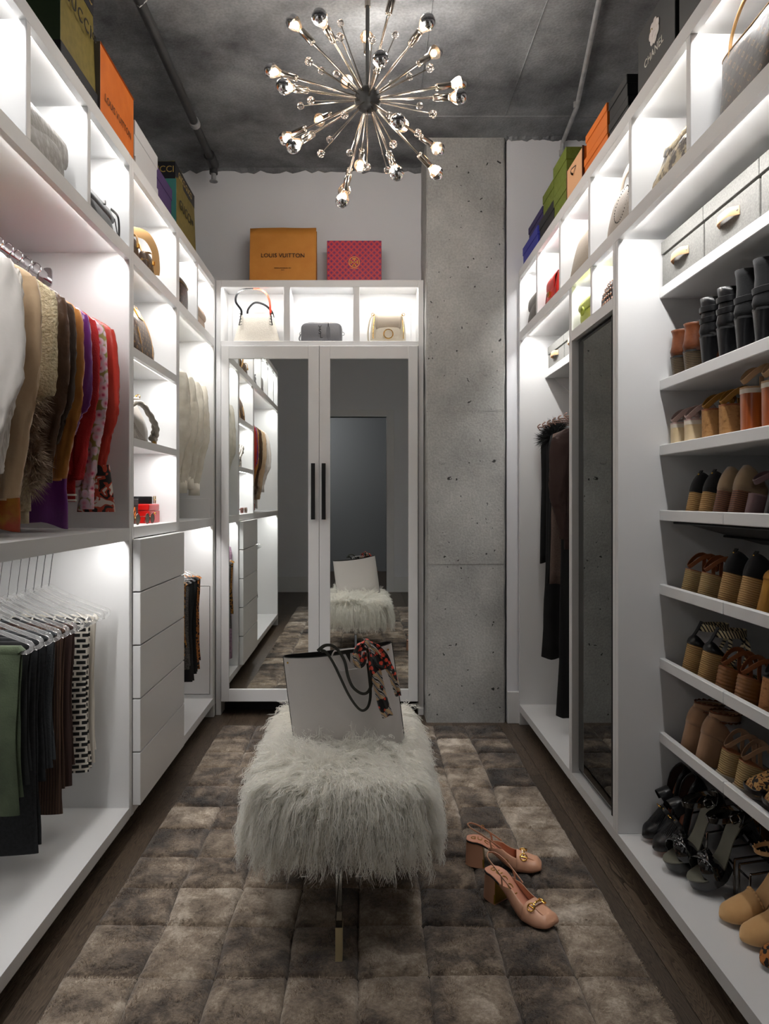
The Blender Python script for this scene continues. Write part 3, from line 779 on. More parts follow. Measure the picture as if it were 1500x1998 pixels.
# fur: clumps of wavy ribbons falling under gravity
def fur_mesh(NC, NS, K, seed):
    g = np.random.default_rng(seed)
    # clump roots on top (rounded) and sides
    nt_ = int(NC*.6); ns = NC-nt_
    cyc = 2.275; hl = .36
    x = g.uniform(-hw, hw, nt_); y = g.uniform(-hl, hl, nt_); z = np.full(nt_, BZ)
    nx = np.zeros(nt_); ny = np.zeros(nt_); nz = np.ones(nt_)
    per = 4*(hw+hl); t = g.uniform(0, per, ns)
    sx = np.empty(ns); sy = np.empty(ns); mx = np.zeros(ns); my = np.zeros(ns)
    for k in range(ns):
        q = t[k]
        if q < 2*hw: sx[k], sy[k], mx[k], my[k] = q-hw, -hl, 0, -1
        elif q < 2*hw+2*hl: sx[k], sy[k], mx[k], my[k] = hw, q-2*hw-hl, 1, 0
        elif q < 4*hw+2*hl: sx[k], sy[k], mx[k], my[k] = hw-(q-2*hw-2*hl), hl, 0, 1
        else: sx[k], sy[k], mx[k], my[k] = -hw, hl-(q-4*hw-2*hl), -1, 0
    sz = g.uniform(.345, BZ-.005, ns)
    # round the corners
    def rnd(px_, py_):
        ax = np.abs(px_)/hw; ay = np.abs(py_)/hl
        m = (ax**7+ay**7)**(1/7); m = np.maximum(m, 1)
        return px_/m, py_/m
    x, y = rnd(x, y); sx, sy = rnd(sx, sy)
    edge = np.maximum(np.abs(x)/hw, 1-(hl-np.abs(y))/hw)
    z = z - .03*np.clip((edge-.8)/.2, 0, 1)**2
    Rt = np.concatenate([np.stack([x, y, z], 1), np.stack([sx, sy, sz], 1)])
    Nm = np.concatenate([np.stack([nx, ny, nz], 1), np.stack([mx, my, np.zeros(ns)], 1)])
    # initial direction: normal + outward + swirl
    ou = np.stack([Rt[:,0]/hw, np.clip((np.abs(Rt[:,1])-(hl-hw))/hw, 0, 1)*np.sign(Rt[:,1]), np.zeros(NC)], 1)
    ou = ou*np.minimum(1, np.linalg.norm(ou, axis=1, keepdims=True))
    sw = np.stack([np.sin(Rt[:,1]*13+Rt[:,0]*7+seed)+g.normal(0,.6,NC), np.cos(Rt[:,0]*15-Rt[:,1]*6)-.35+g.normal(0,.6,NC), np.zeros(NC)], 1)
    top = Nm[:,2] > .5
    d0 = Nm*np.where(top, .55, .8)[:,None] + ou*1.0 + sw*np.where(top, .5, .25)[:,None]
    d0[:,2] += np.where(top, 0, .05)
    d0 /= np.linalg.norm(d0, axis=1, keepdims=True)
    Ln = np.where(top, g.uniform(.06, .11, NC), g.uniform(.13, .175, NC))
    st = (Ln/K)[:,None]
    path = np.empty((NC, K+1, 3)); p = Rt.copy(); d = d0.copy(); path[:,0] = p
    for k in range(K):
        d[:,2] -= np.where(top, .16, .30)
        d /= np.linalg.norm(d, axis=1, keepdims=True)
        p = p + d*st
        ins = (np.abs(p[:,0]) < hw-.004) & (np.abs(p[:,1]) < hl-.004)
        lo_ = BZ+.004+.02*g.uniform(0, 1, NC)
        p[:,2] = np.where(ins & top, np.maximum(p[:,2], lo_), p[:,2])
        path[:,k+1] = p
    tt = np.linspace(0, 1, K+1)[None,:]
    ph = g.uniform(0, 6.28, (NC,1)); fr = g.uniform(11, 21, (NC,1)); am = g.uniform(.003, .0085, (NC,1))
    path[:,:,0] += am*tt**.8*np.sin(ph+fr*tt); path[:,:,1] += am*tt**.8*np.cos(ph*1.3+fr*tt); path[:,:,2] += .6*am*tt*np.sin(ph*2+fr*tt*.9)
    # strands
    c = g.integers(0, NC, NS)
    off = g.normal(0, .008, (NS, 3)); off[:,2] *= np.where(top[c], .15, 1)
    S = path[c] + off[:,None,:]*(1-.5*tt[...,None]**.8)
    fr2 = g.uniform(8, 16, (NS,1)); ph2 = g.uniform(0, 6.28, (NS,1)); am2 = g.uniform(0, .003, (NS,1))
    S[:,:,0] += am2*tt*np.sin(ph2+fr2*tt); S[:,:,1] += am2*tt*np.cos(ph2+fr2*tt)
    cut = g.uniform(.75, 1.0, (NS,1,1))
    S = S[:,:1] + (S - S[:,:1])*cut
    S[:,:,0] += BX; S[:,:,1] += cyc
    tan = np.gradient(S, axis=1)
    tan /= np.linalg.norm(tan, axis=2, keepdims=True)+1e-9
    rv = g.normal(0, 1, (NS,1,3)); side = np.cross(tan, rv); side /= np.linalg.norm(side, axis=2, keepdims=True)+1e-9
    wd = (.00105*(1-.6*tt))[...,None]
    A_ = S - side*wd; B_ = S + side*wd
    V = np.stack([A_, B_], 2).reshape(-1, 3)      # NS*(K+1)*2
    base = (np.arange(NS)*(K+1)*2)[:,None] + (np.arange(K)*2)[None,:]
    F = np.stack([base, base+1, base+3, base+2], -1).reshape(-1, 4)
    return raw_mesh('fur', V, F)
me = fur_mesh(6500, 64000, 10, 4); me.materials.append(MAT('wool')); me.shade_smooth()
fo = bpy.data.objects.new('fur', me); COL.objects.link(fo); fo.parent = bench
fo.matrix_parent_inverse = Matrix.Translation(-bench.location); fo['kind'] = 'stuff'

# ---------------------------------------------------------------- tote on the bench
D('tote_leather', c='d6d1cd', rough=.5, bump=300, bs=.05)
D('tote_lining', c='15130f', rough=.7)
D('olive_leather', c='24251d', rough=.45)
tote = thing('leather_tote', 'pale grey leather tote with dark green straps standing on the white fur bench', 'bag', (-.045, 2.25, .44))
TM = Matrix.Rotation(R(-7.5), 4, 'Y')
def tote_ring(w, d, z, sag=0, n=40, ph=0):
    ring = []
    for k in range(n):
        a = 2*math.pi*k/n; ca, sa = math.cos(a), math.sin(a)
        x = math.copysign(abs(ca)**.6, ca)*w; y = math.copysign(abs(sa)**.9, sa)*d
        zz = z + sag*(1-(x/w)**2)
        ring.append((x, y, zz))
    return ring
H = .305
lv = [(0,.168,.055),(.004,.171,.058),(.1,.172,.053),(.2,.172,.046),(H,.171,.041)]
mb = MB(); mb.loft([tote_ring(w, d, z, -.010 if z == H else 0) for z, w, d in lv], True, False, M=TM)
mb.build('body', 'tote_leather', tote)
lin = MB(); lin.loft([tote_ring(w-.003, d-.003, z, -.010 if z == H else 0) for z, w, d in [(.03,.171,.055)]+lv[2:]], True, False, M=TM)
lin.build('lining', 'tote_lining', tote)
rim = tote_ring(.1705, .0395, H+.0005, -.010)
MB().tube([tuple(TM @ Vector(p)) for p in rim], .0014, 6, closed=True).build('piping', 'tote_lining', tote)
for s in (-1, 1):
    pts = [tuple(TM @ Vector((s*w, 0, z))) for z, w, d in lv[1:]]
    MB().tube(pts, .0022, 6).build('edge_binding', 'olive_leather', tote)
    MB().sphere(tuple(TM @ Vector((s*.157, -.026, H-.016))), .003, 8, 6).build('stud', 'gold', tote)
YF = 2.250-.052
def tp(cx_, cy_, y=YF):
    px_ = 520+cx_/4.69; py_ = 1230+cy_/4.69
    return ((px_-711)*y/1400, y, 1.21-(py_-976)*y/1400)
def smooth_path(pts, n=6):
    P_ = [Vector(p) for p in pts]; out = []
    for i in range(len(P_)-1):
        p0, p1, p2, p3 = P_[max(i-1,0)], P_[i], P_[i+1], P_[min(i+2,len(P_)-1)]
        for k in range(n):
            t = k/n
            out.append(.5*((2*p1)+(-p0+p2)*t+(2*p0-5*p1+4*p2-p3)*t*t+(-p0+3*p1-3*p2+p3)*t**3))
    out.append(P_[-1]); return [tuple(p) for p in out]
s1 = [tp(470,188,2.215), tp(530,140,2.19), tp(600,140,2.185), tp(660,190,2.18), tp(715,285,2.18), tp(745,420,2.18), tp(790,520,2.18), tp(870,578,2.178), tp(930,560,2.178), tp(960,470,2.178), tp(945,300,2.178), tp(915,130,2.185), tp(900,80,2.2), tp(895,90,2.24)]
MB().tube(smooth_path(s1), 1, 8, flat=(.0014, .0055), up=(0,-1,0)).build('strap', 'olive_leather', tote, world=True)
s2 = [tp(500,190,2.205), tp(540,195,2.19), tp(600,280,2.186), tp(660,400,2.184), tp(740,570,2.184), tp(810,680,2.182), tp(870,733,2.18), tp(920,710,2.18), tp(945,640,2.182), tp(950,540,2.184), tp(940,420,2.186), tp(925,300,2.19)]
MB().tube(smooth_path(s2), 1, 8, flat=(.0014, .0055), up=(0,-1,0)).build('strap', 'olive_leather', tote, world=True)
# embossed emblem: rounded frame with a V
fr_ = [(620,190),(600,230),(610,270),(660,350),(680,372),(760,362),(850,345),(868,325),(865,200),(840,165),(700,178)]
MB().tube(smooth_path([tp(a, b_, 2.196) for a, b_ in fr_+fr_[:1]], 4)[:-1], .0022, 8, closed=True).build('emblem', 'tote_leather', tote, world=True)
vt = [tp(a, b_, 2.197) for a, b_ in ((700,178),(765,175),(765,300))]
mb = MB(); mb.add([tp(a,b_,2.1945) for a,b_ in ((700,178),(765,172),(766,300))]+[tp(a,b_,2.2) for a,b_ in ((700,178),(765,172),(766,300))], [(0,1,2),(3,5,4),(0,3,4,1),(1,4,5,2),(2,5,3,0)])
mb.build('emblem_mark', 'tote_lining', tote, smooth=False, world=True)
# silk scarf tied to the strap
def scarf_custom(m, nt, N, L, b, mp):
    tc = N.new('ShaderNodeTexCoord'); 
    mp2 = N.new('ShaderNodeMapping'); mp2.inputs['Rotation'].default_value = (0, R(30), 0); L.new(tc.outputs['Object'], mp2.inputs[0])
    v = N.new('ShaderNodeTexVoronoi'); v.inputs['Scale'].default_value = 62; v.inputs['Randomness'].default_value = .35; L.new(mp2.outputs[0], v.inputs['Vector'])
    lt = N.new('ShaderNodeMath'); lt.operation = 'LESS_THAN'; lt.inputs[1].default_value = .42; L.new(v.outputs['Distance'], lt.inputs[0])
    m1 = N.new('ShaderNodeMix'); m1.data_type = 'RGBA'; L.new(lt.outputs[0], m1.inputs[0]); m1.inputs[6].default_value = srgb('141213'); m1.inputs[7].default_value = srgb('e8472c')
    w = N.new('ShaderNodeTexWave'); w.inputs['Scale'].default_value = 26; w.bands_direction = 'DIAGONAL'; L.new(tc.outputs['Object'], w.inputs['Vector'])
    r = N.new('ShaderNodeValToRGB'); cr = r.color_ramp; cr.interpolation = 'CONSTANT'
    cr.elements[0].position = 0; cr.elements[0].color = srgb('c9a981'); cr.elements[1].position = .4; cr.elements[1].color = srgb('77777a')
    e = cr.elements.new(.7); e.color = srgb('d9d0c8'); e = cr.elements.new(.9); e.color = srgb('161416')
    L.new(w.outputs['Fac'], r.inputs[0])
    n = N.new('ShaderNodeTexNoise'); n.inputs['Scale'].default_value = 22; n.inputs['Detail'].default_value = 0; L.new(tc.outputs['Object'], n.inputs['Vector'])
    gt = N.new('ShaderNodeMath'); gt.operation = 'GREATER_THAN'; gt.inputs[1].default_value = .52; L.new(n.outputs[0], gt.inputs[0])
    m2 = N.new('ShaderNodeMix'); m2.data_type = 'RGBA'; L.new(gt.outputs[0], m2.inputs[0]); L.new(m1.outputs[2], m2.inputs[6]); L.new(r.outputs[0], m2.inputs[7])
    L.new(m2.outputs[2], b.inputs['Base Color'])
D('scarf_silk', rough=.35, sheen=.3, custom=scarf_custom)
scarf = thing('silk_scarf', 'red and black dotted silk scarf knotted on the tote strap', 'scarf', (.02, 2.17, .64))
def ribbon(name, pts, widths, fold=.004, up=(0,-1,0), n=9):
    P_ = smooth_path(pts, 5); m = len(P_)
    W_ = np.interp(np.linspace(0, 1, m), np.linspace(0, 1, len(widths)), widths)
    mb = MB(); rings = []
    for i in range(m):
        p = Vector(P_[i]); t = (Vector(P_[min(i+1,m-1)])-Vector(P_[max(i-1,0)])).normalized()
        u = Vector(up); s_ = t.cross(u).normalized(); u2 = s_.cross(t)
        rings.append([tuple(p + s_*W_[i]*(k/(n-1)*2-1) + u2*fold*math.sin(k/(n-1)*math.pi*3+i*.25)) for k in range(n)])
    mb.loft(rings, False, False, closed=False)
    return mb.build(name, 'scarf_silk', scarf, angle=60, solid=.0012, world=True)
ribbon('tail', [tp(925,120,2.172), tp(985,190,2.166), tp(990,330,2.16), tp(1010,430,2.158), tp(1040,560,2.158), tp(1070,680,2.157), tp(1110,790,2.155)], [.006,.017,.018,.016,.016,.017,.017])
ribbon('tail', [tp(930,115,2.172), tp(1000,160,2.166), tp(1070,240,2.162), tp(1110,320,2.16), tp(1150,400,2.16), tp(1180,500,2.16), tp(1205,600,2.16)], [.006,.013,.014,.012,.012,.011,.009])
ribbon('loop', [tp(905,115,2.17), tp(850,150,2.162), tp(825,230,2.158), tp(840,305,2.158), tp(880,290,2.162), tp(905,200,2.168)], [.005,.010,.013,.013,.010,.006])
ribbon('loop', [tp(930,120,2.17), tp(990,200,2.158), tp(1030,290,2.155), tp(1070,330,2.156), tp(1040,250,2.164), tp(960,140,2.168)], [.005,.012,.015,.013,.010,.006])
mb = MB(); mb.sphere(tp(915,118,2.166), .0105, 12, 8, (1,.9,1.4)); mb.build('knot', 'scarf_silk', scarf, world=True)

# ---------------------------------------------------------------- boxes and shopping bags on top of the cabinets
D('olive_paper', c='6d5f22', rough=.6, c2='7a6b2a', sc=40); D('navy_paper', c='16171d', rough=.6)
D('darkgreen_paper', c='36482a', rough=.6)
D('orange_paper', c='c9661c', rough=.6, c2='d26f22', sc=12, bump=30, bs=.12)
D('kraft_orange', c='c98233', rough=.65, c2='d18c3c', sc=10, bump=14, bs=.3)
D('brown_print', c='3b2212', rough=.6); D('black_print', c='141010', rough=.6); D('gold_print', c='b59a58', rough=.4, metal=.3)
D('white_box', c='cdcdce', rough=.6); D('purple_box', c='4b3566', rough=.6); D('purple_dark', c='33285a', rough=.6); D('blue_box', c='33379a', rough=.55)
D('black_box', c='1c1d1f', rough=.55); D('green_box', c='5d6a1c', rough=.65, c2='67742a', sc=60, bump=160, bs=.15)
D('peach_box', c='d9a67c', rough=.6); D('orange_box', c='d8701d', rough=.55); D('brown_edge', c='5b3322', rough=.6)
D('ivory_print', c='e9e2d6', rough=.5); D('camellia', c='ece2dc', rough=.6); D('camellia_gold', c='b9a169', rough=.4)
D('teal_paper', c='3f7f78', rough=.6)
def lidded_box(label, x0, x1, y0, y1, z0, z1, m, lid=.35, ml=None, group=None, name='shoe_box', cat='box'):
    b = thing(name, label, cat, ((x0+x1)/2, (y0+y1)/2, z0), group=group)
    hx, hy, h = (x1-x0)/2, (y1-y0)/2, z1-z0; zl = h*(1-lid)
    MB().box(-hx+.003, hx-.003, -hy+.003, hy-.003, 0, h-.004).build('body', m, b, smooth=False, bevel=.0015, seg=1)
    MB().box(-hx, hx, -hy, hy, zl, h).build('lid', ml or m, b, smooth=False, bevel=.0015, seg=1)
    return b
def paper_bag(label, x0, x1, y0, y1, z0, z1, m, pinch=.02, axis='Y', group=None, wob=.004, seedv=1):
    """open paper carrier bag; wide along axis, pinched at the mouth"""
    b = thing('shopping_bag', label, 'bag', ((x0+x1)/2, (y0+y1)/2, z0), group=group)
    hx, hy, h = (x1-x0)/2, (y1-y0)/2, z1-z0
    rings = []; g = random.Random(seedv)
    for i in range(9):
        t = i/8; pz = pinch*t
        ax, ay = (hx-pz, hy) if axis == 'Y' else (hx, hy-pz)
        def ring(ax, ay, z):
            out = []
            cs = [(-ax,-ay),(ax,-ay),(ax,ay),(-ax,ay)]
            for q in range(4):
                a, c = cs[q], cs[(q+1)%4]
                for k in range(6):
                    u = k/6; nx_, ny_ = (c[1]-a[1]), -(c[0]-a[0]); ln_ = math.hypot(nx_, ny_)+1e-9
                    side = (ln_ < 2*min(hx, hy)+1e-3)
                    wv = g.uniform(-wob, wob)*math.sin(math.pi*u)*t
                    fold = -.9*pz*(1-abs(2*u-1)) if side else 0
                    out.append((a[0]+(c[0]-a[0])*u+nx_/ln_*(wv+fold*.5), a[1]+(c[1]-a[1])*u+ny_/ln_*(wv+fold*.5), z+(.004*math.sin(3*u+q) if i == 8 else 0)))
            return out
        rings.append(ring(ax, ay, h*t))
    mb = MB(); mb.loft(rings, True, False); mb.build('paper', m, b, angle=20, solid=.0012)
    return b
ZC = ZT1 + .0005
YL = Vector((0,1,0)); UP = Vector((0,0,1))
# left: tall olive bag, orange bag, white boxes, purple boxes, small olive bag
g1 = paper_bag('tall olive and navy patterned paper bag above the left cabinets', -1.16, -.93, 2.2, 2.5, ZC, ZC+.53, 'olive_paper', .02, seedv=3)
def band(root, x, hy, z0, z1, m='navy_paper', nm='printed_band', t=.0025):
    MB().box(x-.001, x+t, -hy, hy, z0, z1).build(nm, m, root, smooth=False)
band(g1, .113, .1505, 0, .17); band(g1, .098, .1505, .445, .53)
MB().box(-.113, .113, -.1525, -.1495, .17, .50).build('side_gusset', 'darkgreen_paper', g1, smooth=False)
MB().box(-.115, .115, -.1535, -.1495, 0, .17).build('printed_band', 'navy_paper', g1, smooth=False)
text('GUCCI', .062, 'black_print', g1, face_M((.1165, -.02, .345), YL, UP), spacing=1.25)
text('100', .036, 'black_print', g1, face_M((.1165, .108, .348), YL, UP))
for z, tx, sz, c in ((.115, 'GUCCI GUCCI', .042, 'gold_print'), (.06, 'GUCCI GUCCI', .042, 'gold_print')):
    text(tx, sz, c, g1, face_M((.1162, 0, z), YL, UP))
text('GUCCI GUC', .05, 'gold_print', g1, face_M((.1012, 0, .487), YL, UP))
g2 = lidded_box('bright orange rectangular gift box standing upright on left cabinets', -1.08, -.92, 2.503, 2.872, ZC, ZC+.361, 'orange_paper', .001, name='gift_box')
text('LOUIS VUITTON', .037, 'brown_print', g2, face_M((.0802, 0, .19), YL, UP), spacing=1.05, depth=.0003)
D('grey_paper', c='6e6b68', rough=.6)
MB().box(-.08, .0785, -.1855, -.1835, .0, .360).build('side_panel', 'grey_paper', g2, smooth=False)
lidded_box('white shoe box at the bottom of the pair beside the orange gift box', -1.12, -.92, 2.885, 3.2, ZC, ZC+.145, 'white_box', .4, name='white_box')
wb = lidded_box('white shoe box stacked on another white box on left cabinets', -1.12, -.922, 2.885, 3.2, ZC+.1455, ZC+.29, 'white_box', .4, name='white_box')
lidded_box('purple shoe box resting on the left cabinets beside white boxes', -1.10, -.935, 3.215, 3.49, ZC, ZC+.135, 'purple_box', .4)
lidded_box('purple shoe box stacked on another purple box on left cabinets', -1.10, -.935, 3.215, 3.49, ZC+.1355, ZC+.268, 'purple_box', .4)
g3 = paper_bag('small olive and navy paper bag above left cabinets near the back wall', -1.07, -.9125, 3.505, 3.9, ZC, ZC+.415, 'olive_paper', .016, seedv=8)
band(g3, .0642, .1985, .345, .412); band(g3, .0775, .1985, 0, .10)
MB().box(-.07, .068, -.2005, -.1965, .33, .413).build('printed_band', 'navy_paper', g3, smooth=False)
MB().box(-.074, .072, -.2005, -.1965, .0, .33).build('side_gusset', 'teal_paper', g3, smooth=False)
text('GUCCI', .044, 'gold_print', g3, face_M((-.005, -.2008, .375), (1,0,0), UP), depth=.0003)
text('GUCCI', .066, 'black_print', g3, face_M((.0755, -.03, .23), YL, UP), spacing=1.2); text('100', .036, 'black_print', g3, face_M((.0755, .11, .235), YL, UP))
text('GUCCI GUCCI', .042, 'gold_print', g3, face_M((.0672, 0, .378), YL, UP))
# back: orange kraft bag and red patterned box
g4 = paper_bag('orange kraft paper shopping bag above the mirrored wardrobe', -.655, -.277, 4.085, 4.2, ZC, ZC+.318, 'kraft_orange', .03, axis='X', seedv=12)
FX = Vector((1,0,0))
def on_bag(z): return -.0575 + .03*z/.318 - .0055
text('LOUIS VUITTON', .0335, 'black_print', g4, face_M((0, on_bag(.155)-.001, .155), FX, UP), spacing=1.02)
text('MAISON FONDEE EN 1854', .0082, 'black_print', g4, face_M((0, on_bag(.082), .082), FX, UP)); text('PARIS', .0075, 'black_print', g4, face_M((0, on_bag(.07), .071), FX, UP))
def tory_custom(m, nt, N, L, b, mp):
    sx = N.new('ShaderNodeSeparateXYZ'); tc = N.new('ShaderNodeTexCoord'); L.new(tc.outputs['Object'], sx.inputs[0])
    def ma(op, a, c=None):
        q = N.new('ShaderNodeMath'); q.operation = op
        for k, z in enumerate((a, c)):
            if z is None: continue
            if isinstance(z, (int, float)): q.inputs[k].default_value = z
            else: L.new(z, q.inputs[k])
        return q.outputs[0]
    p = .0325
    def tri(a): return ma('ABSOLUTE', ma('SUBTRACT', ma('FRACT', ma('MULTIPLY', a, 1/p)), .5))
    tx, tz = tri(sx.outputs[0]), tri(ma('ADD', sx.outputs[2], ma('MULTIPLY', sx.outputs[1], 1.0)))
    s = ma('ADD', tx, tz)                       # 0 at cell centre .. 1 at corners
    diam = ma('LESS_THAN', s, .17); diam2 = ma('GREATER_THAN', s, .83)
    dm = ma('MAXIMUM', diam, diam2)
    lat = ma('LESS_THAN', ma('ABSOLUTE', ma('SUBTRACT', s, .5)), .06)
    fine = ma('LESS_THAN', ma('FRACT', ma('MULTIPLY', s, 9)), .38)
    m1 = N.new('ShaderNodeMix'); m1.data_type = 'RGBA'; L.new(fine, m1.inputs[0]); m1.inputs[6].default_value = srgb('bd1f3f'); m1.inputs[7].default_value = srgb('8f1f4c')
    m2 = N.new('ShaderNodeMix'); m2.data_type = 'RGBA'; L.new(lat, m2.inputs[0]); L.new(m1.outputs[2], m2.inputs[6]); m2.inputs[7].default_value = srgb('d4453f')
    m3 = N.new('ShaderNodeMix'); m3.data_type = 'RGBA'; L.new(dm, m3.inputs[0]); L.new(m2.outputs[2], m3.inputs[6]); m3.inputs[7].default_value = srgb('4b1f66')
    L.new(m3.outputs[2], b.inputs['Base Color'])
D('red_lattice', rough=.5, custom=tory_custom)
D('marigold', c='e59a3a', rough=.5)
g5 = thing('patterned_gift_box', 'red and purple lattice patterned gift box with round orange emblem', 'box', (-.0585, 4.14, ZC))
MB().box(-.155, .155, -.055, .055, 0, .238).build('body', 'red_lattice', g5, smooth=False, bevel=.002, seg=1)
MB().tube([(.03*math.cos(a*math.pi/16), -.0558, .115+.03*math.sin(a*math.pi/16)) for a in range(32)], 1, 6, closed=True, flat=(.001,.0018), up=(0,-1,0)).build('emblem_ring', 'marigold', g5)
mb = MB()
for s in (1, -1):
    mb.box(-.003, .003, -.0565, -.0548, .115+min(s*.004, s*.022), .115+max(s*.004, s*.022)); mb.box(-.011, .011, -.0565, -.0548, .115+min(s*.015, s*.022), .115+max(s*.015, s*.022))
    mb.box(min(s*.004, s*.022), max(s*.004, s*.022), -.0565, -.0548, .112, .118); mb.box(min(s*.015, s*.022), max(s*.015, s*.022), -.0565, -.0548, .104, .126)
mb.build('emblem_cross', 'marigold', g5, smooth=False)
text('TORY BURCH', .007, 'marigold', g5, face_M((0, -.0556, .078), FX, UP))
# right
YR = Vector((0,-1,0))
lidded_box('blue shoe box on the right cabinets against the back wall', .855, 1.12, 3.548, 3.88, ZC, ZC+.12, 'blue_box', .35)
lidded_box('dark purple shoe box stacked on the blue box', .872, 1.11, 3.52, 3.82, ZC+.1205, ZC+.205, 'purple_dark', .4)
lidded_box('black shoe box under the small green box', .855, 1.12, 3.25, 3.515, ZC, ZC+.12, 'black_box', .35)
lidded_box('small green textured box stacked on a black box', .866, 1.08, 3.29, 3.49, ZC+.1205, ZC+.235, 'green_box', .35)
lidded_box('green textured box at the bottom of the pair beside peach drawer box', .855, 1.12, 3.04, 3.245, ZC, ZC+.126, 'green_box', .35)
lidded_box('green textured box stacked on another green box beside peach drawer box', .853, 1.12, 3.04, 3.245, ZC+.1265, ZC+.258, 'green_box', .4)
pb = thing('drawer_box', 'peach drawer box with black ribbon pull on the right cabinets', 'box', (.98, 2.925, ZC))
MB().box(-.122, .12, -.108, .108, 0, .152).build('sleeve', 'orange_box', pb, smooth=False, bevel=.0015, seg=1)
MB().box(-.1245, -.121, -.105, .105, .004, .148).build('drawer_front', 'peach_box', pb, smooth=False, bevel=.001, seg=1)
MB().box(-.126, -.118, -.1095, -.1055, 0, .153).build('edge_trim', 'brown_edge', pb, smooth=False); MB().box(-.126, -.118, .1055, .1095, 0, .153).build('edge_trim', 'brown_edge', pb, smooth=False)
MB().tube(smooth_path([(-.1245,.022,.098),(-.135,.012,.098),(-.139,-.005,.105),(-.1245,-.02,.116)]), 1, 8, flat=(.0008,.005), up=(-1,0,0)).build('ribbon_pull', 'black', pb)
lidded_box('orange shoe box at the bottom of the orange pair', .853, 1.13, 2.525, 2.79, ZC, ZC+.08, 'orange_box', .35)
lidded_box('orange shoe box stacked on another orange box', .851, 1.13, 2.525, 2.765, ZC+.0805, ZC+.16, 'orange_box', .35)
lidded_box('black shoe box at the bottom of the black pair beside flower box', .855, 1.13, 2.33, 2.515, ZC, ZC+.075, 'black_box', .4)
lidded_box('black shoe box stacked on another black box beside flower box', .853, 1.13, 2.335, 2.51, ZC+.0755, ZC+.148, 'black_box', .4)
cb = thing('flower_gift_box', 'large black gift box with white flower and white lettering', 'box', (.965, 2.11, ZC))
MB().box(-.11, .11, -.134, .134, 0, .21).build('body', 'black_box', cb, smooth=False, bevel=.0015, seg=1)
text('CHANEL', .034, 'ivory_print', cb, face_M((-.1105, .012, .085), YR, UP), spacing=1.1)
random.seed(2)
mb = MB(); gm = MB()
for ring_, (n_, r_, s_) in enumerate(((7,.024,.0145),(5,.014,.012),(3,.006,.009))):
    for k in range(n_):
        a = 2*math.pi*k/n_ + ring_*.5
        p = MB().sphere((-.1115-.002*ring_, .004+r_*math.cos(a), .142+r_*math.sin(a)), s_, 10, 6, (.22, 1, 1)).build('petal', 'camellia', cb)
MB().tube([(-.1205, .004+.007*math.cos(a), .142+.007*math.sin(a)) for a in (0,.8,1.6,2.4,3.2)], .0012, 5).build('flower_stamen', 'camellia_gold', cb)
lidded_box('plain black gift box on the right cabinets in front of the flower box', .857, 1.13, 1.72, 1.965, ZC, ZC+.2, 'black_box', .3, name='gift_box')
# ---------------------------------------------------------------- shoes
def smst(a, b, x):
    t = min(1, max(0, (x-a)/(b-a))); return t*t*(3-2*t)
def lerp_tab(tab, x):
    for (a, va), (b, vb) in zip(tab, tab[1:]):
        if x <= b: return va + (vb-va)*max(0, (x-a))/(b-a)
    return tab[-1][1]
ROUND = [(0,.013),(.006,.021),(.02,.028),(.05,.030),(.09,.0275),(.12,.031),(.165,.041),(.19,.041),(.21,.036),(.225,.027),(.234,.016),(.239,.004)]
SQUARE = [(0,.013),(.006,.021),(.02,.028),(.05,.030),(.09,.0275),(.12,.031),(.165,.040),(.195,.040),(.215,.037),(.228,.033),(.235,.027),(.238,.016)]
POINT = [(0,.013),(.006,.021),(.02,.028),(.05,.030),(.09,.0275),(.12,.031),(.165,.038),(.19,.033),(.21,.025),(.225,.017),(.235,.009),(.24,.003)]
STY = [0,.006,.012,.02,.035,.05,.07,.09,.105,.12,.135,.15,.165,.18,.19,.2,.21,.218,.225,.23,.235,.239]
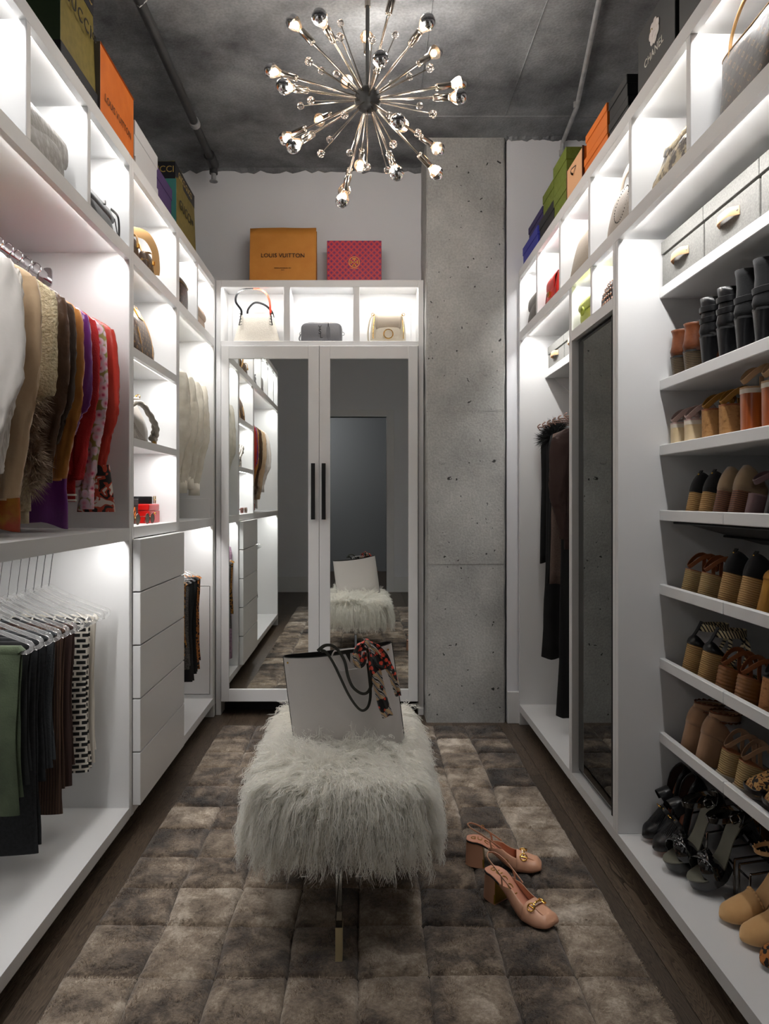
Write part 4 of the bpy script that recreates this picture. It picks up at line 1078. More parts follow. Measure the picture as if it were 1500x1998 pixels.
class Foot:
    def __init__(s, H=.08, p=.006, tab=ROUND, y1=.055, y2=.16, spring=.006):
        s.H, s.p, s.tab, s.y1, s.y2, s.spring = H, p, tab, y1, y2, spring
        s.L = tab[-1][0]
    def top(s, y): return s.p + (s.H-s.p)*(1-smst(s.y1*.6, s.y2, y)) + s.spring*smst(.2, .24, y)
    def w(s, y): return lerp_tab(s.tab, y)
    def sole(s, t=.005, grow=0, y0=0, y1=.24):
        mb = MB(); rings = []
        for y in STY:
            if y < y0 or y > min(y1, s.L): continue
            w, z = s.w(y)+grow, s.top(y)
            rings.append([(-w,y,z-t),(w,y,z-t),(w,y,z),(-w,y,z)])
        return mb.loft(rings)
    def wedge(s, t=.004, taper=.012, y1=.215, grow=0, lev=10, dip=0):
        """solid wedge from the footbed to the ground"""
        n = [y for y in STY if y <= y1]
        out = [(s.w(y)+grow, y) for y in n]
        loop = [(x, y) for x, y in out] + [(-x, y) for x, y in reversed(out)]
        rings = []
        for k in range(lev+1):
            q = k/lev; ring = []
            for x, y in loop:
                z1 = max(s.top(y)-t, .003); kk = 1-smst(0, .09, y)
                ring.append((x*(1-.06*(1-q)*kk), y + taper*(1-q)*kk, z1*q))
            rings.append(ring)
        return MB().loft(rings)
    def heel(s, ln=.055, scale=(.85,.8), t=.005, lev=10, back=0.0, curve=0.0, grow=0, sq=False):
        """block heel: scale=(x,y) size of the heel at the ground relative to the top"""
        ys = [0,.003,.008,.016,.03,ln-.006,ln]
        half = [(max(s.w(y)+grow-.001, .006), y) for y in ys]
        loop = half + [(-x, y) for x, y in reversed(half)]
        rings = []
        for k in range(lev+1):
            q = k/lev; f = (1-q)**.8 if not curve else (1-q)**curve
            sx = 1+(scale[0]-1)*f; sy = 1+(scale[1]-1)*f
            ring = []
            for x, y in loop:
                z1 = s.top(y)-t
                ring.append((x*sx, back*(1-q) + (y)*sy, z1*q))
            rings.append(ring)
        return MB().loft(rings)
    def counter(s, hb=.055, hs=.03, yend=.10, n=24, lean=.10, pow_=1.3, fwd=.006, lev=5):
        """wall round the heel: hb high at the back, hs at its ends"""
        ys = [y for y in STY if y <= yend]
        right = [(s.w(y), y) for y in ys]
        path = list(reversed(right)) + [(-x, y) for x, y in right]
        rings = []
        for k in range(lev+1):
            q = k/lev; ring = []
            for x, y in path:
                h = hs + (hb-hs)*(1-min(1, y/yend))**pow_
                bulge = .0025*math.sin(math.pi*q)
                sx = 1 - lean*q*q
                ring.append((x*sx + math.copysign(bulge, x)*(y > .004), y + (fwd*q*q - bulge)*(1-smst(0,.04,y)), s.top(y)-.002 + h*q))
            rings.append(ring)
        return MB().loft(rings, False, False, closed=False)
    def vamp(s, y0=.12, h0=.05, h1=.022, n=14, y1=None, curve=.8):
        """dome over the toes from y0 to the tip"""
        ys = sorted({y0} | {y for y in STY if y0 < y <= (y1 or s.L)}); rings = []
        for y in ys:
            u = (y-y0)/(s.L-y0); w = s.w(y); z = s.top(y)-.003
            h = (h0+(h1-h0)*u**curve)
            if y1 is None: h *= (1-smst(.75, 1.02, u)*.72)
            rings.append([(w*math.copysign(abs(math.cos(math.pi*k/n))**.75, math.cos(math.pi*k/n)), y, z + h*math.sin(math.pi*k/n)**.8) for k in range(n+1)])
        return MB().loft(rings, False, y1 is None, closed=False)
    def strap(s, c, rx, ry, tilt=0, w=.006, t=.0016, n=28, a0=0, a1=360, up=(0,0,1), saddle=0):
        """flat loop round the ankle at c (tilt raises the front)"""
        pts = []
        for k in range(n + (a1-a0 < 360)):
            a = R(a0 + (a1-a0)*k/n)
            y = ry*math.sin(a); pts.append((c[0]+rx*math.cos(a), c[1]+y, c[2]+tilt*y-saddle*math.sin(a)**2))
        return MB().tube(pts, 1, 8, closed=a1-a0 >= 360, flat=(w, t), up=up)
    def band(s, y, h, w=.012, dy=0, t=.0016, n=14, skew=0):
        """strap across the foot"""
        ww, z = s.w(y)+.001, s.top(y)
        pts = [(ww*math.cos(math.pi*k/n), y+dy*math.sin(math.pi*k/n)+skew*math.cos(math.pi*k/n), z-.004+h*math.sin(math.pi*k/n)**.7) for k in range(n+1)]
        return MB().tube(pts, 1, 8, flat=(w, t), up=(0,1,0))
def stick(mb, name, m, root, **k): return mb.build(name, m, root, **k)

D('jute', c='a97f4c', c2='d0ab74', kind='wave', sc=52, distort=1.2, rough=.85, bump=1, bs=.7, bd=.004)
D('jute_pale', c='a98a58', c2='cdb283', kind='wave', sc=52, distort=1.2, rough=.85, bump=1, bs=.7, bd=.004)
D('stacked_brown', c='4a2a17', c2='7a4a2b', kind='wave', sc=55, distort=.3, rough=.5, bump=1, bs=.3, bd=.002)
D('stacked_dark', c='2d2419', c2='5b4a33', kind='wave', sc=60, distort=.4, rough=.45, bump=1, bs=.2, bd=.002)
D('ribbed_wood', c='8a5a2c', rough=.4)
D('cork', c='a97c4a', c2='7a532d', sc=70, fac=(.5,.75), rough=.8, bump=120, bs=.3)
D('cork_red', c='b07a4c', c2='6b4027', sc=60, fac=(.5,.8), rough=.8, bump=120, bs=.3, stretch=(1,1,2.2))
D('brown_leather', c='55290f', c2='7a4322', sc=18, rough=.38, bump=40, bs=.15)
D('black_leather', c='141416', rough=.28, bump=60, bs=.08); D('black_suede', c='121214', rough=.9, sheen=.08, bump=300, bs=.1)
D('black_patent', c='08080a', rough=.06, coat=.6); D('taupe_suede', c='8c735b', c2='97805f', sc=20, rough=.9, sheen=.3)
D('camel_suede', c='a37d5e', c2='b08a6a', sc=14, rough=.9, sheen=.3); D('mustard', c='b3801f', c2='9a6a17', sc=18, rough=.6)
D('cream_heel', c='d9c4a0', rough=.5, c2='d0b98f', sc=20); D('mauve', c='b59a93', rough=.5); D('mauve_dark', c='6d5354', rough=.5)
D('tan_strap', c='8a4f2a', rough=.5); D('beige_strap', c='b08d68', rough=.55); D('mustard_strap', c='93671f', rough=.6)
D('orange_wood', c='8e4317', c2='ad5b22', sc=10, stretch=(3,3,.4), rough=.3, coat=.3)
D('white_rubber', c='cfc6b8', rough=.6); D('tan_flat', c='c69a64', c2='d0a672', sc=14, rough=.85, sheen=.2)
D('rust', c='6d3a1f', rough=.85); D('pink_insole', c='c07f66', rough=.5); D('grey_insole', c='6b6a5e', rough=.35)
D('stripe_strap', c='d8c8a0', c2='17151a', kind='wave', sc=42, fac=(.62,.68), rough=.7, rotm=(R(50),0,0)) 
def leopard_custom(base='c99a5c', spot='1e1310', scale=95):
    def f(m, nt, N, L, b, mp):
        n = N.new('ShaderNodeTexNoise'); n.inputs['Scale'].default_value = scale; n.inputs['Detail'].default_value = 0; n.inputs['Distortion'].default_value = .6
        L.new(mp.outputs[0], n.inputs['Vector'])
        r = N.new('ShaderNodeValToRGB'); cr = r.color_ramp; cr.interpolation = 'CONSTANT'
        cr.elements[0].position = 0; cr.elements[0].color = srgb(spot); cr.elements[1].position = .43; cr.elements[1].color = srgb(base)
        e = cr.elements.new(.66); e.color = srgb('7a4a22')
        L.new(n.outputs[0], r.inputs[0]); L.new(r.outputs[0], b.inputs['Base Color'])
    return f
D('leopard', rough=.7, custom=leopard_custom())
D('leopard_dark', rough=.7, custom=leopard_custom('a8682c', '140d0a', 80))
def shoe_root(label, name='high_heel', group=None):
    return thing(name, label, 'shoe', (0,0,0), group=group)

def boot(label, m, mh, H=.075, heel_sc=(.62,.55), shaft=.06, cuff=None, straps=0, ln=.055):
    r = shoe_root(label, 'ankle_boot'); f = Foot(H)
    f.sole(.006).build('sole', 'matte_black', r)
    f.heel(ln, heel_sc, .004, back=.006).build('heel', mh, r)
    mb = MB()
    # one continuous upper: foot dome lofting up into the ankle shaft
    rings = []; n = 26
    spec = [(0,.052,.051,.0315,0),(.018,.051,.054,.0345,0),(.036,.048,.047,.0315,0),(.055,.046,.043,.030,.002),(.055+shaft*.4,.046,.041,.030,.004),(.055+shaft*.75,.046,.043,.032,.004),(.055+shaft,.047,.047,.035,.006)]
    for (h, cy, ry, rx, ln_) in spec:
        ring = []
        for k in range(n):
            a = 2*math.pi*k/n; y = cy + ry*math.sin(a)
            base = f.top(max(0, y))-.003 if h < .05 else H-.003
            ring.append((rx*math.cos(a), y, base*(1-smst(0,.055,h)) + (H-.003)*smst(0,.055,h) + h + (.004*max(0,-math.sin(a)) if h > .1 else 0)))
        rings.append(ring)
    mb.loft(rings, False, False)
    mb.build('shaft', m, r, solid=.003)
    f.vamp(.062, .075, .024, 16).build('vamp', m, r, solid=.003)
    for k in range(straps):
        z = H+.05+.028*k
        s_ = f.strap((0, .046, z), .034, .047, .15-.1*k, .009, .0028).build('strap', m, r)
        MB().tube([(.036+.004*math.cos(a), .046+.012*math.cos(a*1), z+.012*math.sin(a)) for a in [i*math.pi/6 for i in range(12)]], .0022, 6, closed=True).build('buckle', 'dark_chrome', s_)
    return r
def espadrille(label, m, mw='jute', H=.09, straps='closed', mstrap=None, base=None, top=None, stud=False, p=.018, hb=.065, taper=.01):
    r = shoe_root(label, 'wedge_heel'); f = Foot(H, p)
    f.wedge(.003, taper, .225).build('wedge', mw, r)
    if base: 
        f2 = Foot(.016, .012); f2.wedge(0, 0, .225, .0015).build('rubber_sole', base, r)
    f.sole(.003, .0012, 0, .225).build('insole', top or m, r)
    if straps == 'closed':
        f.counter(hb, .028, .115, lean=.14, pow_=1.1, fwd=.014).build('heel_counter', m, r, solid=.0025)
        MB().tube([(0, .009, H+hb*.7), (0, .0115, H+hb*.95), (0, .014, H+hb+.004)], 1, 8, flat=(.0018,.0105), up=(0,1,0)).build('pull_tab', m, r)
        f.vamp(.13, .045, .024).build('vamp', m, r, solid=.0025)
        if stud: MB().sphere((0, .0085, H+hb*.86), .0032, 8, 6).build('stud', 'gold', r)
    elif straps == 'ankle':
        f.strap((0, .048, H+.056), .027, .046, .12, .0065, .0015, saddle=.045).build('ankle_strap', mstrap or m, r)
        for s_ in (-1, 1):
            MB().tube(smooth_path([(s_*.0285, .075, f.top(.075)), (s_*.031, .066, H+.01), (s_*.0275, .056, H+.05)]), 1, 8, flat=(.0015,.006), up=(1,0,0)).build('side_strap', mstrap or m, r)
        f.band(.165, .05, .016).build('toe_strap', mstrap or m, r)
    elif straps == 'stripe':
        f.counter(.03, .008, .05, lean=.25, fwd=.012).build('heel_counter', m, r, solid=.003)
        MB().tube(smooth_path([(0, .003, H+.015), (0, .012, H+.04), (0, .02, H+.075)]), [1,1,1,1,1,1,1,1,1,1,1,1,1], 8, flat=(.002,.0085), up=(0,1,0)).build('heel_tab', m, r)
        f.strap((0, .062, H+.068), .030, .042, .30, .011, .0012).build('ankle_strap', 'stripe_strap', r)
        for s_ in (-1, 1):
            MB().tube(smooth_path([(s_*.03, .10, f.top(.10)), (s_*.02, .115, H+.03), (-s_*.008, .10, H+.065), (-s_*.024, .075, H+.075)]), 1, 8, flat=(.0012,.011), up=(0,1,0)).build('cross_strap', 'stripe_strap', r)
        f.band(.17, .045, .02).build('toe_strap', 'stripe_strap', r)
    return r
def block_sandal(label, mh, ms, H=.075, mtop=None, hs=(1.0,.95), buckle=False, ln=.058, collar=None, strap_r=.03, lift=.024, mo=None):
    r = shoe_root(label, 'block_heel_sandal'); f = Foot(H, .010)
    f.sole(.005).build('insole', mtop or ms, r)
    f.heel(ln, hs, .005, back=.001).build('heel', mh, r)
    if collar: MB().loft([[(x*1.03, y, H-.005-h) for x, y in [(f.w(q), q) for q in (0,.004,.01,.02,.035,ln)] + [(-f.w(q), q) for q in (ln,.035,.02,.01,.004,0)]] for h in (.012, 0)]).build('heel_collar', collar, r)
    f.strap((0, .046, H+lift+.016), strap_r, .044, .25, .0075, .0016, saddle=.026).build('ankle_strap', ms, r)
    for s_ in (-1, 1):
        MB().tube(smooth_path([(s_*.0285, .075, f.top(.075)), (s_*.031, .07, H+.0), (s_*.028, .066, H+lift)]), 1, 8, flat=(.0015,.0065), up=(1,0,0)).build('side_strap', ms, r)
    f.band(.16, .05, .017).build('toe_strap', ms, r); f.band(.19, .04, .012).build('toe_strap', ms, r)
    if buckle:
        MB().tube([(-.032, .04+.011*math.copysign(abs(math.cos(a))**.5, math.cos(a)), H+lift+.011*math.copysign(abs(math.sin(a))**.5, math.sin(a))) for a in [i*math.pi/8 for i in range(16)]], .0022, 6, closed=True).build('buckle', ms, r)
    return r
def block_pump(label, m, mh, H=.085, hs=(.95,.9), hb=.062, fringe=None, hood=None, ln=.058):
    r = shoe_root(label, 'block_heel_pump'); f = Foot(H, .008)
    f.sole(.005).build('insole', m, r)
    f.heel(ln, hs, .005, back=.003).build('heel', mh, r)
    f.counter(hb, .03, .11, lean=.12, fwd=.012).build('heel_counter', m, r, solid=.0025)
    f.vamp(.125, .045, .024).build('vamp', m, r, solid=.0025)
    if fringe:
        s_ = f.strap((0, .052, H+hb+.004), .03, .044, .2, .009, .0022).build('ankle_strap', m, r)
        for dz in (-.010, .010):
            mb = MB(); rings = []
            for k in range(49):
                a = 2*math.pi*k/48; o_ = .003*math.sin(k*2.6)+.003
                rings.append([((.031+q*.6*o_)*math.cos(a), .052+(.045+q*.6*o_)*math.sin(a), H+hb+.004+dz*(1+.5*q)+.2*(.045)*math.sin(a)+dz*.25*q*math.sin(k*2.1)) for q in (0, 1)])
            mb.loft(rings, False, False, closed=False); mb.build('fringe', fringe, s_, solid=.001)
    return r
def copies(root, label, spots, group=None):
    """root moved to spots[0]; the others are copies (a pair shares its label through group)"""
    out = []
    for k, (loc, rot) in enumerate(spots):
        o = root if k == 0 else copy_tree(root)
        o.location = loc; o.rotation_euler = rot
        o['label'] = label
        if group: o['group'] = group
        out.append(o)
    return out
XH = .992
RF = (0, 0, R(-90))
def flat_spots(z, ys, jit=0, xo=0): return [((XH+xo, y, z+.0005), (0, 0, R(-90+jit*(1 if k % 2 else -1)))) for k, y in enumerate(ys)]
def tilt_spots(z, ys, dx=.006):
    # heel rests just behind the lip, on the sloped shelf
    return [((XS+.018+dx, y, z-.024+.005-dx*math.tan(TILT)), (-TILT, 0, R(-90))) for y in ys]
# boots shelf
copies(boot('x', 'brown_leather', 'stacked_dark', .068, (.78,.72), .032), 'brown leather ankle boot with stacked heel on the boot shelf', flat_spots(1.605, (2.315, 2.225)), 'pair of brown ankle boots')
copies(boot('x', 'black_leather', 'black_leather', .088, (.50,.42), .055, straps=2), 'shiny black leather ankle boot with wrapped buckle straps', flat_spots(1.605, (2.115, 2.012)), 'pair of shiny black boots')
copies(boot('x', 'black_suede', 'black_leather', .092, (.52,.45), .07, straps=1), 'black suede ankle boot with buckled strap and slim heel', flat_spots(1.605, (1.915, 1.825)), 'pair of black suede boots')
copies(boot('x', 'black_leather', 'black_leather', .092, (.52,.45), .07), 'plain black leather ankle boot beside the suede boots', flat_spots(1.605, (1.73, 1.64)), 'pair of plain black boots')
# cork and wood heels shelf
copies(block_sandal('x', 'cream_heel', 'mauve', .068, 'mauve', (1.12,1.06), True, collar='white_rubber'), 'mauve sandal with cream block heel and covered buckle', flat_spots(1.391, (2.315, 2.215)), 'pair of mauve sandals')
copies(block_sandal('x', 'cork', 'mustard_strap', .085, 'tan_strap', (1.0,.95)), 'sandal with tall cork block heel and mustard suede strap', flat_spots(1.391, (2.10, 1.998)), 'pair of cork heeled sandals')
copies(block_sandal('x', 'orange_wood', 'beige_strap', .115, 'beige_strap', (.92,.9), lift=.034, collar='white_rubber'), 'sandal with glossy orange wood heel and beige strap', flat_spots(1.391, (1.885, 1.783)), 'pair of orange wood heeled sandals')
# sloped shelves
copies(espadrille('x', 'black_suede', 'jute', .085, stud=True, taper=.004), 'black espadrille wedge with gold stud beside taupe pumps', tilt_spots(SH_TILT[0], (2.234, 2.147)), 'pair of black espadrilles on third shelf')
copies(block_pump('x', 'taupe_suede', 'stacked_brown', .09, (.95,.92), .07), 'taupe suede pump with stacked brown block heel', tilt_spots(SH_TILT[0], (2.060, 1.973)), 'pair of taupe pumps')
copies(block_sandal('x', 'mauve_dark', 'mauve_dark', .075, None, (.6,.6), lift=.05), 'dark mauve strappy sandal beside the taupe pumps', tilt_spots(SH_TILT[0], (1.885,)), None)
copies(block_sandal('x', 'black_leather', 'black_leather', .115, 'tan_strap', (.45,.5), collar='tan_strap'), 'black tall heel sandal with tan collar beside the mauve sandal', tilt_spots(SH_TILT[0], (1.796, 1.706)), 'pair of black tall heeled sandals')
copies(espadrille('x', 'tan_strap', 'jute_pale', .085, 'ankle', 'tan_strap', 'white_rubber', taper=.004), 'jute wedge sandal with thin brown ankle strap and pale rubber sole', tilt_spots(SH_TILT[1], (2.262, 2.152)), 'pair of jute wedges with brown straps')
copies(espadrille('x', 'black_suede', 'jute', .10, stud=True, taper=.004), 'black espadrille wedge with gold stud beside mustard heels', tilt_spots(SH_TILT[1], (2.03, 1.925)), 'pair of black espadrilles on fourth shelf')
copies(block_pump('x', 'mustard', 'mustard', .10, (1.05,1.0), .03), 'mustard leather heel beside the black espadrilles', tilt_spots(SH_TILT[1], (1.825, 1.73)), 'pair of mustard heels')
copies(espadrille('x', 'black_leather', 'jute', .095, 'stripe', taper=.004), 'jute wedge with black heel tab and striped crossing straps', tilt_spots(SH_TILT[2], (2.255, 2.150)), 'pair of striped strap wedges')
def ribbed(label):
    r = espadrille(label, 'tan_strap', 'ribbed_wood', .072, 'ankle', 'tan_strap')
    for c in list(r.children):
        if c.name.startswith('wedge'): bpy.data.objects.remove(c)
    f = Foot(.072, .018); n = [y for y in STY if y <= .225]
    loop = [(f.w(y), y) for y in n] + [(-f.w(y), y) for y in reversed(n)]
    rings = []
    for k in range(45):
        q = k/44; bl = .0016*abs(math.sin(q*math.pi*7)); ring = []
        for x, y in loop:
            kk = 1-smst(0, .09, y)
            ring.append((x*(1+bl/.03), y+.006*(1-q)*kk-bl*(1-smst(0,.03,y)), max(f.top(y)-.003, .004)*q))
        rings.append(ring)
    MB().loft(rings).build('wedge', 'ribbed_wood', r, angle=70)
    return r
copies(ribbed('x'), 'brown wedge with deep horizontal ribs and buckled strap', tilt_spots(SH_TILT[2], (2.04, 1.935)), 'pair of ribbed brown wedges')
copies(espadrille('x', 'black_leather', 'cork_red', .095, 'ankle', 'black_leather'), 'reddish cork wedge with black ankle straps', tilt_spots(SH_TILT[2], (1.825, 1.73)), 'pair of cork wedges')
copies(block_pump('x', 'camel_suede', 'camel_suede', .088, (1.05,1.0), .06, fringe='rust', ln=.066), 'camel suede block heel pump with fringed ankle strap', tilt_spots(SH_TILT[3], (2.262, 2.16)), 'pair of camel fringed pumps')
copies(espadrille('x', 'tan_strap', 'jute_pale', .085, 'ankle', 'camel_suede', 'white_rubber', taper=.004), 'jute wedge sandal with whipstitched camel ankle strap', tilt_spots(SH_TILT[3], (2.03, 1.937)), 'pair of jute wedges with camel straps')
def toe_flat(label, m, trim, name='pump'):
    r = shoe_root(label, name); f = Foot(.055, .008, SQUARE)
    f.sole(.005).build('insole', 'matte_black', r); f.heel(.05, (.8,.8), .005).build('heel', 'matte_black', r)
    f.vamp(.135, .045, .03).build('vamp', m, r, solid=.003)
    f.counter(.036, .028, .13, lean=.1).build('heel_counter', trim, r, solid=.003)
    pts = [(f.w(y)+.0005, y, f.top(y)+.006) for y in STY if y >= .135]; pts = pts + [(-x, y, z) for x, y, z in reversed(pts)]
    MB().tube(pts, 1, 8, flat=(.007,.0022), up=(0,0,1)).build('toe_trim', trim, r)
    return r
# ---- shoes on the bottom shelf, hooked toe-down on wire racks
rk = thing('wire_shoe_rack', 'dark metal wire shoe rack on the bottom shelf', 'shoe rack', (1.12, 1.9, .11))
for y, zt_, hw_ in ((2.322, .225, .032), (2.19, .225, .032), (2.03, .225, .032), (1.944, .225, .028), (1.82, .158, .032), (1.70, .158, .032)):
    for s_ in (-hw_, hw_):
        MB().tube(smooth_path([(1.03, y+s_, .1134), (1.03, y+s_, zt_-.025), (1.045, y+s_, zt_-.013), (1.15, y+s_, zt_), (1.22, y+s_, zt_), (1.22, y+s_, .1134)], 5), .0032, 8).build('wire_arm', 'dark_chrome', rk, world=True)
    MB().tube([(1.03, y-hw_, zt_-.03), (1.03, y+hw_, zt_-.03)], .003, 8).build('cross_wire', 'dark_chrome', rk, world=True)
MB().box(1.16, 1.20, 1.60, 2.355, .165, .185).build('rail', 'black', rk, smooth=False, bevel=.002, world=True)
for y in (1.63, 2.33): MB().box(1.165, 1.195, y-.012, y+.012, .1105, .17).build('rail_foot', 'black', rk, smooth=False, world=True)
# bar that carries the heels of the toe-out pair on the lowest sloped shelf
zb_ = SH_TILT[3]-.020-.195*math.tan(TILT)
MB().tube([(1.196, 1.70, zb_), (1.196, 1.70, .5032), (1.196, 1.89, .5032), (1.196, 1.89, zb_)], .004, 8).build('shoe_bar', 'black', R3, world=True)
def fringe_pump():
    r = shoe_root('x', 'fringed_pump'); f = Foot(.095, .012)
    f.sole(.005).build('insole', 'pink_insole', r); f.heel(.05, (.7,.62), .005, back=.006).build('heel', 'black_leather', r)
    f.counter(.052, .026, .135, lean=.08, fwd=.006).build('heel_counter', 'black_leather', r, solid=.0025)
    f.vamp(.13, .046, .028).build('vamp', 'black_leather', r, solid=.0025)
    for k in range(13):
        x = -.030 + .06*k/12; zz = f.top(.175)+.036*math.sqrt(max(0, 1-(x/.043)**2))
        MB().tube(smooth_path([(x*.75, .145, f.top(.145)+.046*math.sqrt(1-(x*.75/.045)**2)), (x*.95, .172, zz+.004), (x*1.12, .198, zz-.006), (x*1.2, .212, zz-.016)], 3), 1, 6, flat=(.0008,.0022), up=(0,0,1)).build('fringe', 'black_leather', r)
    MB().tube(smooth_path([(-.028, .108, f.top(.11)+.035), (-.02, .106, f.top(.11)+.066), (0, .104, f.top(.11)+.074), (.02, .106, f.top(.11)+.066), (.028, .108, f.top(.11)+.035)], 4), 1, 8, flat=(.02,.0014), up=(0,.9,.5)).build('pleated_flap', 'black_leather', r)
    f.band(.138, .05, .007).build('flap_band', 'black_leather', r)
    for dx_ in (-.0045, .0045):
        MB().tube([(dx_+.0085*math.cos(a), .140+.0045*math.sin(a), f.top(.14)+.052+.0085*math.sin(a)) for a in [R(30 if dx_ > 0 else 210)+i*R(300)/14 for i in range(15)]], .0016, 6).build('gold_emblem', 'gold', r)
    return r
TOE = -R(33)
def toe_out(y, xt=.912, pitch=TOE, z=.112, H=.095, L=.239):
    # local toe (0,L,~.01) must land at X=xt on the shelf
    c, s = math.cos(pitch), math.sin(pitch)
    dxx, dzz = L*c, L*s
    return ((xt+dxx-.004, y, z-dzz), (pitch, 0, R(90)))
copies(toe_flat('x', 'leopard', 'black_leather'), 'leopard print square toe pump with black trim, toes facing out', [toe_out(1.839, .992, -R(15), .451), toe_out(1.751, .992, -R(15), .451)], 'pair of leopard print pumps')
copies(fringe_pump(), 'black fringed leather pump with gold emblem hooked on the wire rack', [toe_out(2.312), toe_out(2.228)], 'pair of black fringed pumps')
def platform():
    r = shoe_root('x', 'platform_sandal'); f = Foot(.115, .032)
    f.sole(.004, 0).build('insole', 'grey_insole', r)
    f.heel(.05, (.55,.5), .005, back=.006).build('heel', 'black_patent', r)
    ys = [y for y in STY if y >= .11]; half = [(f.w(y)+.001, y) for y in ys]; loop = half + [(-x, y) for x, y in reversed(half)]
    MB().loft([[(x*(1-.06*(1-q)), y, (f.top(y)-.004)*q + .004*(1-q)*smst(.19,.24,y)*2 + (1-q)*.02*(1-smst(.11,.16,y))) for x, y in loop] for q in (0,.15,.5,.85,1)]).build('platform', 'black_patent', r)
    for sk in (.018, -.018):
        f.band(.172, .047, .018, t=.0025, skew=sk).build('toe_band', 'black_patent', r)
    MB().sphere((0, .172, f.top(.17)+.045), .016, 12, 8, (1.3, .8, .45)).build('knot', 'black_patent', r)
    s_ = f.strap((0, .058, f.H+.03), .033, .052, .25, .009, .002).build('ankle_strap', 'black_patent', r)
    MB().tube([(-.036, .05+.012*math.copysign(abs(math.cos(a))**.5, math.cos(a)), f.H+.03+.012*math.copysign(abs(math.sin(a))**.5, math.sin(a))) for a in [i*math.pi/8 for i in range(16)]], .0022, 6, closed=True).build('buckle', 'dark_chrome', s_)
    f.counter(.034, .004, .06, lean=.05).build('heel_counter', 'black_patent', r, solid=.0025)
    return r
copies(platform(), 'black patent platform sandal with knotted bands on the wire rack', [toe_out(2.122, .905, -R(28)), toe_out(2.02, .93, -R(28))], 'pair of black patent platforms')
copies(block_sandal('x', 'mustard_strap', 'mustard_strap', .08, None, (.8,.8), lift=.05), 'mustard brown suede strap sandal behind the patent platforms', [((1.269, 2.33, .1105), (0, 0, R(180))), ((1.3555, 2.32, .1105), (0, 0, R(180)))], 'pair of mustard brown sandals')
def scallop():
    r = shoe_root('x', 'scalloped_pump'); f = Foot(.075, .008)
    f.sole(.005).build('insole', 'tan_flat', r); f.heel(.045, (.8,.7), .005, back=.004).build('heel', 'tan_flat', r)
    v = f.vamp(.138, .040, .026)
    v.build('vamp', 'tan_flat', r, solid=.0025)
    n = 13
    for k in range(1, n):
        a = math.pi*k/n; w = f.w(.138)
        MB().sphere((w*.98*math.cos(a), .137, f.top(.138)-.003+.041*math.sin(a)**.8), .0055, 8, 6, (1,.7,1)).build('scallop', 'tan_flat', r)
    f.counter(.045, .012, .06, lean=.05).build('heel_counter', 'tan_flat', r, solid=.0025)
    pts = [(.030*math.cos(R(a)), .05+.045*math.sin(R(a)), f.H+.058+.012*math.sin(R(a))) for a in range(0, 360, 12)]
    s_ = MB().tube(pts, 1, 8, closed=True, flat=(.006,.0013), up=(0,0,1)).build('ankle_strap', 'tan_flat', r)
    for k, p in enumerate(pts[::2]):
        MB().sphere((p[0]*1.01, p[1], p[2]+.006), .0042, 6, 5, (.5,.5,1) if abs(p[0]) > .02 else (1,.5,1)).build('scallop', 'tan_flat', s_)
    for sd in (-1, 1): MB().tube([(sd*.028, .04, f.H), (sd*.030, .045, f.H+.056)], 1, 6, flat=(.0012,.005), up=(1,0,0)).build('side_strap', 'tan_flat', r)
    return r
copies(scallop(), 'tan suede pump with scalloped edges and round toe', [toe_out(1.868, .935, -R(20)), toe_out(1.775, .94, -R(20))], 'pair of tan scalloped pumps')
def leo():
    r = shoe_root('x', 'ballet_pump'); f = Foot(.06, .008)
    f.sole(.005).build('insole', 'matte_black', r); f.heel(.045, (.8,.7), .005).build('heel', 'matte_black', r)
    f.vamp(.13, .04, .026).build('vamp', 'leopard_dark', r, solid=.0025); f.counter(.045, .026, .14, lean=.05).build('heel_counter', 'leopard_dark', r, solid=.0025)
    MB().sphere((0, .15, f.top(.15)+.04), .01, 10, 6, (1.8,.6,.7)).build('bow', 'leopard_dark', r)
    return r
copies(leo(), 'brown leopard print pump beside the tan scalloped pumps', [toe_out(1.685, .94, -R(18)), toe_out(1.60, .94, -R(18))], 'pair of brown leopard pumps')

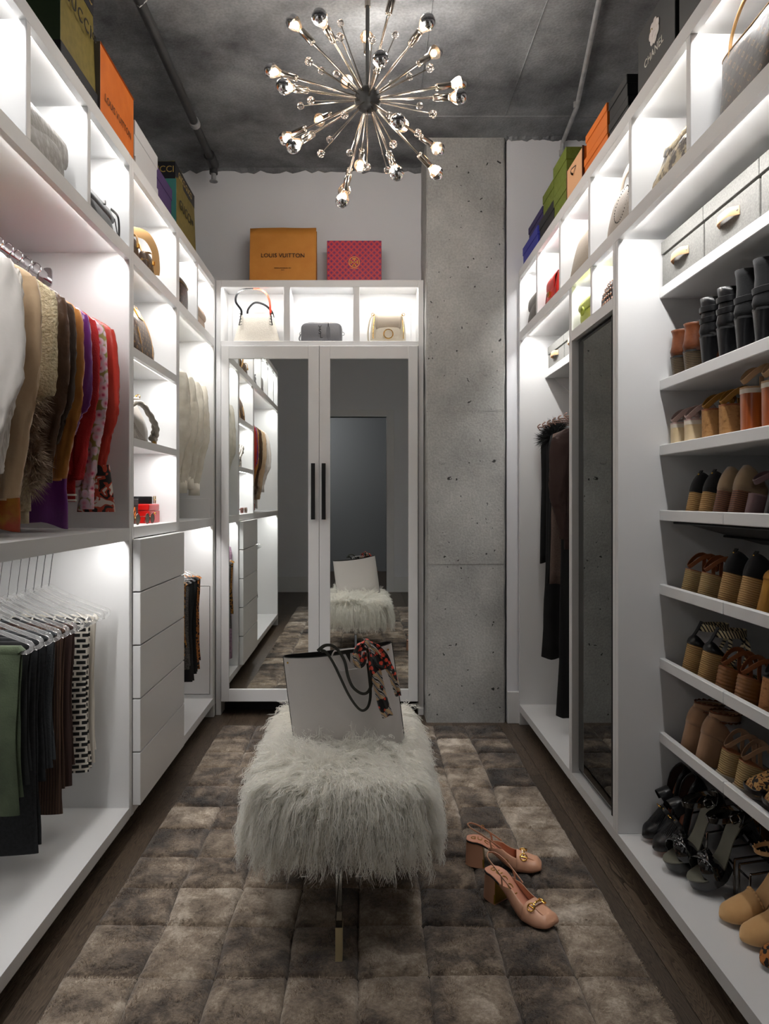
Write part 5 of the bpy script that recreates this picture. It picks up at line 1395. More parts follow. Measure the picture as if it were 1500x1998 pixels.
# ---- blush slingback heels on the rug
D('blush', c='d7a284', rough=.35, bump=200, bs=.03); D('blush_in', c='d99a80', rough=.4); D('gold_inner', c='a5842a', rough=.35, metal=.6); D('ivory_inlay', c='e3cfc4', rough=.4)
def slingback():
    r = shoe_root('x', 'slingback_heel'); f = Foot(.078, .008, SQUARE, y2=.165)
    MBs = f.sole(.004, .001); MBs.build('outsole', 'matte_black', r)
    q = Foot(.080, .0095, SQUARE, y2=.165); ins = q.sole(.003, -.001).build('insole', 'blush_in', r)
    f.heel(.052, (1.22, 1.18), .003, back=-.003, curve=1.0).build('heel', 'blush', r, angle=50)
    MB().add([(-.036,.0585,.004),(.036,.0585,.004),(.027,.0535,.070),(-.027,.0535,.070),(-.036,.054,.004),(.036,.054,.004),(.027,.05,.070),(-.027,.05,.070)], [(0,1,2,3),(5,4,7,6),(0,4,5,1),(1,5,6,2),(2,6,7,3),(3,7,4,0)]).build('heel_breast', 'gold_inner', r, smooth=False)
    # vamp rising along the sides towards the instep
    rings = []; n = 18
    ys = [.07,.085,.10,.115,.13,.145,.16,.175,.19,.2,.21,.218,.225,.23,.235,.238]
    for y in ys:
        w = f.w(y)+.001; z = f.top(y)-.003; u = (y-.07)/.168
        full = smst(.148, .165, y); side = .004+.034*smst(.07, .125, y)
        hh = (.046*(1-.45*smst(.15,.235,y)))*(1-.55*smst(.222,.239,y))
        ring = []
        for k in range(n+1):
            a = math.pi*k/n; sn = math.sin(a)
            amax = min(1, (side/hh))
            s1 = sn if full > .99 else min(sn, amax + full*(1-amax))
            aa = math.asin(min(1, s1)) if a <= math.pi/2 else math.pi-math.asin(min(1, s1))
            ring.append((w*math.copysign(abs(math.cos(aa))**.7, math.cos(aa)), y, z+hh*math.sin(aa)**.8))
        rings.append(ring)
    mb = MB()
    # sides (left/right strips) + full vamp
    iv = next(i for i, y in enumerate(ys) if y >= .16)
    mb.loft(rings[iv:], False, True, closed=False)
    h = n//2
    for sl in (slice(0, h-3), slice(h+4, n+1)):
        mb.loft([rg[sl] for rg in rings[:iv+1]], False, False, closed=False)
    mb.build('vamp', 'blush', r, solid=.002, angle=60)
    for s_ in (-1, 1):
        MB().tube(smooth_path([(s_*.026, .112, f.top(.11)+.034), (s_*.027, .075, f.top(.07)+.026), (s_*.026, .045, f.H+.03), (s_*.019, .015, f.H+.042), (0, .002, f.H+.046)]), 1, 8, flat=(.0026,.0012), up=(0,0,1)).build('sling_strap', 'blush', r)
        MB().tube(smooth_path([(s_*.029, .082, f.top(.08)-.002), (s_*.029, .080, f.top(.08)+.015), (s_*.027, .076, f.top(.075)+.026)]), 1, 8, flat=(.003,.001), up=(0,1,0)).build('keeper', 'blush', r)
    bk = MB().tube([(-.0275, .05+.0055*math.cos(a), f.H+.029+.0055*math.sin(a)) for a in [i*math.pi/6 for i in range(12)]], .001, 6, closed=True).build('buckle', 'gold', r)
    # horsebit
    hz = f.top(.18)+.0415
    hb_ = MB().tube(smooth_path([(-.02,.182,hz-.004),(-.012,.183,hz+.003),(0,.184,hz+.005),(.012,.183,hz+.003),(.02,.182,hz-.004)],4), .0017, 8); hb_.sphere((-.005,.184,hz+.0055),.0032,8,6); hb_.sphere((.005,.184,hz+.0055),.0032,8,6)
    bit = hb_.build('horsebit', 'gold', r)
    for s_ in (-1, 1):
        MB().tube([(s_*(.0255+.0075*math.sin(a)), .182+.011*math.cos(a), hz-.0035-.0075*math.sin(a)) for a in [i*math.pi/9 for i in range(18)]], .0019, 8, closed=True).build('ring', 'gold', bit)
        MB().tube([(s_*.0225,.171,hz-.003),(s_*.0225,.193,hz-.006)], .0016, 6).build('bar', 'gold', bit)
    ap = [(-.017,.19),(.017,.19),(.018,.212),(.015,.219),(-.015,.219),(-.018,.212)]
    MB().loft([[(x, y, f.top(y)+.0185+.018*(1-smst(.185,.24,y))+dz-abs(x)*.12) for x, y in ap] for dz in (-.004, .002)]).build('toe_apron', 'blush', r, smooth=False, bevel=.001)
    MB().tube([(-.02,.1815,hz-.003),(0,.1825,hz+.001),(.02,.1815,hz-.003)], 1, 6, flat=(.0006,.006), up=(0,0,1)).build('inlay', 'ivory_inlay', r)
    for (ch_, y) in zip('GUCCI', (.022,.043,.064,.085,.104)):
        e = .004; sl_ = Vector((0, 2*e, q.top(y+e)-q.top(y-e))).normalized()
        text(ch_, .026, 'gold_inner', r, face_M((0, y, q.top(y)+.0008), sl_, (-1,0,0)), depth=.0004)
    return r
sb = copies(slingback(), 'blush slingback heel with gold bit on the rug beside its twin', [((.335, 2.355, .0235), (0, 0, R(-102))), ((.372, 2.168, .0235), (0, 0, R(-141)))], 'pair of blush slingback heels')
# ---------------------------------------------------------------- handbags and small things on the shelves
def sring(w, d, z, e=.45, n=36, wob=0, sag=0, cx=0, cy=0, seed=0):
    ring = []
    for k in range(n):
        a = 2*math.pi*k/n; ca, sa = math.cos(a), math.sin(a)
        x = math.copysign(abs(ca)**e, ca)*w; y = math.copysign(abs(sa)**e, sa)*d
        if wob:
            nv = mnoise.noise(Vector((x*14+seed, y*14, z*16+seed*3)))*wob
            x *= 1+nv*.6; y *= 1+nv*2.2
        zz = z - sag*(1-(x/max(w,1e-6))**2)
        ring.append((x+cx, y+cy, zz))
    return ring
def bag_body(W, Dp, H, top=(1,.5), belly=.06, e=.45, lev=12, wob=0, sag=0, r=.012, seed=0, cap=True):
    """soft bag: half sizes W/2,Dp/2 at the base easing to top fractions, rounded rim"""
    rings = []
    prof = [(-1, .75), (0, .93)] + [(k/lev, 1) for k in range(1, lev)] + [(1, .93), (1.0001, .8)]
    for t, s in prof:
        q = max(0, min(1, t)); z = r*.15 if t == 0 else (0 if t < 0 else H*q)
        w = W/2*(1+(top[0]-1)*q + belly*math.sin(math.pi*q))*s; d = Dp/2*(1+(top[1]-1)*q + belly*2*math.sin(math.pi*q))*(s if s > .9 else .55)
        sg = sag*smst(.6, 1, q)
        rings.append(sring(w, d, z, e, 36, wob, sg, seed=seed))
    return MB().loft(rings, True, cap)
def front_y(W, Dp, H, top, belly, e, x, z, off=.001):
    q = max(0, min(1, z/H)); w = W/2*(1+(top[0]-1)*q + belly*math.sin(math.pi*q)); d = Dp/2*(1+(top[1]-1)*q + belly*2*math.sin(math.pi*q))
    u = min(.98, abs(x)/w)
    return -(d*(1-u**(2/e))**(e/2)) - off
def on_front(args, pts, off=.001, n=4):
    return [(x, front_y(*args, x, z, off), z) for x, _, z in smooth_path([(x, 0, z) for x, z in pts], n)]
def bag(name, label, loc, rz): return thing(name, label, 'bag', loc, rz)
def arc(x0, x1, z0, h, y=0, n=14, bow=0, pw=1): return [(x0+(x1-x0)*k/n, y+bow*math.sin(math.pi*k/n), z0+h*math.sin(math.pi*k/n)**pw) for k in range(n+1)]
def flap(root, W, H, z1, yf, m, drop, round_=.03, t=.003, back=.05, name='flap'):
    """flap folding over the top and down the front (front at y=-yf)"""
    rows = []; prof = [(back, z1-.002), (back*.4, z1+.006), (-yf*.4, z1+.008), (-yf*.85, z1+.002), (-yf-.004, z1-.015)]
    nr = 6
    for k in range(1, nr+1): prof.append((-yf-.006-.004*math.sin(math.pi*k/nr), z1-.015-(drop-.015)*k/nr))
    mb = MB(); rings = []
    for i, (y, z) in enumerate(prof):
        q = max(0, (z1-z)/drop); w = W/2
        if q > .6: w = W/2 - round_*(1-math.sqrt(max(0, 1-((q-.6)/.4)**2)))
        rings.append([(w*(j/8*2-1), y, z) for j in range(9)])
    mb.loft(rings, False, False, closed=False)
    return mb.build(name, m, root, solid=t, angle=50)
def ringo(root, c, r, t, m, axis='Y', name='ring', parent=None):
    pts = []
    for k in range(20):
        a = 2*math.pi*k/20
        pts.append((c[0]+r*math.cos(a), c[1], c[2]+r*math.sin(a)) if axis == 'Y' else (c[0], c[1]+r*math.cos(a), c[2]+r*math.sin(a)))
    return MB().tube(pts, t, 8, closed=True).build(name, m, root)

def monogram_custom(base, mark, p=.034, rough=.5):
    """brown coated canvas with small gold quatrefoils and diamonds on a lattice"""
    def f(m, nt, N, L, b, mp):
        tc = N.new('ShaderNodeTexCoord'); s = N.new('ShaderNodeSeparateXYZ'); L.new(tc.outputs['Object'], s.inputs[0])
        def ma(op, a, c=None):
            q = N.new('ShaderNodeMath'); q.operation = op
            for k, z in enumerate((a, c)):
                if z is None: continue
                if isinstance(z, (int, float)): q.inputs[k].default_value = z
                else: L.new(z, q.inputs[k])
            return q.outputs[0]
        u = ma('MULTIPLY', ma('ADD', s.outputs[0], ma('MULTIPLY', s.outputs[1], .6)), 1/p); v = ma('MULTIPLY', s.outputs[2], 1/p)
        def cell(a, o): return ma('SUBTRACT', ma('FRACT', ma('ADD', a, o)), .5)
        def shape(ou, ov, kind):
            x, y = cell(u, ou), cell(v, ov)
            ax, ay = ma('ABSOLUTE', x), ma('ABSOLUTE', y)
            r = ma('SQRT', ma('ADD', ma('MULTIPLY', x, x), ma('MULTIPLY', y, y)))
            if kind == 0:   # four petal flower
                prod = ma('MULTIPLY', ma('MULTIPLY', ax, ay), 60)
                return ma('MULTIPLY', ma('LESS_THAN', prod, ma('ADD', .25, 0)), ma('LESS_THAN', r, .20))
            if kind == 1:   # ring
                return ma('LESS_THAN', ma('ABSOLUTE', ma('SUBTRACT', r, .13)), .04)
            return ma('LESS_THAN', ma('ABSOLUTE', ma('SUBTRACT', ma('ADD', ax, ay), .16)), .045)
        t = ma('MAXIMUM', shape(0, 0, 0), shape(.5, .5, 2))
        n = N.new('ShaderNodeTexNoise'); n.inputs['Scale'].default_value = 1; 
        mx = N.new('ShaderNodeMix'); mx.data_type = 'RGBA'; L.new(t, mx.inputs[0]); mx.inputs[6].default_value = srgb(base); mx.inputs[7].default_value = srgb(mark)
        L.new(mx.outputs[2], b.inputs['Base Color'])
        nb = N.new('ShaderNodeTexNoise'); nb.inputs['Scale'].default_value = 18; nb.inputs['Detail'].default_value = 3; L.new(mp.outputs[0], nb.inputs['Vector'])
        bp = N.new('ShaderNodeBump'); bp.inputs['Strength'].default_value = .25; bp.inputs['Distance'].default_value = .01
        L.new(nb.outputs[0], bp.inputs['Height']); L.new(bp.outputs[0], b.inputs['Normal'])
    return f
D('monogram', rough=.4, custom=monogram_custom('3c2a1c', '8a6a3a'))
D('monogram_grey', rough=.4, custom=monogram_custom('3a322c', '6b5138', .042))
D('vachetta', c='c39a66', rough=.5); D('vachetta_dark', c='9a6f42', rough=.5)
D('grey_croc', c='8d8882', c2='6f6a64', sc=45, kind='voronoi', fac=(.1,.6), rough=.4, bump=90, bs=.25)
D('grey_metal_leather', c='8c857b', rough=.35, bump=45, bs=.2); D('cream_leather', c='e8e2d6', rough=.45, c2='ded7ca', sc=160, bump=180, bs=.2)
D('red_in', c='d8432c', rough=.4); D('pewter', c='707073', rough=.32, bump=70, bs=.12); D('greige', c='c9c0ae', rough=.5, bump=160, bs=.1); D('greige_suede', c='b7ab9a', rough=.85)
D('charcoal_brown', c='4a443e', c2='58514a', sc=20, rough=.5); D('red_leather_bag', c='c1241c', rough=.4); D('taupe_leather', c='8f8273', rough=.45, bump=120, bs=.15)
D('taupe_light', c='a39a90', rough=.5, bump=220, bs=.25)
D('snake', c='b8a888', c2='453c34', sc=34, kind='noise', fac=(.46,.56), rough=.35, bump=130, bs=.35)
D('lime', c='b9c25a', rough=.4, bump=30, bs=.2); D('slate', c='4c4b4e', rough=.45, bump=60, bs=.15); D('rose_stud', c='c9a08a', rough=.25, metal=1)
D('wine_leather', c='7a1712', rough=.3); D('red_box', c='c8140f', rough=.3, coat=.3); D('tan_clutch', c='8f7258', rough=.5)
D('felt_grey', c='757471', c2='84837f', sc=220, rough=.95, bump=320, bs=.2); D('felt_dark', c='4e4e4e', rough=.95); D('nat_leather', c='d0a27a', rough=.5)
RL, RR = R(90), R(-90)          # fronts face the aisle from the left / right side
ZCB = ZM1 + .0005

# left cubbies
b = bag('flap_bag', 'grey textured leather flap bag in a left cubby', (-.94, 1.972, ZCB), RL)
bag_body(.30, .15, .155, (.95,.7), .04, wob=.03).build('body', 'grey_croc', b)
flap(b, .29, .15, .158, .055, 'grey_croc', .11, .05)
MB().tube(arc(-.13, .13, .155, .02, .03), 1, 8, flat=(.001,.008), up=(0,0,1)).build('strap', 'grey_croc', b)
b = bag('clutch_bag', 'flat black leather clutch with looped strap in a left cubby', (-.905, 2.375, ZCB), RL)
bag_body(.26, .10, .10, (.97,.35), .03, wob=.02).build('body', 'black_leather', b)
flap(b, .255, .1, .102, .022, 'black_leather', .05, .02)
MB().tube(smooth_path([(.10,-.03,.1),(.125,-.045,.085),(.14,-.045,.05),(.135,-.045,.012),(.118,-.045,.03),(.11,-.04,.07)]), 1, 8, flat=(.0012,.006), up=(0,-1,0)).build('strap', 'black_leather', b)
MB().box(-.006,.006,-.048,-.04,.075,.087).build('clasp', 'chrome', b, smooth=False)
# drawer tower shelves
b = bag('monogram_handbag', 'brown patterned canvas handbag with tan straps and flap pockets', (-.985, 2.83, ZCB), RL)
bag_body(.36, .17, .165, (.86,.45), .06, wob=.03, sag=.01).build('body', 'monogram', b)
for s_ in (-1, 1):
    pk = bag_body(.10, .05, .085, (.95,.6), .06).build('pocket', 'monogram', b); pk.location = (s_*.10, -.092, .012)
    o = MB().tube(smooth_path([(s_*.10, -.122, .06), (s_*.10, -.118, .10), (s_*.10, -.095, .106)]), 1, 8, flat=(.0015,.012), up=(0,-1,0)).build('pocket_strap', 'vachetta', b)
    MB().box(s_*.10-.008, s_*.10+.008, -.127, -.119, .055, .07).build('buckle', 'gold', o, smooth=False)
for y in (-.045, .045):
    MB().tube(smooth_path([(-.12,y-.03,.10),(-.11,y-.01,.165),(-.07,y,.205),(0,y,.222),(.07,y,.205),(.11,y-.01,.165),(.12,y-.03,.10)]), 1, 8, flat=(.0022,.009), up=(0,-1,0)).build('handle', 'vachetta', b)
MB().tube(smooth_path([(.02,-.06,.165),(.06,-.105,.16),(.11,-.125,.12),(.14,-.125,.06),(.15,-.12,.03)]), 1, 8, flat=(.0018,.02), up=(0,-1,0)).build('shoulder_strap', 'vachetta', b)
b = bag('hobo_bag', 'slouchy brown monogram canvas hobo bag with gold plate', (-.985, 2.875, 1.7685), RL)
bag_body(.44, .22, .25, (.55,.35), .10, e=.6, wob=.05).build('body', 'monogram', b)
HB = (.44, .22, .25, (.55,.35), .10, .6)
MB().tube(on_front(HB, [(-.05,.012),(-.065,.09),(-.075,.18),(-.07,.235)]), .0028, 6).build('piping', 'vachetta', b)
MB().tube(on_front(HB, [(.09,.012),(.105,.09),(.095,.18),(.075,.235)]), .0028, 6).build('piping', 'vachetta', b)
o = MB().box(-.03,.03,-.004,.004,-.022,.022).build('name_plate', 'gold', b, smooth=False, bevel=.002); o.location = (.02, front_y(*HB, .02, .19, .002), .19); o.rotation_euler = (R(-24),0,0)
MB().tube(smooth_path([(-.11,0,.24),(-.09,0,.275),(-.04,0,.288),(.04,0,.282),(.1,0,.25)]), 1, 10, flat=(.003,.02), up=(0,0,1)).build('shoulder_strap', 'vachetta', b)
b = bag('braided_bag', 'metallic grey leather bag with braided handle and gold chain', (-.985, 2.87, 1.4375), RL)
bag_body(.40, .17, .18, (.7,.45), .10, e=.6, wob=.04).build('body', 'grey_metal_leather', b)
for y, dz in ((-.072, 0), (-.084, -.012)):
    pts = smooth_path([(-.13,y,.13+dz),(-.08,y-.012,.165+dz),(0,y-.02,.16+dz),(.08,y-.03,.12+dz),(.14,y-.03,.085+dz),(.16,y-.02,.05+dz),(.13,y-.02,.03+dz)], 6)
    rr = [.010+.002*math.sin(k*1.6) for k in range(len(pts))]
    MB().tube(pts, rr, 10).build('braided_handle', 'grey_metal_leather', b)
for k in range(9):
    ringo(b, (-.10+.022*k, -.055, .185+.012*math.sin(k)), .008, .002, 'gold', 'Y' if k % 2 else 'X', 'chain_link')
for k in range(5):
    MB().tube(on_front((.40, .17, .18, (.7,.45), .10, .6), [(-.15+.012*k,.12),(-.12+.02*k,.06),(-.08+.03*k,.03),(.0+.03*k,.018)]), .002, 6).build('seam_pleat', 'grey_metal_leather', b)
MB().box(.125,.145,-.112,-.10,.006,.018).build('clasp', 'gold', b, smooth=False)
MB().box(.04,.16,-.11,-.06,.0,.006).build('base_trim', 'pewter', b, smooth=False)
# jewellery shelf
D('dark_card', c='2c2526', rough=.6)
jb = thing('jewellery_box', 'glossy red leather jewellery box with gold clasp', 'box', (-.955, 3.07, 1.1135))
MB().box(-.055,.055,-.075,.075,0,.052).build('body', 'red_box', jb, smooth=False, bevel=.003)
MB().box(-.056,.056,-.076,.076,.053,.08).build('lid', 'red_box', jb, smooth=False, bevel=.004)
MB().box(.0555,.0575,-.074,.074,.002,.051).build('front_panel', 'red_box', jb, smooth=False)
MB().sphere((.0585,0,.04), .005, 10, 6).build('clasp', 'gold', jb)
db = thing('dark_card_box', 'dark brown card box with orange emblem beside the red jewellery box', 'box', (-.98, 2.90, 1.1135))
MB().box(-.05,.05,-.05,.05,0,.10).build('body', 'dark_card', db, smooth=False, bevel=.002)
MB().box(-.051,.051,-.051,.051,.072,.102).build('lid', 'dark_card', db, smooth=False, bevel=.002)
MB().tube([(.0515,.012*math.cos(a),.05+.018*math.sin(a)) for a in [i*math.pi/2 for i in range(4)]], .0016, 6, closed=True).build('emblem', 'orange_box', db)
bl = thing('rolled_belt', 'rolled black leather belt with gold buckle on the red box', 'belt', (-.955, 3.07, 1.194))
pts = [((.035+.0022*k/12)*math.cos(k*math.pi/12), (.055+.0022*k/12)*math.sin(k*math.pi/12), .016) for k in range(72)]
MB().tube(pts, 1, 6, flat=(.016,.0011), up=(0,0,1)).build('strap', 'black_leather', bl)
mb = MB(); mb.box(.048,.052,.01,.016,.002,.034); mb.box(.048,.052,.034,.04,.002,.034); mb.box(.048,.052,.016,.034,.015,.021); mb.build('buckle', 'gold', bl, smooth=False, bevel=.001)
def glasses(label, loc, rz, m, tl=1):
    g = thing('sunglasses', label, 'sunglasses', loc, rz, group='sunglasses on the jewellery shelf')
    for s_ in (-1, 1):
        pts = [(s_*.034+.027*math.cos(a), 0, .022+.02*math.sin(a)) for a in [i*math.pi/9 for i in range(18)]]
        fr__ = MB().tube(pts, .0022, 6, closed=True).build('rim', m, g)
        MB().lathe([(.026,-.0005),(.026,.0005)], 18, Matrix.Translation((s_*.034,0,.022)) @ Matrix.Rotation(R(90),4,'X') @ Matrix.Diagonal((1,.75,1,1))).build('lens', 'grey_insole', fr__)
        MB().tube(smooth_path([(s_*.062,0,.03),(s_*.064,.05*tl,.03),(s_*.062,.1*tl,.02),(s_*.06,.125*tl,.004)]), .0018, 6).build('temple', m, g)
    MB().tube([(-.008,0,.026),(0,-.002,.03),(.008,0,.026)], .0018, 6).build('bridge', 'gold', g)
    return g
glasses('tortoise brown sunglasses lying before the dark card box', (-.875, 2.735, 1.1145), RL, 'brown_leather')
glasses('red framed sunglasses lying beside the red jewellery box', (-.872, 2.915, 1.1145), RL, 'wine_leather', .35)
# corner cubbies
b = bag('vanity_bag', 'dark brown canvas vanity bag with zipped lid', (-.94, 3.42, ZCB), RL)
bag_body(.20, .17, .145, (1,.95), .02, e=.5).build('body', 'monogram_grey', b)
MB().tube([p for p in sring(.101,.0865,.118,.5,36)], .0022, 6, closed=True).build('zip', 'brass_dark', b)
MB().tube(arc(-.05,.05,.147,.03), 1, 8, flat=(.0018,.007), up=(0,-1,0)).build('handle', 'vachetta_dark', b)
b = bag('fold_clutch', 'small tan brown foldover clutch in the corner cubby', (-.905, 3.82, ZCB), RL)
bag_body(.22, .09, .12, (.97,.4), .05, wob=.02).build('body', 'tan_clutch', b)
flap(b, .215, .12, .122, .026, 'tan_clutch', .06, .02)
# back cubbies (fronts face the camera)
ZB = 2.1075
b = bag('cream_tote', 'cream leather tote with black laced sides and red lined handles', (-.62, 4.145, ZB), 0)
mb = MB(); rings = []
for t in range(9):
    q = t/8; w = .135-.045*q; d = .065-.02*q
    rings.append(sring(w, d, .001+.172*q, .55, 36, 0, .008*smst(.6,1,q)))
mb.loft(rings, True, False); mb.build('body', 'cream_leather', b, solid=.002)
for s_ in (-1, 1):
    MB().tube(smooth_path([(s_*.086,-.046,.172),(s_*.088,-.05,.14),(s_*.095,-.056,.10)]), .003, 6).build('side_trim', 'black_leather', b)
    for k in range(5):
        MB().tube([(s_*.094, -.054, .10+.016*k), (s_*.079, -.056, .105+.016*k)], .0016, 5).build('lace', 'black_leather', b)
hp = smooth_path([(-.083,-.044,.16),(-.085,-.045,.19),(-.115,-.042,.235),(-.112,-.04,.275),(-.085,-.04,.302),(-.045,-.04,.312),(-.015,-.04,.313)], 6)
MB().tube(hp, 1, 8, flat=(.0016,.006), up=(0,-1,0)).build('handle', 'black_leather', b)
hp = smooth_path([(.083,-.044,.16),(.082,-.045,.20),(.075,-.042,.25),(.052,-.04,.29),(.02,-.04,.309),(-.015,-.04,.313)], 6)
MB().tube(hp, 1, 8, flat=(.0016,.006), up=(0,-1,0)).build('handle', 'red_in', b)
MB().tube(smooth_path([(-.062,.03,.165),(-.058,.03,.21),(-.03,.03,.245),(.0,.03,.252),(.045,.03,.235),(.08,.03,.20),(.09,.03,.165)], 5), 1, 8, flat=(.0016,.006), up=(0,-1,0)).build('handle', 'black_leather', b)
b = bag('camera_bag', 'dark pewter leather camera bag with tassel and black monogram', (-.246, 4.14, ZB+.002), 0)
def rounded_slab(W, H, Dp, r, n=8):
    """pillow-sided bag: rounded rectangle seen from the front"""
    def outline(ins):
        pts = []; w, h, rr = W/2-ins, H/2-ins, max(r-ins, .004)
        for (cx_, cz_, a0) in ((w-rr, h-rr, 0), (-w+rr, h-rr, 90), (-w+rr, -h+rr*.5, 180), (w-rr, -h+rr*.5, 270)):
            for k in range(n+1):
                a = R(a0+90*k/n); q = rr if a0 < 180 else rr*.5
                pts.append((cx_ + (rr if a0 < 180 else rr)*math.cos(a), cz_ + q*math.sin(a)))
        return pts
    rings = []
    for t, ins in ((-1, .012), (-.94, .004), (-.75, .0), (0, -.001), (.75, 0), (.94, .004), (1, .012)):
        rings.append([(x, t*Dp/2, z+H/2) for x, z in outline(ins)])
    return MB().loft(rings)
rounded_slab(.235, .114, .10, .032).build('body', 'pewter', b)
MB().tube(smooth_path([(-.116,-.03,.05),(-.114,-.03,.088),(-.085,-.03,.1145),(0,-.03,.1155),(.085,-.03,.1145),(.114,-.03,.088),(.116,-.03,.05)], 5), .0022, 6).build('zip', 'dark_chrome', b)
tz = MB().tube([(.04,-.035,.116),(.04,-.05,.108),(.04,-.053,.09)], .0025, 6); ts = tz.build('tassel', 'black_leather', b)
for k in range(9):
    MB().tube([(.04+.002*(k-4), -.0535, .088), (.04+.004*(k-4), -.0535, .008)], .0022, 5).build('tassel_strand', 'pewter', ts)
for ch_, x, z, s_ in (('Y', .0, .083, .034), ('S', .0, .060, .040), ('L', .008, .036, .036)):
    text(ch_, s_, 'black', b, face_M((x-.008, -.0512, z), FX, UP), 'monogram', .0015)
for s_ in (-1, 1):
    ringo(b, (s_*.12, 0, .06), .010, .002, 'chrome', 'Y'); 
MB().tube(smooth_path([(-.12,0,.06),(-.13,-.01,.03),(-.12,-.02,.012)]), .004, 6).build('strap', 'pewter', b)
b = bag('flap_backpack', 'beige suede flap backpack with gold ring and side zips', (.135, 4.14, ZB), 0)
bag_body(.205, .12, .165, (.86,.7), .05, e=.45, wob=.01).build('body', 'greige', b)
flap(b, .15, .1, .166, .046, 'greige_suede', .105, .03, back=.04)
ringo(b, (.0, -.075, .045), .026, .003, 'gold', 'Y', 'ring')
for s_ in (-1, 1):
    MB().tube(smooth_path([(s_*.078,-.05,.15),(s_*.085,-.062,.08),(s_*.086,-.062,.02)]), .0022, 6).build('zip', 'gold', b)
    ringo(b, (s_*.087, -.03, .166), .008, .0018, 'gold', 'Y', 'd_ring')
mb = MB(); pts = smooth_path([(-.087,-.02,.166),(-.05,0,.172),(0,0,.168),(.05,0,.17),(.087,-.02,.166)], 5)
MB().tube(pts, .0022, 6).build('chain', 'gold', b)
MB().tube(smooth_path([(-.09,-.03,.16),(-.105,-.03,.13),(-.115,-.03,.06),(-.112,-.03,.004)]), 1, 8, flat=(.0014,.005), up=(0,-1,0)).build('strap', 'greige', b)
# right upper cubbies
b = bag('saddle_bag', 'dark grey brown flap bag in the cubby by the concrete column', (.925, 3.70, ZCB), RR)
bag_body(.25, .13, .165, (.85,.6), .05, wob=.03).build('body', 'charcoal_brown', b); flap(b, .22, .15, .168, .045, 'charcoal_brown', .085, .03)
b = bag('red_handbag', 'small red leather handbag with top handle and gold plate', (.915, 3.32, ZCB), RR)
bag_body(.23, .12, .135, (.9,.65), .03).build('body', 'red_leather_bag', b)
flap(b, .14, .12, .137, .045, 'red_leather_bag', .08, .015)
MB().tube(arc(-.06,.06,.13,.06), 1, 8, flat=(.0025,.008), up=(0,-1,0)).build('handle', 'red_leather_bag', b)
MB().box(-.012,.012,-.067,-.055,.035,.058).build('name_plate', 'gold', b, smooth=False, bevel=.001)
for s_ in (-1, 1): MB().tube(on_front((.23, .12, .135, (.9,.65), .03, .45), [(s_*.085,.005),(s_*.08,.07),(s_*.075,.13)]), .0025, 6).build('piping', 'wine_leather', b)
b = bag('zip_pouch', 'large taupe leather pouch with gold zip leaning in a right cubby', (.89, 2.87, ZCB), RR)
mb = bag_body(.33, .07, .175, (1.0,.6), .05, wob=.02); body = mb.build('body', 'taupe_leather', b); 
MB().tube(smooth_path([(-.15,-.01,.172),(0,-.014,.178),(.13,-.012,.172),(.168,-.012,.15)]), 1, 8, flat=(.003,.0055), up=(0,0,1)).build('zip', 'gold', b).rotation_euler = (R(-9), 0, 0)
MB().tube(smooth_path([(.168,-.012,.15),(.176,-.014,.12),(.172,-.016,.06)]), 1, 8, flat=(.0015,.011), up=(0,-1,0)).build('zip_tassel', 'taupe_leather', b).rotation_euler = (R(-9), 0, 0)
body.rotation_euler = (R(-9), 0, 0); body.location = (0, 0, .007)
b = bag('perforated_bag', 'taupe grained leather shoulder bag with perforated emblem', (.93, 2.455, ZCB), RR)
bag_body(.30, .14, .19, (.7,.45), .08, e=.55, wob=.02, sag=.012).build('body', 'taupe_light', b)
for k in range(34):
    a = 2*math.pi*k/34; x, z = .055*math.cos(a)+.02, .10+.06*math.sin(a)
    MB().sphere((x, front_y(.30, .14, .19, (.7,.45), .08, .55, x, z, 0), z), .0028, 6, 4, (1,.4,1)).build('perforation', 'matte_black', b)
MB().tube(smooth_path([(-.09,-.02,.18),(-.06,-.02,.225),(0,-.02,.24),(.06,-.02,.22),(.09,-.02,.18)]), 1, 8, flat=(.002,.016), up=(0,-1,0)).build('strap', 'taupe_leather', b)
b = bag('snakeskin_bag', 'slouchy snakeskin print leather bag in a right cubby', (.94, 2.055, ZCB), RR)
bag_body(.34, .16, .165, (.62,.4), .06, e=.65, wob=.08, sag=.02).build('body', 'snake', b)
MB().tube(on_front((.34, .16, .165, (.62,.4), .06, .65), [(-.10,.14),(-.05,.115),(.02,.10),(.09,.125)], .004), 1, 8, flat=(.0015,.012), up=(0,-1,0)).build('strap', 'snake', b)
b = bag('canvas_shopper', 'large brown monogram canvas shopper with thin tan straps', (.925, 1.648, ZCB+.0015), RR)
mb = MB(); rings = []
for t in range(9):
    q = t/8; rings.append(sring(.12+.042*q, .07-.032*q, .19*q, .5, 36, .02, .006*q))
mb.loft(rings, True, False); mb.build('body', 'monogram_grey', b, solid=.002)
MB().tube([p for p in sring(.162,.038,.19,.5,36,0,.006)], .0026, 6, closed=True).build('rim_piping', 'vachetta_dark', b)
for y in (-.036, .036):
    MB().tube(smooth_path([(.10,y,.17),(.09,y,.215),(.05,y,.255),(0,y,.27),(-.05,y,.255),(-.09,y,.215),(-.10,y,.17)]), .0042, 8).build('handle', 'vachetta', b)
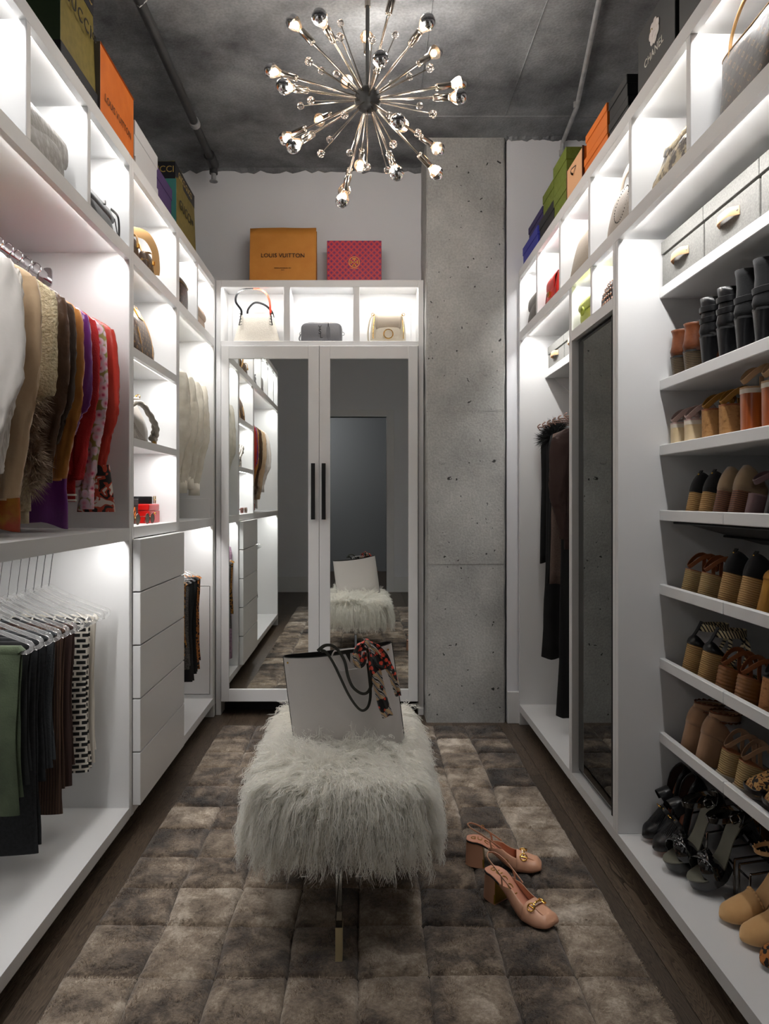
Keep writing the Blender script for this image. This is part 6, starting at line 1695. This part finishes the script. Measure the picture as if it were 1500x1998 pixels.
# small right cubbies
Z2 = 1.8925
b = bag('lime_bag', 'small lime green leather bag in the cubby above the mirror', (.905, 2.765, Z2), RR)
bag_body(.19, .11, .105, (.85,.6), .08, e=.6, wob=.05).build('body', 'lime', b); flap(b, .17, .1, .108, .045, 'lime', .055, .03)
ringo(b, (0, -.066, .045), .014, .004, 'lime', 'Y'); MB().tube(arc(-.06,.06,.10,.035), 1, 8, flat=(.002,.007), up=(0,-1,0)).build('handle', 'lime', b)
b = bag('studded_bag', 'dark grey leather bag covered in rose gold studs above the mirror', (.905, 2.52, Z2), RR)
bag_body(.18, .11, .095, (.8,.6), .08, e=.6, wob=.04).build('body', 'slate', b)
random.seed(4)
for r_ in range(5):
    for k in range(8):
        MB().sphere((-.075+.021*k+.01*(r_%2), front_y(.18, .11, .095, (.8,.6), .08, .6, min(.078, -.075+.021*k+.01*(r_%2)), .014+.018*r_, 0), .014+.018*r_), .0055, 8, 5, (1,.6,1)).build('stud', 'rose_stud', b)
MB().tube(arc(-.055,.055,.09,.06), .005, 8).build('handle', 'slate', b)
# felt storage boxes
def felt_box(label, x0, x1, y0, y1, z0, h, group):
    o = thing('felt_storage_box', label, 'storage box', (x0, (y0+y1)/2, z0), group=group)
    hy = (y1-y0)/2; dx = x1-x0
    MB().box(.002, dx, -hy+.003, hy-.003, 0, h-.048).build('body', 'felt_grey', o, smooth=False, bevel=.002)
    MB().box(-.001, dx+.001, -hy, hy, h-.042, h).build('lid', 'felt_grey', o, smooth=False, bevel=.002)
    MB().box(.010, dx-.008, -hy+.010, hy-.010, h-.055, h-.035).build('inner_tray', 'felt_grey', o, smooth=False)
    hd = MB().tube(smooth_path([(.001,.052,.058),(-.003,.048,.058),(-.016,.030,.060),(-.018,0,.061),(-.016,-.030,.060),(-.003,-.048,.058),(.001,-.052,.058)], 5), 1, 8, flat=(.0013,.0125), up=(-1,0,0)).build('leather_handle', 'nat_leather', o)
    for s_ in (-1, 1): MB().sphere((-.0035, s_*.049, .058), .003, 8, 5).build('rivet', 'chrome', hd)
    return o
felt_box('grey felt storage box on the shelf above the hanging dresses, against the side panel', .985, 1.39, 3.55, 3.855, 1.9055, .125, 'felt boxes above the dresses')
felt_box('grey felt storage box above the dresses, beside the mirror cabinet', .985, 1.39, 3.235, 3.545, 1.9055, .125, 'felt boxes above the dresses')
felt_box('grey felt storage box above the boots, against the white side panel', .975, 1.39, 2.068, 2.358, 1.9085, .148, 'felt boxes above the boots')
felt_box('grey felt storage box above the boots, between two felt boxes', .975, 1.39, 1.775, 2.064, 1.9085, .148, 'felt boxes above the boots')
felt_box('grey felt storage box above the boots, at the end of the felt row', .975, 1.39, 1.482, 1.771, 1.9085, .148, 'felt boxes above the boots')
# ---------------------------------------------------------------- clothes on hangers
D('satin_white', c='e6e0da', rough=.25, sheen=.2, bump=9, bs=.25, bd=.02); D('knit_white', c='ded9d2', c2='cfc9c1', kind='wave', sc=45, rotm=(0,R(90),0), rough=.9, bump=1, bs=.5, bd=.004)
D('beige_suede', c='c4aa8a', c2='b79a79', sc=9, rough=.85, sheen=.3, bump=14, bs=.25, bd=.02); D('shearling', c='d3c6a8', c2='bfb08e', sc=120, rough=.95, bump=140, bs=.9, bd=.01)
D('brown_jacket', c='4b3322', c2='60442e', sc=10, rough=.4, bump=20, bs=.3, bd=.02); D('dark_jacket', c='38281c', c2='4a3524', sc=10, rough=.4, bump=20, bs=.3, bd=.02)
D('camel_corduroy', c='a4641f', c2='b4752a', sc=16, rough=.8, sheen=.4, bump=30, bs=.2); D('rust_suede', c='8a4f1f', c2='985a28', sc=12, rough=.8, sheen=.3)
D('purple_satin', c='6a2478', rough=.28, sheen=.3, bump=10, bs=.3, bd=.02); D('red_knit', c='a81a1c', rough=.85, bump=200, bs=.3)
D('red_leather', c='b12f22', c2='bd3c2c', sc=9, rough=.36, bump=16, bs=.3, bd=.02)
def floral_custom(m, nt, N, L, b, mp):
    v = N.new('ShaderNodeTexVoronoi'); v.inputs['Scale'].default_value = 42; L.new(mp.outputs[0], v.inputs['Vector'])
    r = N.new('ShaderNodeValToRGB'); cr = r.color_ramp
    cr.elements[0].position = .12; cr.elements[0].color = srgb('b23a5e'); cr.elements[1].position = .42; cr.elements[1].color = srgb('d8b4bd')
    e = cr.elements.new(.25); e.color = srgb('d88aa0'); e = cr.elements.new(.62); e.color = srgb('cfb9c6'); e = cr.elements.new(.75); e.color = srgb('8a8246')
    L.new(v.outputs['Distance'], r.inputs[0]); L.new(r.outputs[0], b.inputs['Base Color'])
D('floral', rough=.5, custom=floral_custom)
def print_custom(m, nt, N, L, b, mp):
    n = N.new('ShaderNodeTexNoise'); n.inputs['Scale'].default_value = 22; n.inputs['Detail'].default_value = 1; n.inputs['Distortion'].default_value = 1.5; L.new(mp.outputs[0], n.inputs['Vector'])
    r = N.new('ShaderNodeValToRGB'); cr = r.color_ramp; cr.interpolation = 'CONSTANT'
    cr.elements[0].position = 0; cr.elements[0].color = srgb('1d1715'); cr.elements[1].position = .44; cr.elements[1].color = srgb('b8442c')
    e = cr.elements.new(.56); e.color = srgb('ddd2c8')
    L.new(n.outputs[0], r.inputs[0]); L.new(r.outputs[0], b.inputs['Base Color'])
D('bird_print', rough=.5, custom=print_custom)
D('yellow_silk', c='b88a2c', c2='a8442c', sc=18, rough=.4); D('wool_cream', c='b9ac90', rough=.95, bump=90, bs=.3); D('pale_pink', c='c9a99b', rough=.6)
D('white_denim', c='ddd8cb', c2='d2ccbd', sc=30, rough=.85, bump=30, bs=.3, bd=.01)
D('green_denim', c='333c2b', c2='434d39', sc=14, rough=.85, bump=220, bs=.2); D('black_wool', c='0f1011', c2='151617', sc=200, rough=.95); D('charcoal', c='1c1d1f', c2='242628', sc=120, rough=.95)
D('grey_wool', c='35383b', rough=.95, bump=200, bs=.2); D('cord_brown', c='34231a', c2='4a3425', kind='wave', sc=38, rotm=(0,R(90),0), rough=.85, bump=1, bs=.5, bd=.003); D('dark_brown', c='35221d', rough=.8)
def geo_custom(m, nt, N, L, b, mp):
    br = N.new('ShaderNodeTexBrick'); br.inputs['Scale'].default_value = 14; br.inputs['Mortar Size'].default_value = .05; br.offset = .5
    br.inputs['Color1'].default_value = srgb('141414'); br.inputs['Color2'].default_value = srgb('1a1a1a'); br.inputs['Mortar'].default_value = srgb('d8d2c6')
    mp.inputs['Rotation'].default_value = (R(90), 0, 0)
    L.new(mp.outputs[0], br.inputs['Vector']); L.new(br.outputs['Color'], b.inputs['Base Color'])
D('geo_print', rough=.8, custom=geo_custom)
D('ivory_cloth', c='d2cbbf', rough=.8); D('black_jersey', c='0c0c0d', rough=.85); D('taupe_knit', c='5b4b44', c2='66554d', sc=140, rough=.9); D('black_leather_cloth', c='191a1b', rough=.4, bump=20, bs=.3, bd=.01)
D('tweed', c='3a3a3b', c2='6a6764', sc=160, rough=.95); D('leopard_cloth', rough=.7, custom=leopard_custom('a8752f', '1a120d', 60)); D('lilac_lace', c='9d7f92', c2='7f6478', sc=90, rough=.7)
D('fur_trim', c='8a7260', c2='c8b8a4', sc=25, rough=.9)

def hook(y, x, z, h=.05, r=.0017):
    """wire hook over the rod at (x,z), dropping h below it"""
    pts = [(x+.024*math.cos(R(a)), y, z+.018+.02*math.sin(R(a))-.0208) for a in range(-30, 200, 20)]
    pts = [(x, y, z-h)] + [(x, y, z-h+.015), (x+.014, y, z-.025), (x+.024, y, z-.01)] + pts[1:]
    return MB().tube(smooth_path(pts, 3), r, 6)
def wire_hanger(x, y, z, label, group, w=.2, dp=.13):
    h = thing('clothes_hanger', label, 'hanger', (x, y, z-dp), group=group)
    hook(0, 0, dp, dp, .002).build('hook', 'chrome', h)
    MB().tube(smooth_path([(-w, 0, -.052), (-w*.6, 0, -.028), (0, 0, 0), (w*.6, 0, -.028), (w, 0, -.052)], 4), .004, 8).build('shoulder_bar', 'dark_chrome', h)
    MB().tube([(-w, 0, -.052), (w, 0, -.052)], .003, 6).build('lower_bar', 'dark_chrome', h)
    return h
def garment(name, label, m, x, y, ztop, length, half=.20, thick=.030, sleeve=.55, msl=None, seed=0, cuff=None, collar=None, hem=None, sl_r=.05, front=1, flare=0, hemcut=0, nosleeve=False, group=None, slx=0, cat='clothing', both=True):
    """garment hanging in the XZ plane; front=+1: sleeve towards +x is the visible one"""
    g = thing(name, label, cat, (x, y, ztop), group=group)
    n = 44; K = 16; rings = []
    rs = random.Random(seed); ph = rs.uniform(0, 6)
    fr_n = rs.choice((3, 4, 5))
    for k in range(K+1):
        t = k/K
        z = -length*t
        sh = min(1, (-z)/.055)                     # shoulder slope zone
        w = half*(.30+.70*sh**.75) if z > -.055 else half*(1 + flare*(t-.1) - .04*math.sin(math.pi*t))
        th = thick*(.55+.45*min(1, -z/.12))*(1+.25*t)
        ring = []
        for j in range(n):
            a = 2*math.pi*j/n; ca, sa = math.cos(a), math.sin(a)
            xx = math.copysign(abs(ca)**.8, ca)*w; yy = math.copysign(abs(sa)**.8, sa)*th
            fd = thick*.3*t**.7*math.sin(fr_n*math.pi*xx/half*1.3+ph+.8*math.sin(3*t+ph))
            nz = mnoise.noise(Vector((xx*9+seed*3, yy*9, z*5))) - .8*abs(mnoise.noise(Vector((xx*16+seed, yy*6, z*11+xx*8))))
            ring.append((xx + nz*.008*t, yy + fd + nz*.005, z + (hemcut*(xx/half) if k == K else 0) + (.006*math.sin(5*xx/half*2+ph) if k == K else 0)))
        rings.append(ring)
    MB().loft(rings, True, False).build('body', m, g, angle=80, solid=.002)
    if not nosleeve:
        for s_ in ((front, -front) if both else (front,)):
            bk = 0 if s_ == front else -.055
            pts = [(s_*(half-.035), 0, -.035), (s_*(half+.012+slx*.3+bk), 0, -.085), (s_*(half+.026+slx*.6+bk), -.002, -.20), (s_*(half+.03+slx+bk), -.004, -.36), (s_*(half+.018+slx*.8+bk), -.004, -.35-.5*(sleeve-.35)), (s_*(half+.0+slx*.6+bk), -.004, -sleeve)]
            pp = smooth_path(pts, 10); mm = len(pp); rings = []
            for i, p in enumerate(pp):
                q = i/(mm-1); rx = sl_r*(.78+.30*math.sin(math.pi*min(1, q*1.3)) - .32*q); ry = thick*(.85+.15*math.sin(6*q+seed))
                ring = []
                for j in range(28):
                    a = 2*math.pi*j/28
                    wr = mnoise.noise(Vector((math.cos(a)*1.4, math.sin(a)*1.4+q*7+seed, s_)))*.006
                    wr += abs(mnoise.noise(Vector((math.cos(a)*2+q*6, math.sin(a)*2, q*16+seed*2))))*-.010*(.4+.6*smst(.2,.6,q)) + .002*mnoise.noise(Vector((math.cos(a)*5, math.sin(a)*5, q*40+seed)))
                    ring.append((p[0]+math.cos(a)*(rx+wr), p[1]+math.sin(a)*(ry+wr), p[2]+.01*math.cos(a)*s_*(-1 if q < .2 else .2)))
                rings.append(ring)
            so = MB().loft(rings, True, False).build('sleeve', msl or m, g, angle=80, solid=.002)
            if cuff and s_ == front:
                e = pp[-1]; rr = sl_r*.44
                MB().loft([[(e[0]+math.cos(2*math.pi*j/20)*(rr+.004), e[1]+math.sin(2*math.pi*j/20)*(thick*.88), e[2]+dz) for j in range(20)] for dz in (.03, -.035)], False, False).build('cuff', cuff, so, solid=.002)
    if collar:
        MB().tube(smooth_path([(-.07,-thick*.8,-.02),(-.05,-thick*1.15,.012),(0,-thick*1.2,.022),(.05,-thick*1.15,.012),(.07,-thick*.8,-.02)]), 1, 8, flat=(.003,.018), up=(0,-1,.2)).build('collar', collar, g)
        MB().tube(smooth_path([(-.07,thick*.8,-.02),(-.05,thick*1.15,.012),(0,thick*1.2,.022),(.05,thick*1.15,.012),(.07,thick*.8,-.02)]), 1, 8, flat=(.003,.018), up=(0,1,.2)).build('collar', collar, g)
    if hem:
        hm, hh = hem
        last = rings and None
        ring = []
        for dz in (.0, -hh):
            ring.append([(math.copysign(abs(math.cos(2*math.pi*j/n))**.8, math.cos(2*math.pi*j/n))*half*.97, math.copysign(abs(math.sin(2*math.pi*j/n))**.8, math.sin(2*math.pi*j/n))*thick*1.15, -length+.01+dz) for j in range(n)])
        MB().loft(ring, False, False).build('hem_band', hm, g, solid=.002)
    return g
GX = -1.13; GZ = 1.875
UP_G = 'jackets and tops on the left upper rod'
ups = [ # name, label, mat, y, kwargs
 ('satin_blouse', 'white satin blouse with full cuffed sleeve among the hanging tops', 'satin_white', 1.735, dict(length=.60, sleeve=.56, sl_r=.062, cuff='satin_white', slx=.03, seed=1)),
 ('ribbed_cardigan', 'white ribbed knit cardigan hanging beside the satin blouse', 'knit_white', 1.803, dict(length=.74, sleeve=.60, seed=2)),
 ('suede_jacket', 'beige suede jacket hanging beside the white knit cardigan', 'beige_suede', 1.871, dict(length=.66, sleeve=.66, sl_r=.058, seed=3, slx=.01, collar='beige_suede')),
 ('shearling_coat', 'cream shearling coat with furry brown trim among the hanging jackets', 'shearling', 2.000, dict(length=.69, sleeve=.40, sl_r=.054, seed=4, hem=('wool_cream', .05))),
 ('leather_jacket', 'brown leather jacket with shiny sleeve beside the shearling coat', 'brown_jacket', 2.067, dict(length=.62, sleeve=.58, sl_r=.056, cuff='brown_jacket', seed=5, slx=.005, collar='brown_jacket')),
 ('leather_blazer', 'very dark brown leather blazer between two other brown jackets', 'dark_jacket', 2.131, dict(length=.56, sleeve=.50, sl_r=.052, seed=6, collar='dark_jacket')),
 ('suede_shirt', 'camel suede jacket hanging beside the purple blouse', 'camel_corduroy', 2.195, dict(length=.60, sleeve=.60, sl_r=.050, msl='camel_corduroy', seed=7, collar='camel_corduroy')),
 ('purple_blouse', 'shiny purple satin blouse with long trailing hem', 'purple_satin', 2.258, dict(length=.72, sleeve=.46, seed=8, hemcut=-.03)),
 ('red_cardigan', 'red knit cardigan with striped ribbed hem on the upper rod', 'red_knit', 2.321, dict(length=.58, sleeve=.60, seed=9, hem=('red_knit', .10))),
 ('floral_blouse', 'pink floral blouse hanging next to the red leather jacket', 'floral', 2.385, dict(length=.62, sleeve=.66, sl_r=.046, seed=10, cuff='floral', slx=.012)),
 ('red_leather_jacket', 'bright red leather jacket at the end of the upper rod', 'red_leather', 2.452, dict(length=.60, sleeve=.58, sl_r=.058, seed=11, slx=.02, collar='red_leather')),
]
gobj = {}
for nm, lb, m, y, kw in ups:
    ln_ = kw.pop('length')
    gobj[nm] = garment(nm, lb, m, GX, y, GZ, ln_, thick=.0185, group=None, **kw)
    what = lb.split(' with ')[0].split(' hanging')[0].split(' among')[0].split(' between')[0].split(' at the')[0]
    wire_hanger(GX, y, 2.005, 'chrome hook hanger holding the ' + what, 'chrome hangers on the left upper rod', w=.165)
# white stripes on the red knit hem, fur trim on the shearling, printed cuff on the red jacket
for z in (-.645, -.662):
    MB().loft([[(math.copysign(abs(math.cos(2*math.pi*j/40))**.8, math.cos(2*math.pi*j/40))*.1975, math.copysign(abs(math.sin(2*math.pi*j/40))**.8, math.sin(2*math.pi*j/40))*.0295, z+dz) for j in range(40)] for dz in (0, -.006)], False, False).build('stripe', 'ivory_cloth', gobj['red_cardigan'], solid=.0015)
def tuft(root, m, pts_r, N_, ln, seed, name='fur_trim', w=.0012, drop=.6, flat=.3):
    g = np.random.default_rng(seed); V_ = []; F_ = []
    P_ = np.array(pts_r)
    for k in range(N_):
        i = g.integers(0, len(P_)); c = P_[i][:3]; r_ = P_[i][3]
        d = g.normal(0, 1, 3); d[1] *= flat; d /= np.linalg.norm(d)
        p = c + d*r_*.5; q = d + np.array([0, 0, -drop]); q /= np.linalg.norm(q); l = ln*g.uniform(.5, 1.1)
        mid = p + d*l*.5; end = p + (d*.5+q*.6)*l
        s_ = np.cross(d, g.normal(0, 1, 3)); s_ /= np.linalg.norm(s_)+1e-9; s_ *= w
        b_ = len(V_)
        V_ += [tuple(p-s_), tuple(p+s_), tuple(mid+s_*.8), tuple(mid-s_*.8), tuple(end)]
        F_ += [(b_, b_+1, b_+2, b_+3), (b_+3, b_+2, b_+4)]
    o = MB(); o.v = V_; o.f = F_
    ob = o.build(name, m, root, angle=180); ob['kind'] = 'stuff'
    return ob
tuft(gobj['shearling_coat'], 'fur_trim', [(.19+.012*math.sin(k*.4), 0, -.33-.012*k, .035) for k in range(26)], 3200, .05, 3)
e = gobj['red_leather_jacket']
MB().loft([[(.215+math.cos(2*math.pi*j/20)*(.045+.02*q), -.004+math.sin(2*math.pi*j/20)*.022, -.545-.16*q) for j in range(20)] for q in (0, .3, .6, 1)], True, False).build('printed_cuff', 'bird_print', e, solid=.002)
garment('silk_dress', 'yellow floral silk dress hem hanging below the beige jacket', 'yellow_silk', GX, 1.936, GZ, .745, thick=.015, nosleeve=True, seed=21)
wire_hanger(GX, 1.936, 2.005, 'chrome hook hanger holding the yellow floral dress', 'chrome hangers on the left upper rod', w=.17)
# ---- trousers on acrylic hangers, lower rod
D('clear_plastic', c='ffffff', rough=.03, trans=.88, ior=1.3)
LX = -1.09; LZ = 1.058
def acrylic_hanger(x, y, label, group='clear acrylic hangers on the left lower rod', w=.205, z=LZ):
    h = thing('acrylic_hanger', label, 'hanger', (x, y, z-.145), group=group)
    hook(0, 0, .145, .145, .0022).build('hook', 'chrome', h)
    def bar(pts, r): return MB().tube(smooth_path(pts, 5), 1, 8, flat=(r, .0042), up=(0,0,1))
    bar([(-w,0,-.085),(-w*.9,0,-.075),(-w*.5,0,-.045),(-w*.15,0,-.012),(0,0,.004),(w*.15,0,-.012),(w*.5,0,-.045),(w*.9,0,-.075),(w,0,-.085),(w*1.0,0,-.1),(w*.93,0,-.108)], .006).build('shoulder_bar', 'clear_plastic', h)
    bar([(-w*.93,0,-.108),(0,0,-.108),(w*.93,0,-.108)], .005).build('trouser_bar', 'clear_plastic', h)
    return h
def trousers(name, label, m, x, y, length, width=.15, xo=0, seed=0, zt=None, group=None, thick=.017, cuffm=None, z=LZ, flare=.0):
    zt_ = zt if zt else z-.145-.102
    g = thing(name, label, 'trousers', (x+xo, y, zt_), group=group)
    rs = random.Random(seed)
    for s_ in (-1, 1):      # two halves folded over the bar
        rings = []; K = 12; n = 30; ph = rs.uniform(0, 6); L_ = length*(1 if s_ < 0 else rs.uniform(.86, 1.0))
        for k in range(K+1):
            t = k/K; zz = .007-L_*t; w = width*(1+flare*t-.06*math.sin(math.pi*t)); th = thick*.42*(1+.3*t)
            ring = []
            for j in range(n):
                a = 2*math.pi*j/n; ca, sa = math.cos(a), math.sin(a)
                xx = math.copysign(abs(ca)**.8, ca)*w; yy = math.copysign(abs(sa)**.8, sa)*th
                fd = .006*t*math.sin(4*xx/width+ph) + .006*mnoise.noise(Vector((xx*12+seed, s_*3, zz*6)))
                ring.append((xx+.006*mnoise.noise(Vector((zz*7, seed, s_))), yy+fd+s_*thick*.48*min(1, .35+t*4), zz))
            rings.append(ring)
        lg = MB().loft(rings, True, True).build('leg', m, g, angle=80)
        if cuffm:
            MB().loft([[(p[0]*1.03, p[1]*1.0+ (.0015 if p[1] > 0 else -.0015), p[2]+dz) for p in rings[-1]] for dz in (.045, 0)], False, False).build('cuff', cuffm, lg, solid=.002)
    MB().tube([(-width*.985, 0, -.004), (-width*.97, 0, .001), (width*.97, 0, .001), (width*.985, 0, -.004)], 1, 12, flat=(.012, thick*.62), up=(0,0,1)).build('fold', m, g)
    return g
TG = None
low = [('trousers', 'olive green denim trousers with stitched seams on the lower rod', 'green_denim', 1.9050, .44, .15, .03),
 ('trousers', 'black wool trousers beside the green denim pair', 'black_wool', 1.9625, .38, .155, .025),
 ('trousers', 'long charcoal wool trousers reaching lowest on the rod', 'charcoal', 2.0200, .60, .15, .025),
 ('trousers', 'dark charcoal trousers with turned hem between wool trousers', 'charcoal', 2.0775, .42, .14, .03),
 ('trousers', 'mid grey wool trousers beside the brown corduroy pair', 'grey_wool', 2.1350, .40, .15, .02),
 ('trousers', 'brown corduroy trousers with vertical ribs', 'cord_brown', 2.1925, .56, .155, .02),
 ('trousers', 'plain dark brown trousers beside the corduroy pair', 'dark_brown', 2.2500, .50, .15, .03),
 ('trousers', 'light grey trousers behind the patterned pair', 'grey_wool', 2.3075, .48, .13, 0),
 ('trousers', 'black and white geometric print trousers at the end of the rod', 'geo_print', 2.3650, .50, .15, .035)]
for k, (nm, lb, m, y, ln_, wd, xo) in enumerate(low):
    trousers(nm, lb, m, LX, y, ln_, wd, xo, k+3)
    acrylic_hanger(LX, y, 'clear acrylic hanger holding the ' + lb.split(' with')[0].split(' beside')[0].split(' reaching')[0].split(' at the')[0].split(' between')[0].split(' behind')[0].split(' on the')[0])
MB_ = trousers('trousers', 'ivory trousers beside the geometric print pair', 'ivory_cloth', LX, 2.4225, .49, .14, .045, 31, thick=.012)
acrylic_hanger(LX, 2.4225, 'clear acrylic hanger holding the ivory trousers')
acrylic_hanger(LX, 2.4800, 'empty clear acrylic hanger at the end of the lower rod')
# ---- corner cabinet
for k, (y, lb, ln_, sl) in enumerate(((3.42, 'white denim jacket nearest the drawer tower in the corner cabinet', .62, .58), (3.56, 'white denim jacket between two others in the corner cabinet', .58, .62), (3.70, 'cream denim jacket beside the far white jacket in the corner cabinet', .55, .60), (3.83, 'white denim jacket nearest the mirrored wardrobe', .60, .63))):
    garment('denim_jacket', lb, 'white_denim', GX, y, 1.90, ln_, half=.21, thick=.038, sleeve=sl, sl_r=.055, seed=40+k, cuff='white_denim', collar='white_denim', slx=.02, group='white jackets in the corner cabinet')
    wire_hanger(GX, y, 2.005, 'chrome hanger holding the ' + lb.split(' in the')[0].replace(' nearest', ' next to'), 'chrome hangers in the corner cabinet', w=.17, dp=.11)
for k, (y, nm, m, ln_, lb) in enumerate(((3.40, 'skirt', 'leopard_cloth', .34, 'leopard print skirt between lace dress and tweed skirt'), (3.47, 'skirt', 'tweed', .42, 'grey tweed skirt between leopard skirt and leather skirt'), (3.55, 'skirt', 'black_leather_cloth', .50, 'black leather skirt in the corner cabinet'), (3.63, 'skirt', 'black_jersey', .48, 'black jersey skirt with leopard neighbour in the corner cabinet'), (3.69, 'skirt', 'leopard_dark', .47, 'dark leopard skirt nearest the mirrored wardrobe'))):
    trousers(nm, lb, m, LX+.06, y, ln_, .165, .02, 60+k, zt=.808, z=.95, thick=.026)
    acrylic_hanger(LX+.06, y, 'clear hanger holding the ' + lb.split(' beside')[0].split(' between')[0].split(' in the')[0].split(' with')[0].split(' nearest')[0], 'clear hangers in the corner cabinet', .17, 1.05)
garment('lace_dress', 'long lilac lace dress next to the drawer tower in the corner cabinet', 'lilac_lace', -1.03, 3.322, .95, .77, half=.165, thick=.02, nosleeve=True, seed=71)
wire_hanger(-1.03, 3.322, 1.05, 'chrome hanger holding the lilac lace dress', 'chrome hangers in the corner cabinet', w=.13, dp=.10)
# ---- long dresses on the right
DX = 1.13
RDZ = 1.60
dr = [(3.795, 'black_jersey', .72, .19, True, 'black sleeveless dress with feathered shoulder beside the white side panel', 81),
      (3.695, 'black_jersey', 1.20, .185, True, 'long black dress between the feathered dress and the taupe cardigan', 82),
      (3.595, 'black_jersey', .80, .20, True, 'short black cocktail dress among the long dresses', 83),
      (3.495, 'taupe_knit', .80, .215, True, 'taupe knit cardigan hanging among black dresses', 84),
      (3.395, 'black_jersey', 1.41, .19, True, 'floor length black dress beside the mirror cabinet', 85),
      (3.295, 'dark_brown', .62, .20, False, 'dark brown leather jacket beside the mirror cabinet', 86)]
D('rose_metal', c='c9a697', rough=.25, metal=1)
for y, m, ln_, hf, ns, lb, sd in dr:
    g = garment('long_dress' if ln_ > 1 else ('cardigan' if m == 'taupe_knit' else 'dress'), lb, m, DX-.01, y, 1.60-.02, ln_-.02, half=hf, thick=.024, nosleeve=ns, seed=sd, front=-1, flare=.12 if ln_ > 1 else .03)
    h = thing('metal_hanger', 'rose metal hanger holding the ' + lb.split(' with')[0].split(' beside')[0].split(' between')[0].split(' among')[0].split(' hanging')[0], 'hanger', (DX, y, 1.60), group='metal hangers on the right rod')
    hook(0, 0, .065, .065, .0022).build('hook', 'rose_metal', h)
    MB().tube([(-.21,0,-.005),(0,0,.012),(.21,0,-.005)], .0035, 6).build('bar', 'rose_metal', h)
    for s_ in (-1, 1):
        c_ = MB().tube(smooth_path([(s_*.20,-.002,.012),(s_*.215,-.002,-.002),(s_*.20,-.002,-.022)],4), .003, 6).build('clip', 'rose_metal', h)
    if 'feathered' in lb:
        tuft(g, 'black_jersey', [(-.12-.02*k*.3, -.01, .0-.008*k, .03) for k in range(8)], 900, .055, 9, 'feathers', .0014, .1)

# ---------------------------------------------------------------- tell the two shoes of each pair apart by their neighbours
def neighbours(key, base, far, near):
    prs = [o for o in bpy.data.objects if o.parent is None and o.get('group') == key]
    prs.sort(key=lambda o: -o.location.y)
    for o, nb in zip(prs, (far, near)):
        o['label'] = base + ', ' + nb
for row in (
 ('pair of brown ankle boots', 'brown leather ankle boot with stacked heel', 'by the white side panel', 'by the shiny black boots'),
 ('pair of shiny black boots', 'shiny black ankle boot with wrapped straps', 'by the brown boots', 'by the suede boots'),
 ('pair of black suede boots', 'black suede ankle boot with slim heel', 'by the shiny black boots', 'by the plain black boots'),
 ('pair of mauve sandals', 'mauve sandal with cream block heel', 'by the white side panel', 'by the cork heels'),
 ('pair of cork heeled sandals', 'sandal with cork block heel and mustard strap', 'by the mauve sandals', 'by the orange wood heels'),
 ('pair of black espadrilles on third shelf', 'black espadrille wedge with gold stud above jute wedges', 'by the white side panel', 'by the taupe pumps'),
 ('pair of taupe pumps', 'taupe suede pump with stacked brown heel', 'by the black espadrilles', 'by the dark mauve sandal'),
 ('pair of jute wedges with brown straps', 'jute wedge sandal with brown ankle strap', 'by the white side panel', 'by the black espadrilles'),
 ('pair of black espadrilles on fourth shelf', 'large black espadrille wedge with gold stud', 'by the brown strap wedges', 'by the mustard heels'),
 ('pair of striped strap wedges', 'jute wedge with black tab and striped straps', 'by the white side panel', 'by the ribbed wedges'),
 ('pair of ribbed brown wedges', 'brown wedge with deep horizontal ribs', 'by the striped straps', 'by the cork wedge'),
 ('pair of camel fringed pumps', 'camel suede pump with fringed ankle strap', 'by the white side panel', 'by the jute wedges'),
 ('pair of jute wedges with camel straps', 'jute wedge sandal with camel ankle strap', 'by the camel pumps', 'by the leopard pumps'),
 ('pair of black fringed pumps', 'black fringed pump with gold emblem', 'by the white side panel', 'by the patent platforms'),
 ('pair of black patent platforms', 'black patent platform sandal with knotted bands', 'by the fringed pumps', 'by the tan pumps'),
 ('pair of tan scalloped pumps', 'tan suede pump with scalloped edges', 'by the patent platforms', 'by the brown leopard pumps'),
 ('pair of blush slingback heels', 'blush slingback heel with gold bit', 'its toe pointing to the right cabinets', 'its toe pointing to the near rug end'),
 ('pair of orange wood heeled sandals', 'sandal with glossy orange wood heel and beige strap', 'by the cork heels', 'farther from the cork heels'),
 ('pair of leopard print pumps', 'leopard square toe pump with black trim', 'by the jute wedges', 'farther from the jute wedges'),
 ('pair of mustard heels', 'mustard leather heel', 'by the black espadrilles', 'farther from the black espadrilles'),
 ('pair of cork wedges', 'reddish cork wedge with black ankle straps', 'by the ribbed wedges', 'farther from the ribbed wedges'),
 ('pair of plain black boots', 'plain black leather ankle boot', 'by the suede boots', 'farther from the suede boots'),
 ('pair of brown leopard pumps', 'brown leopard print pump', 'by the tan scalloped pumps', 'farther from the tan scalloped pumps'),
 ('pair of black tall heeled sandals', 'black tall heel sandal with tan collar', 'by the mauve sandal', 'farther from the mauve sandal'),
 ('pair of mustard brown sandals', 'mustard brown suede strap sandal behind the platforms', 'by the wire rack', 'by the cabinet back'),
): neighbours(*row)
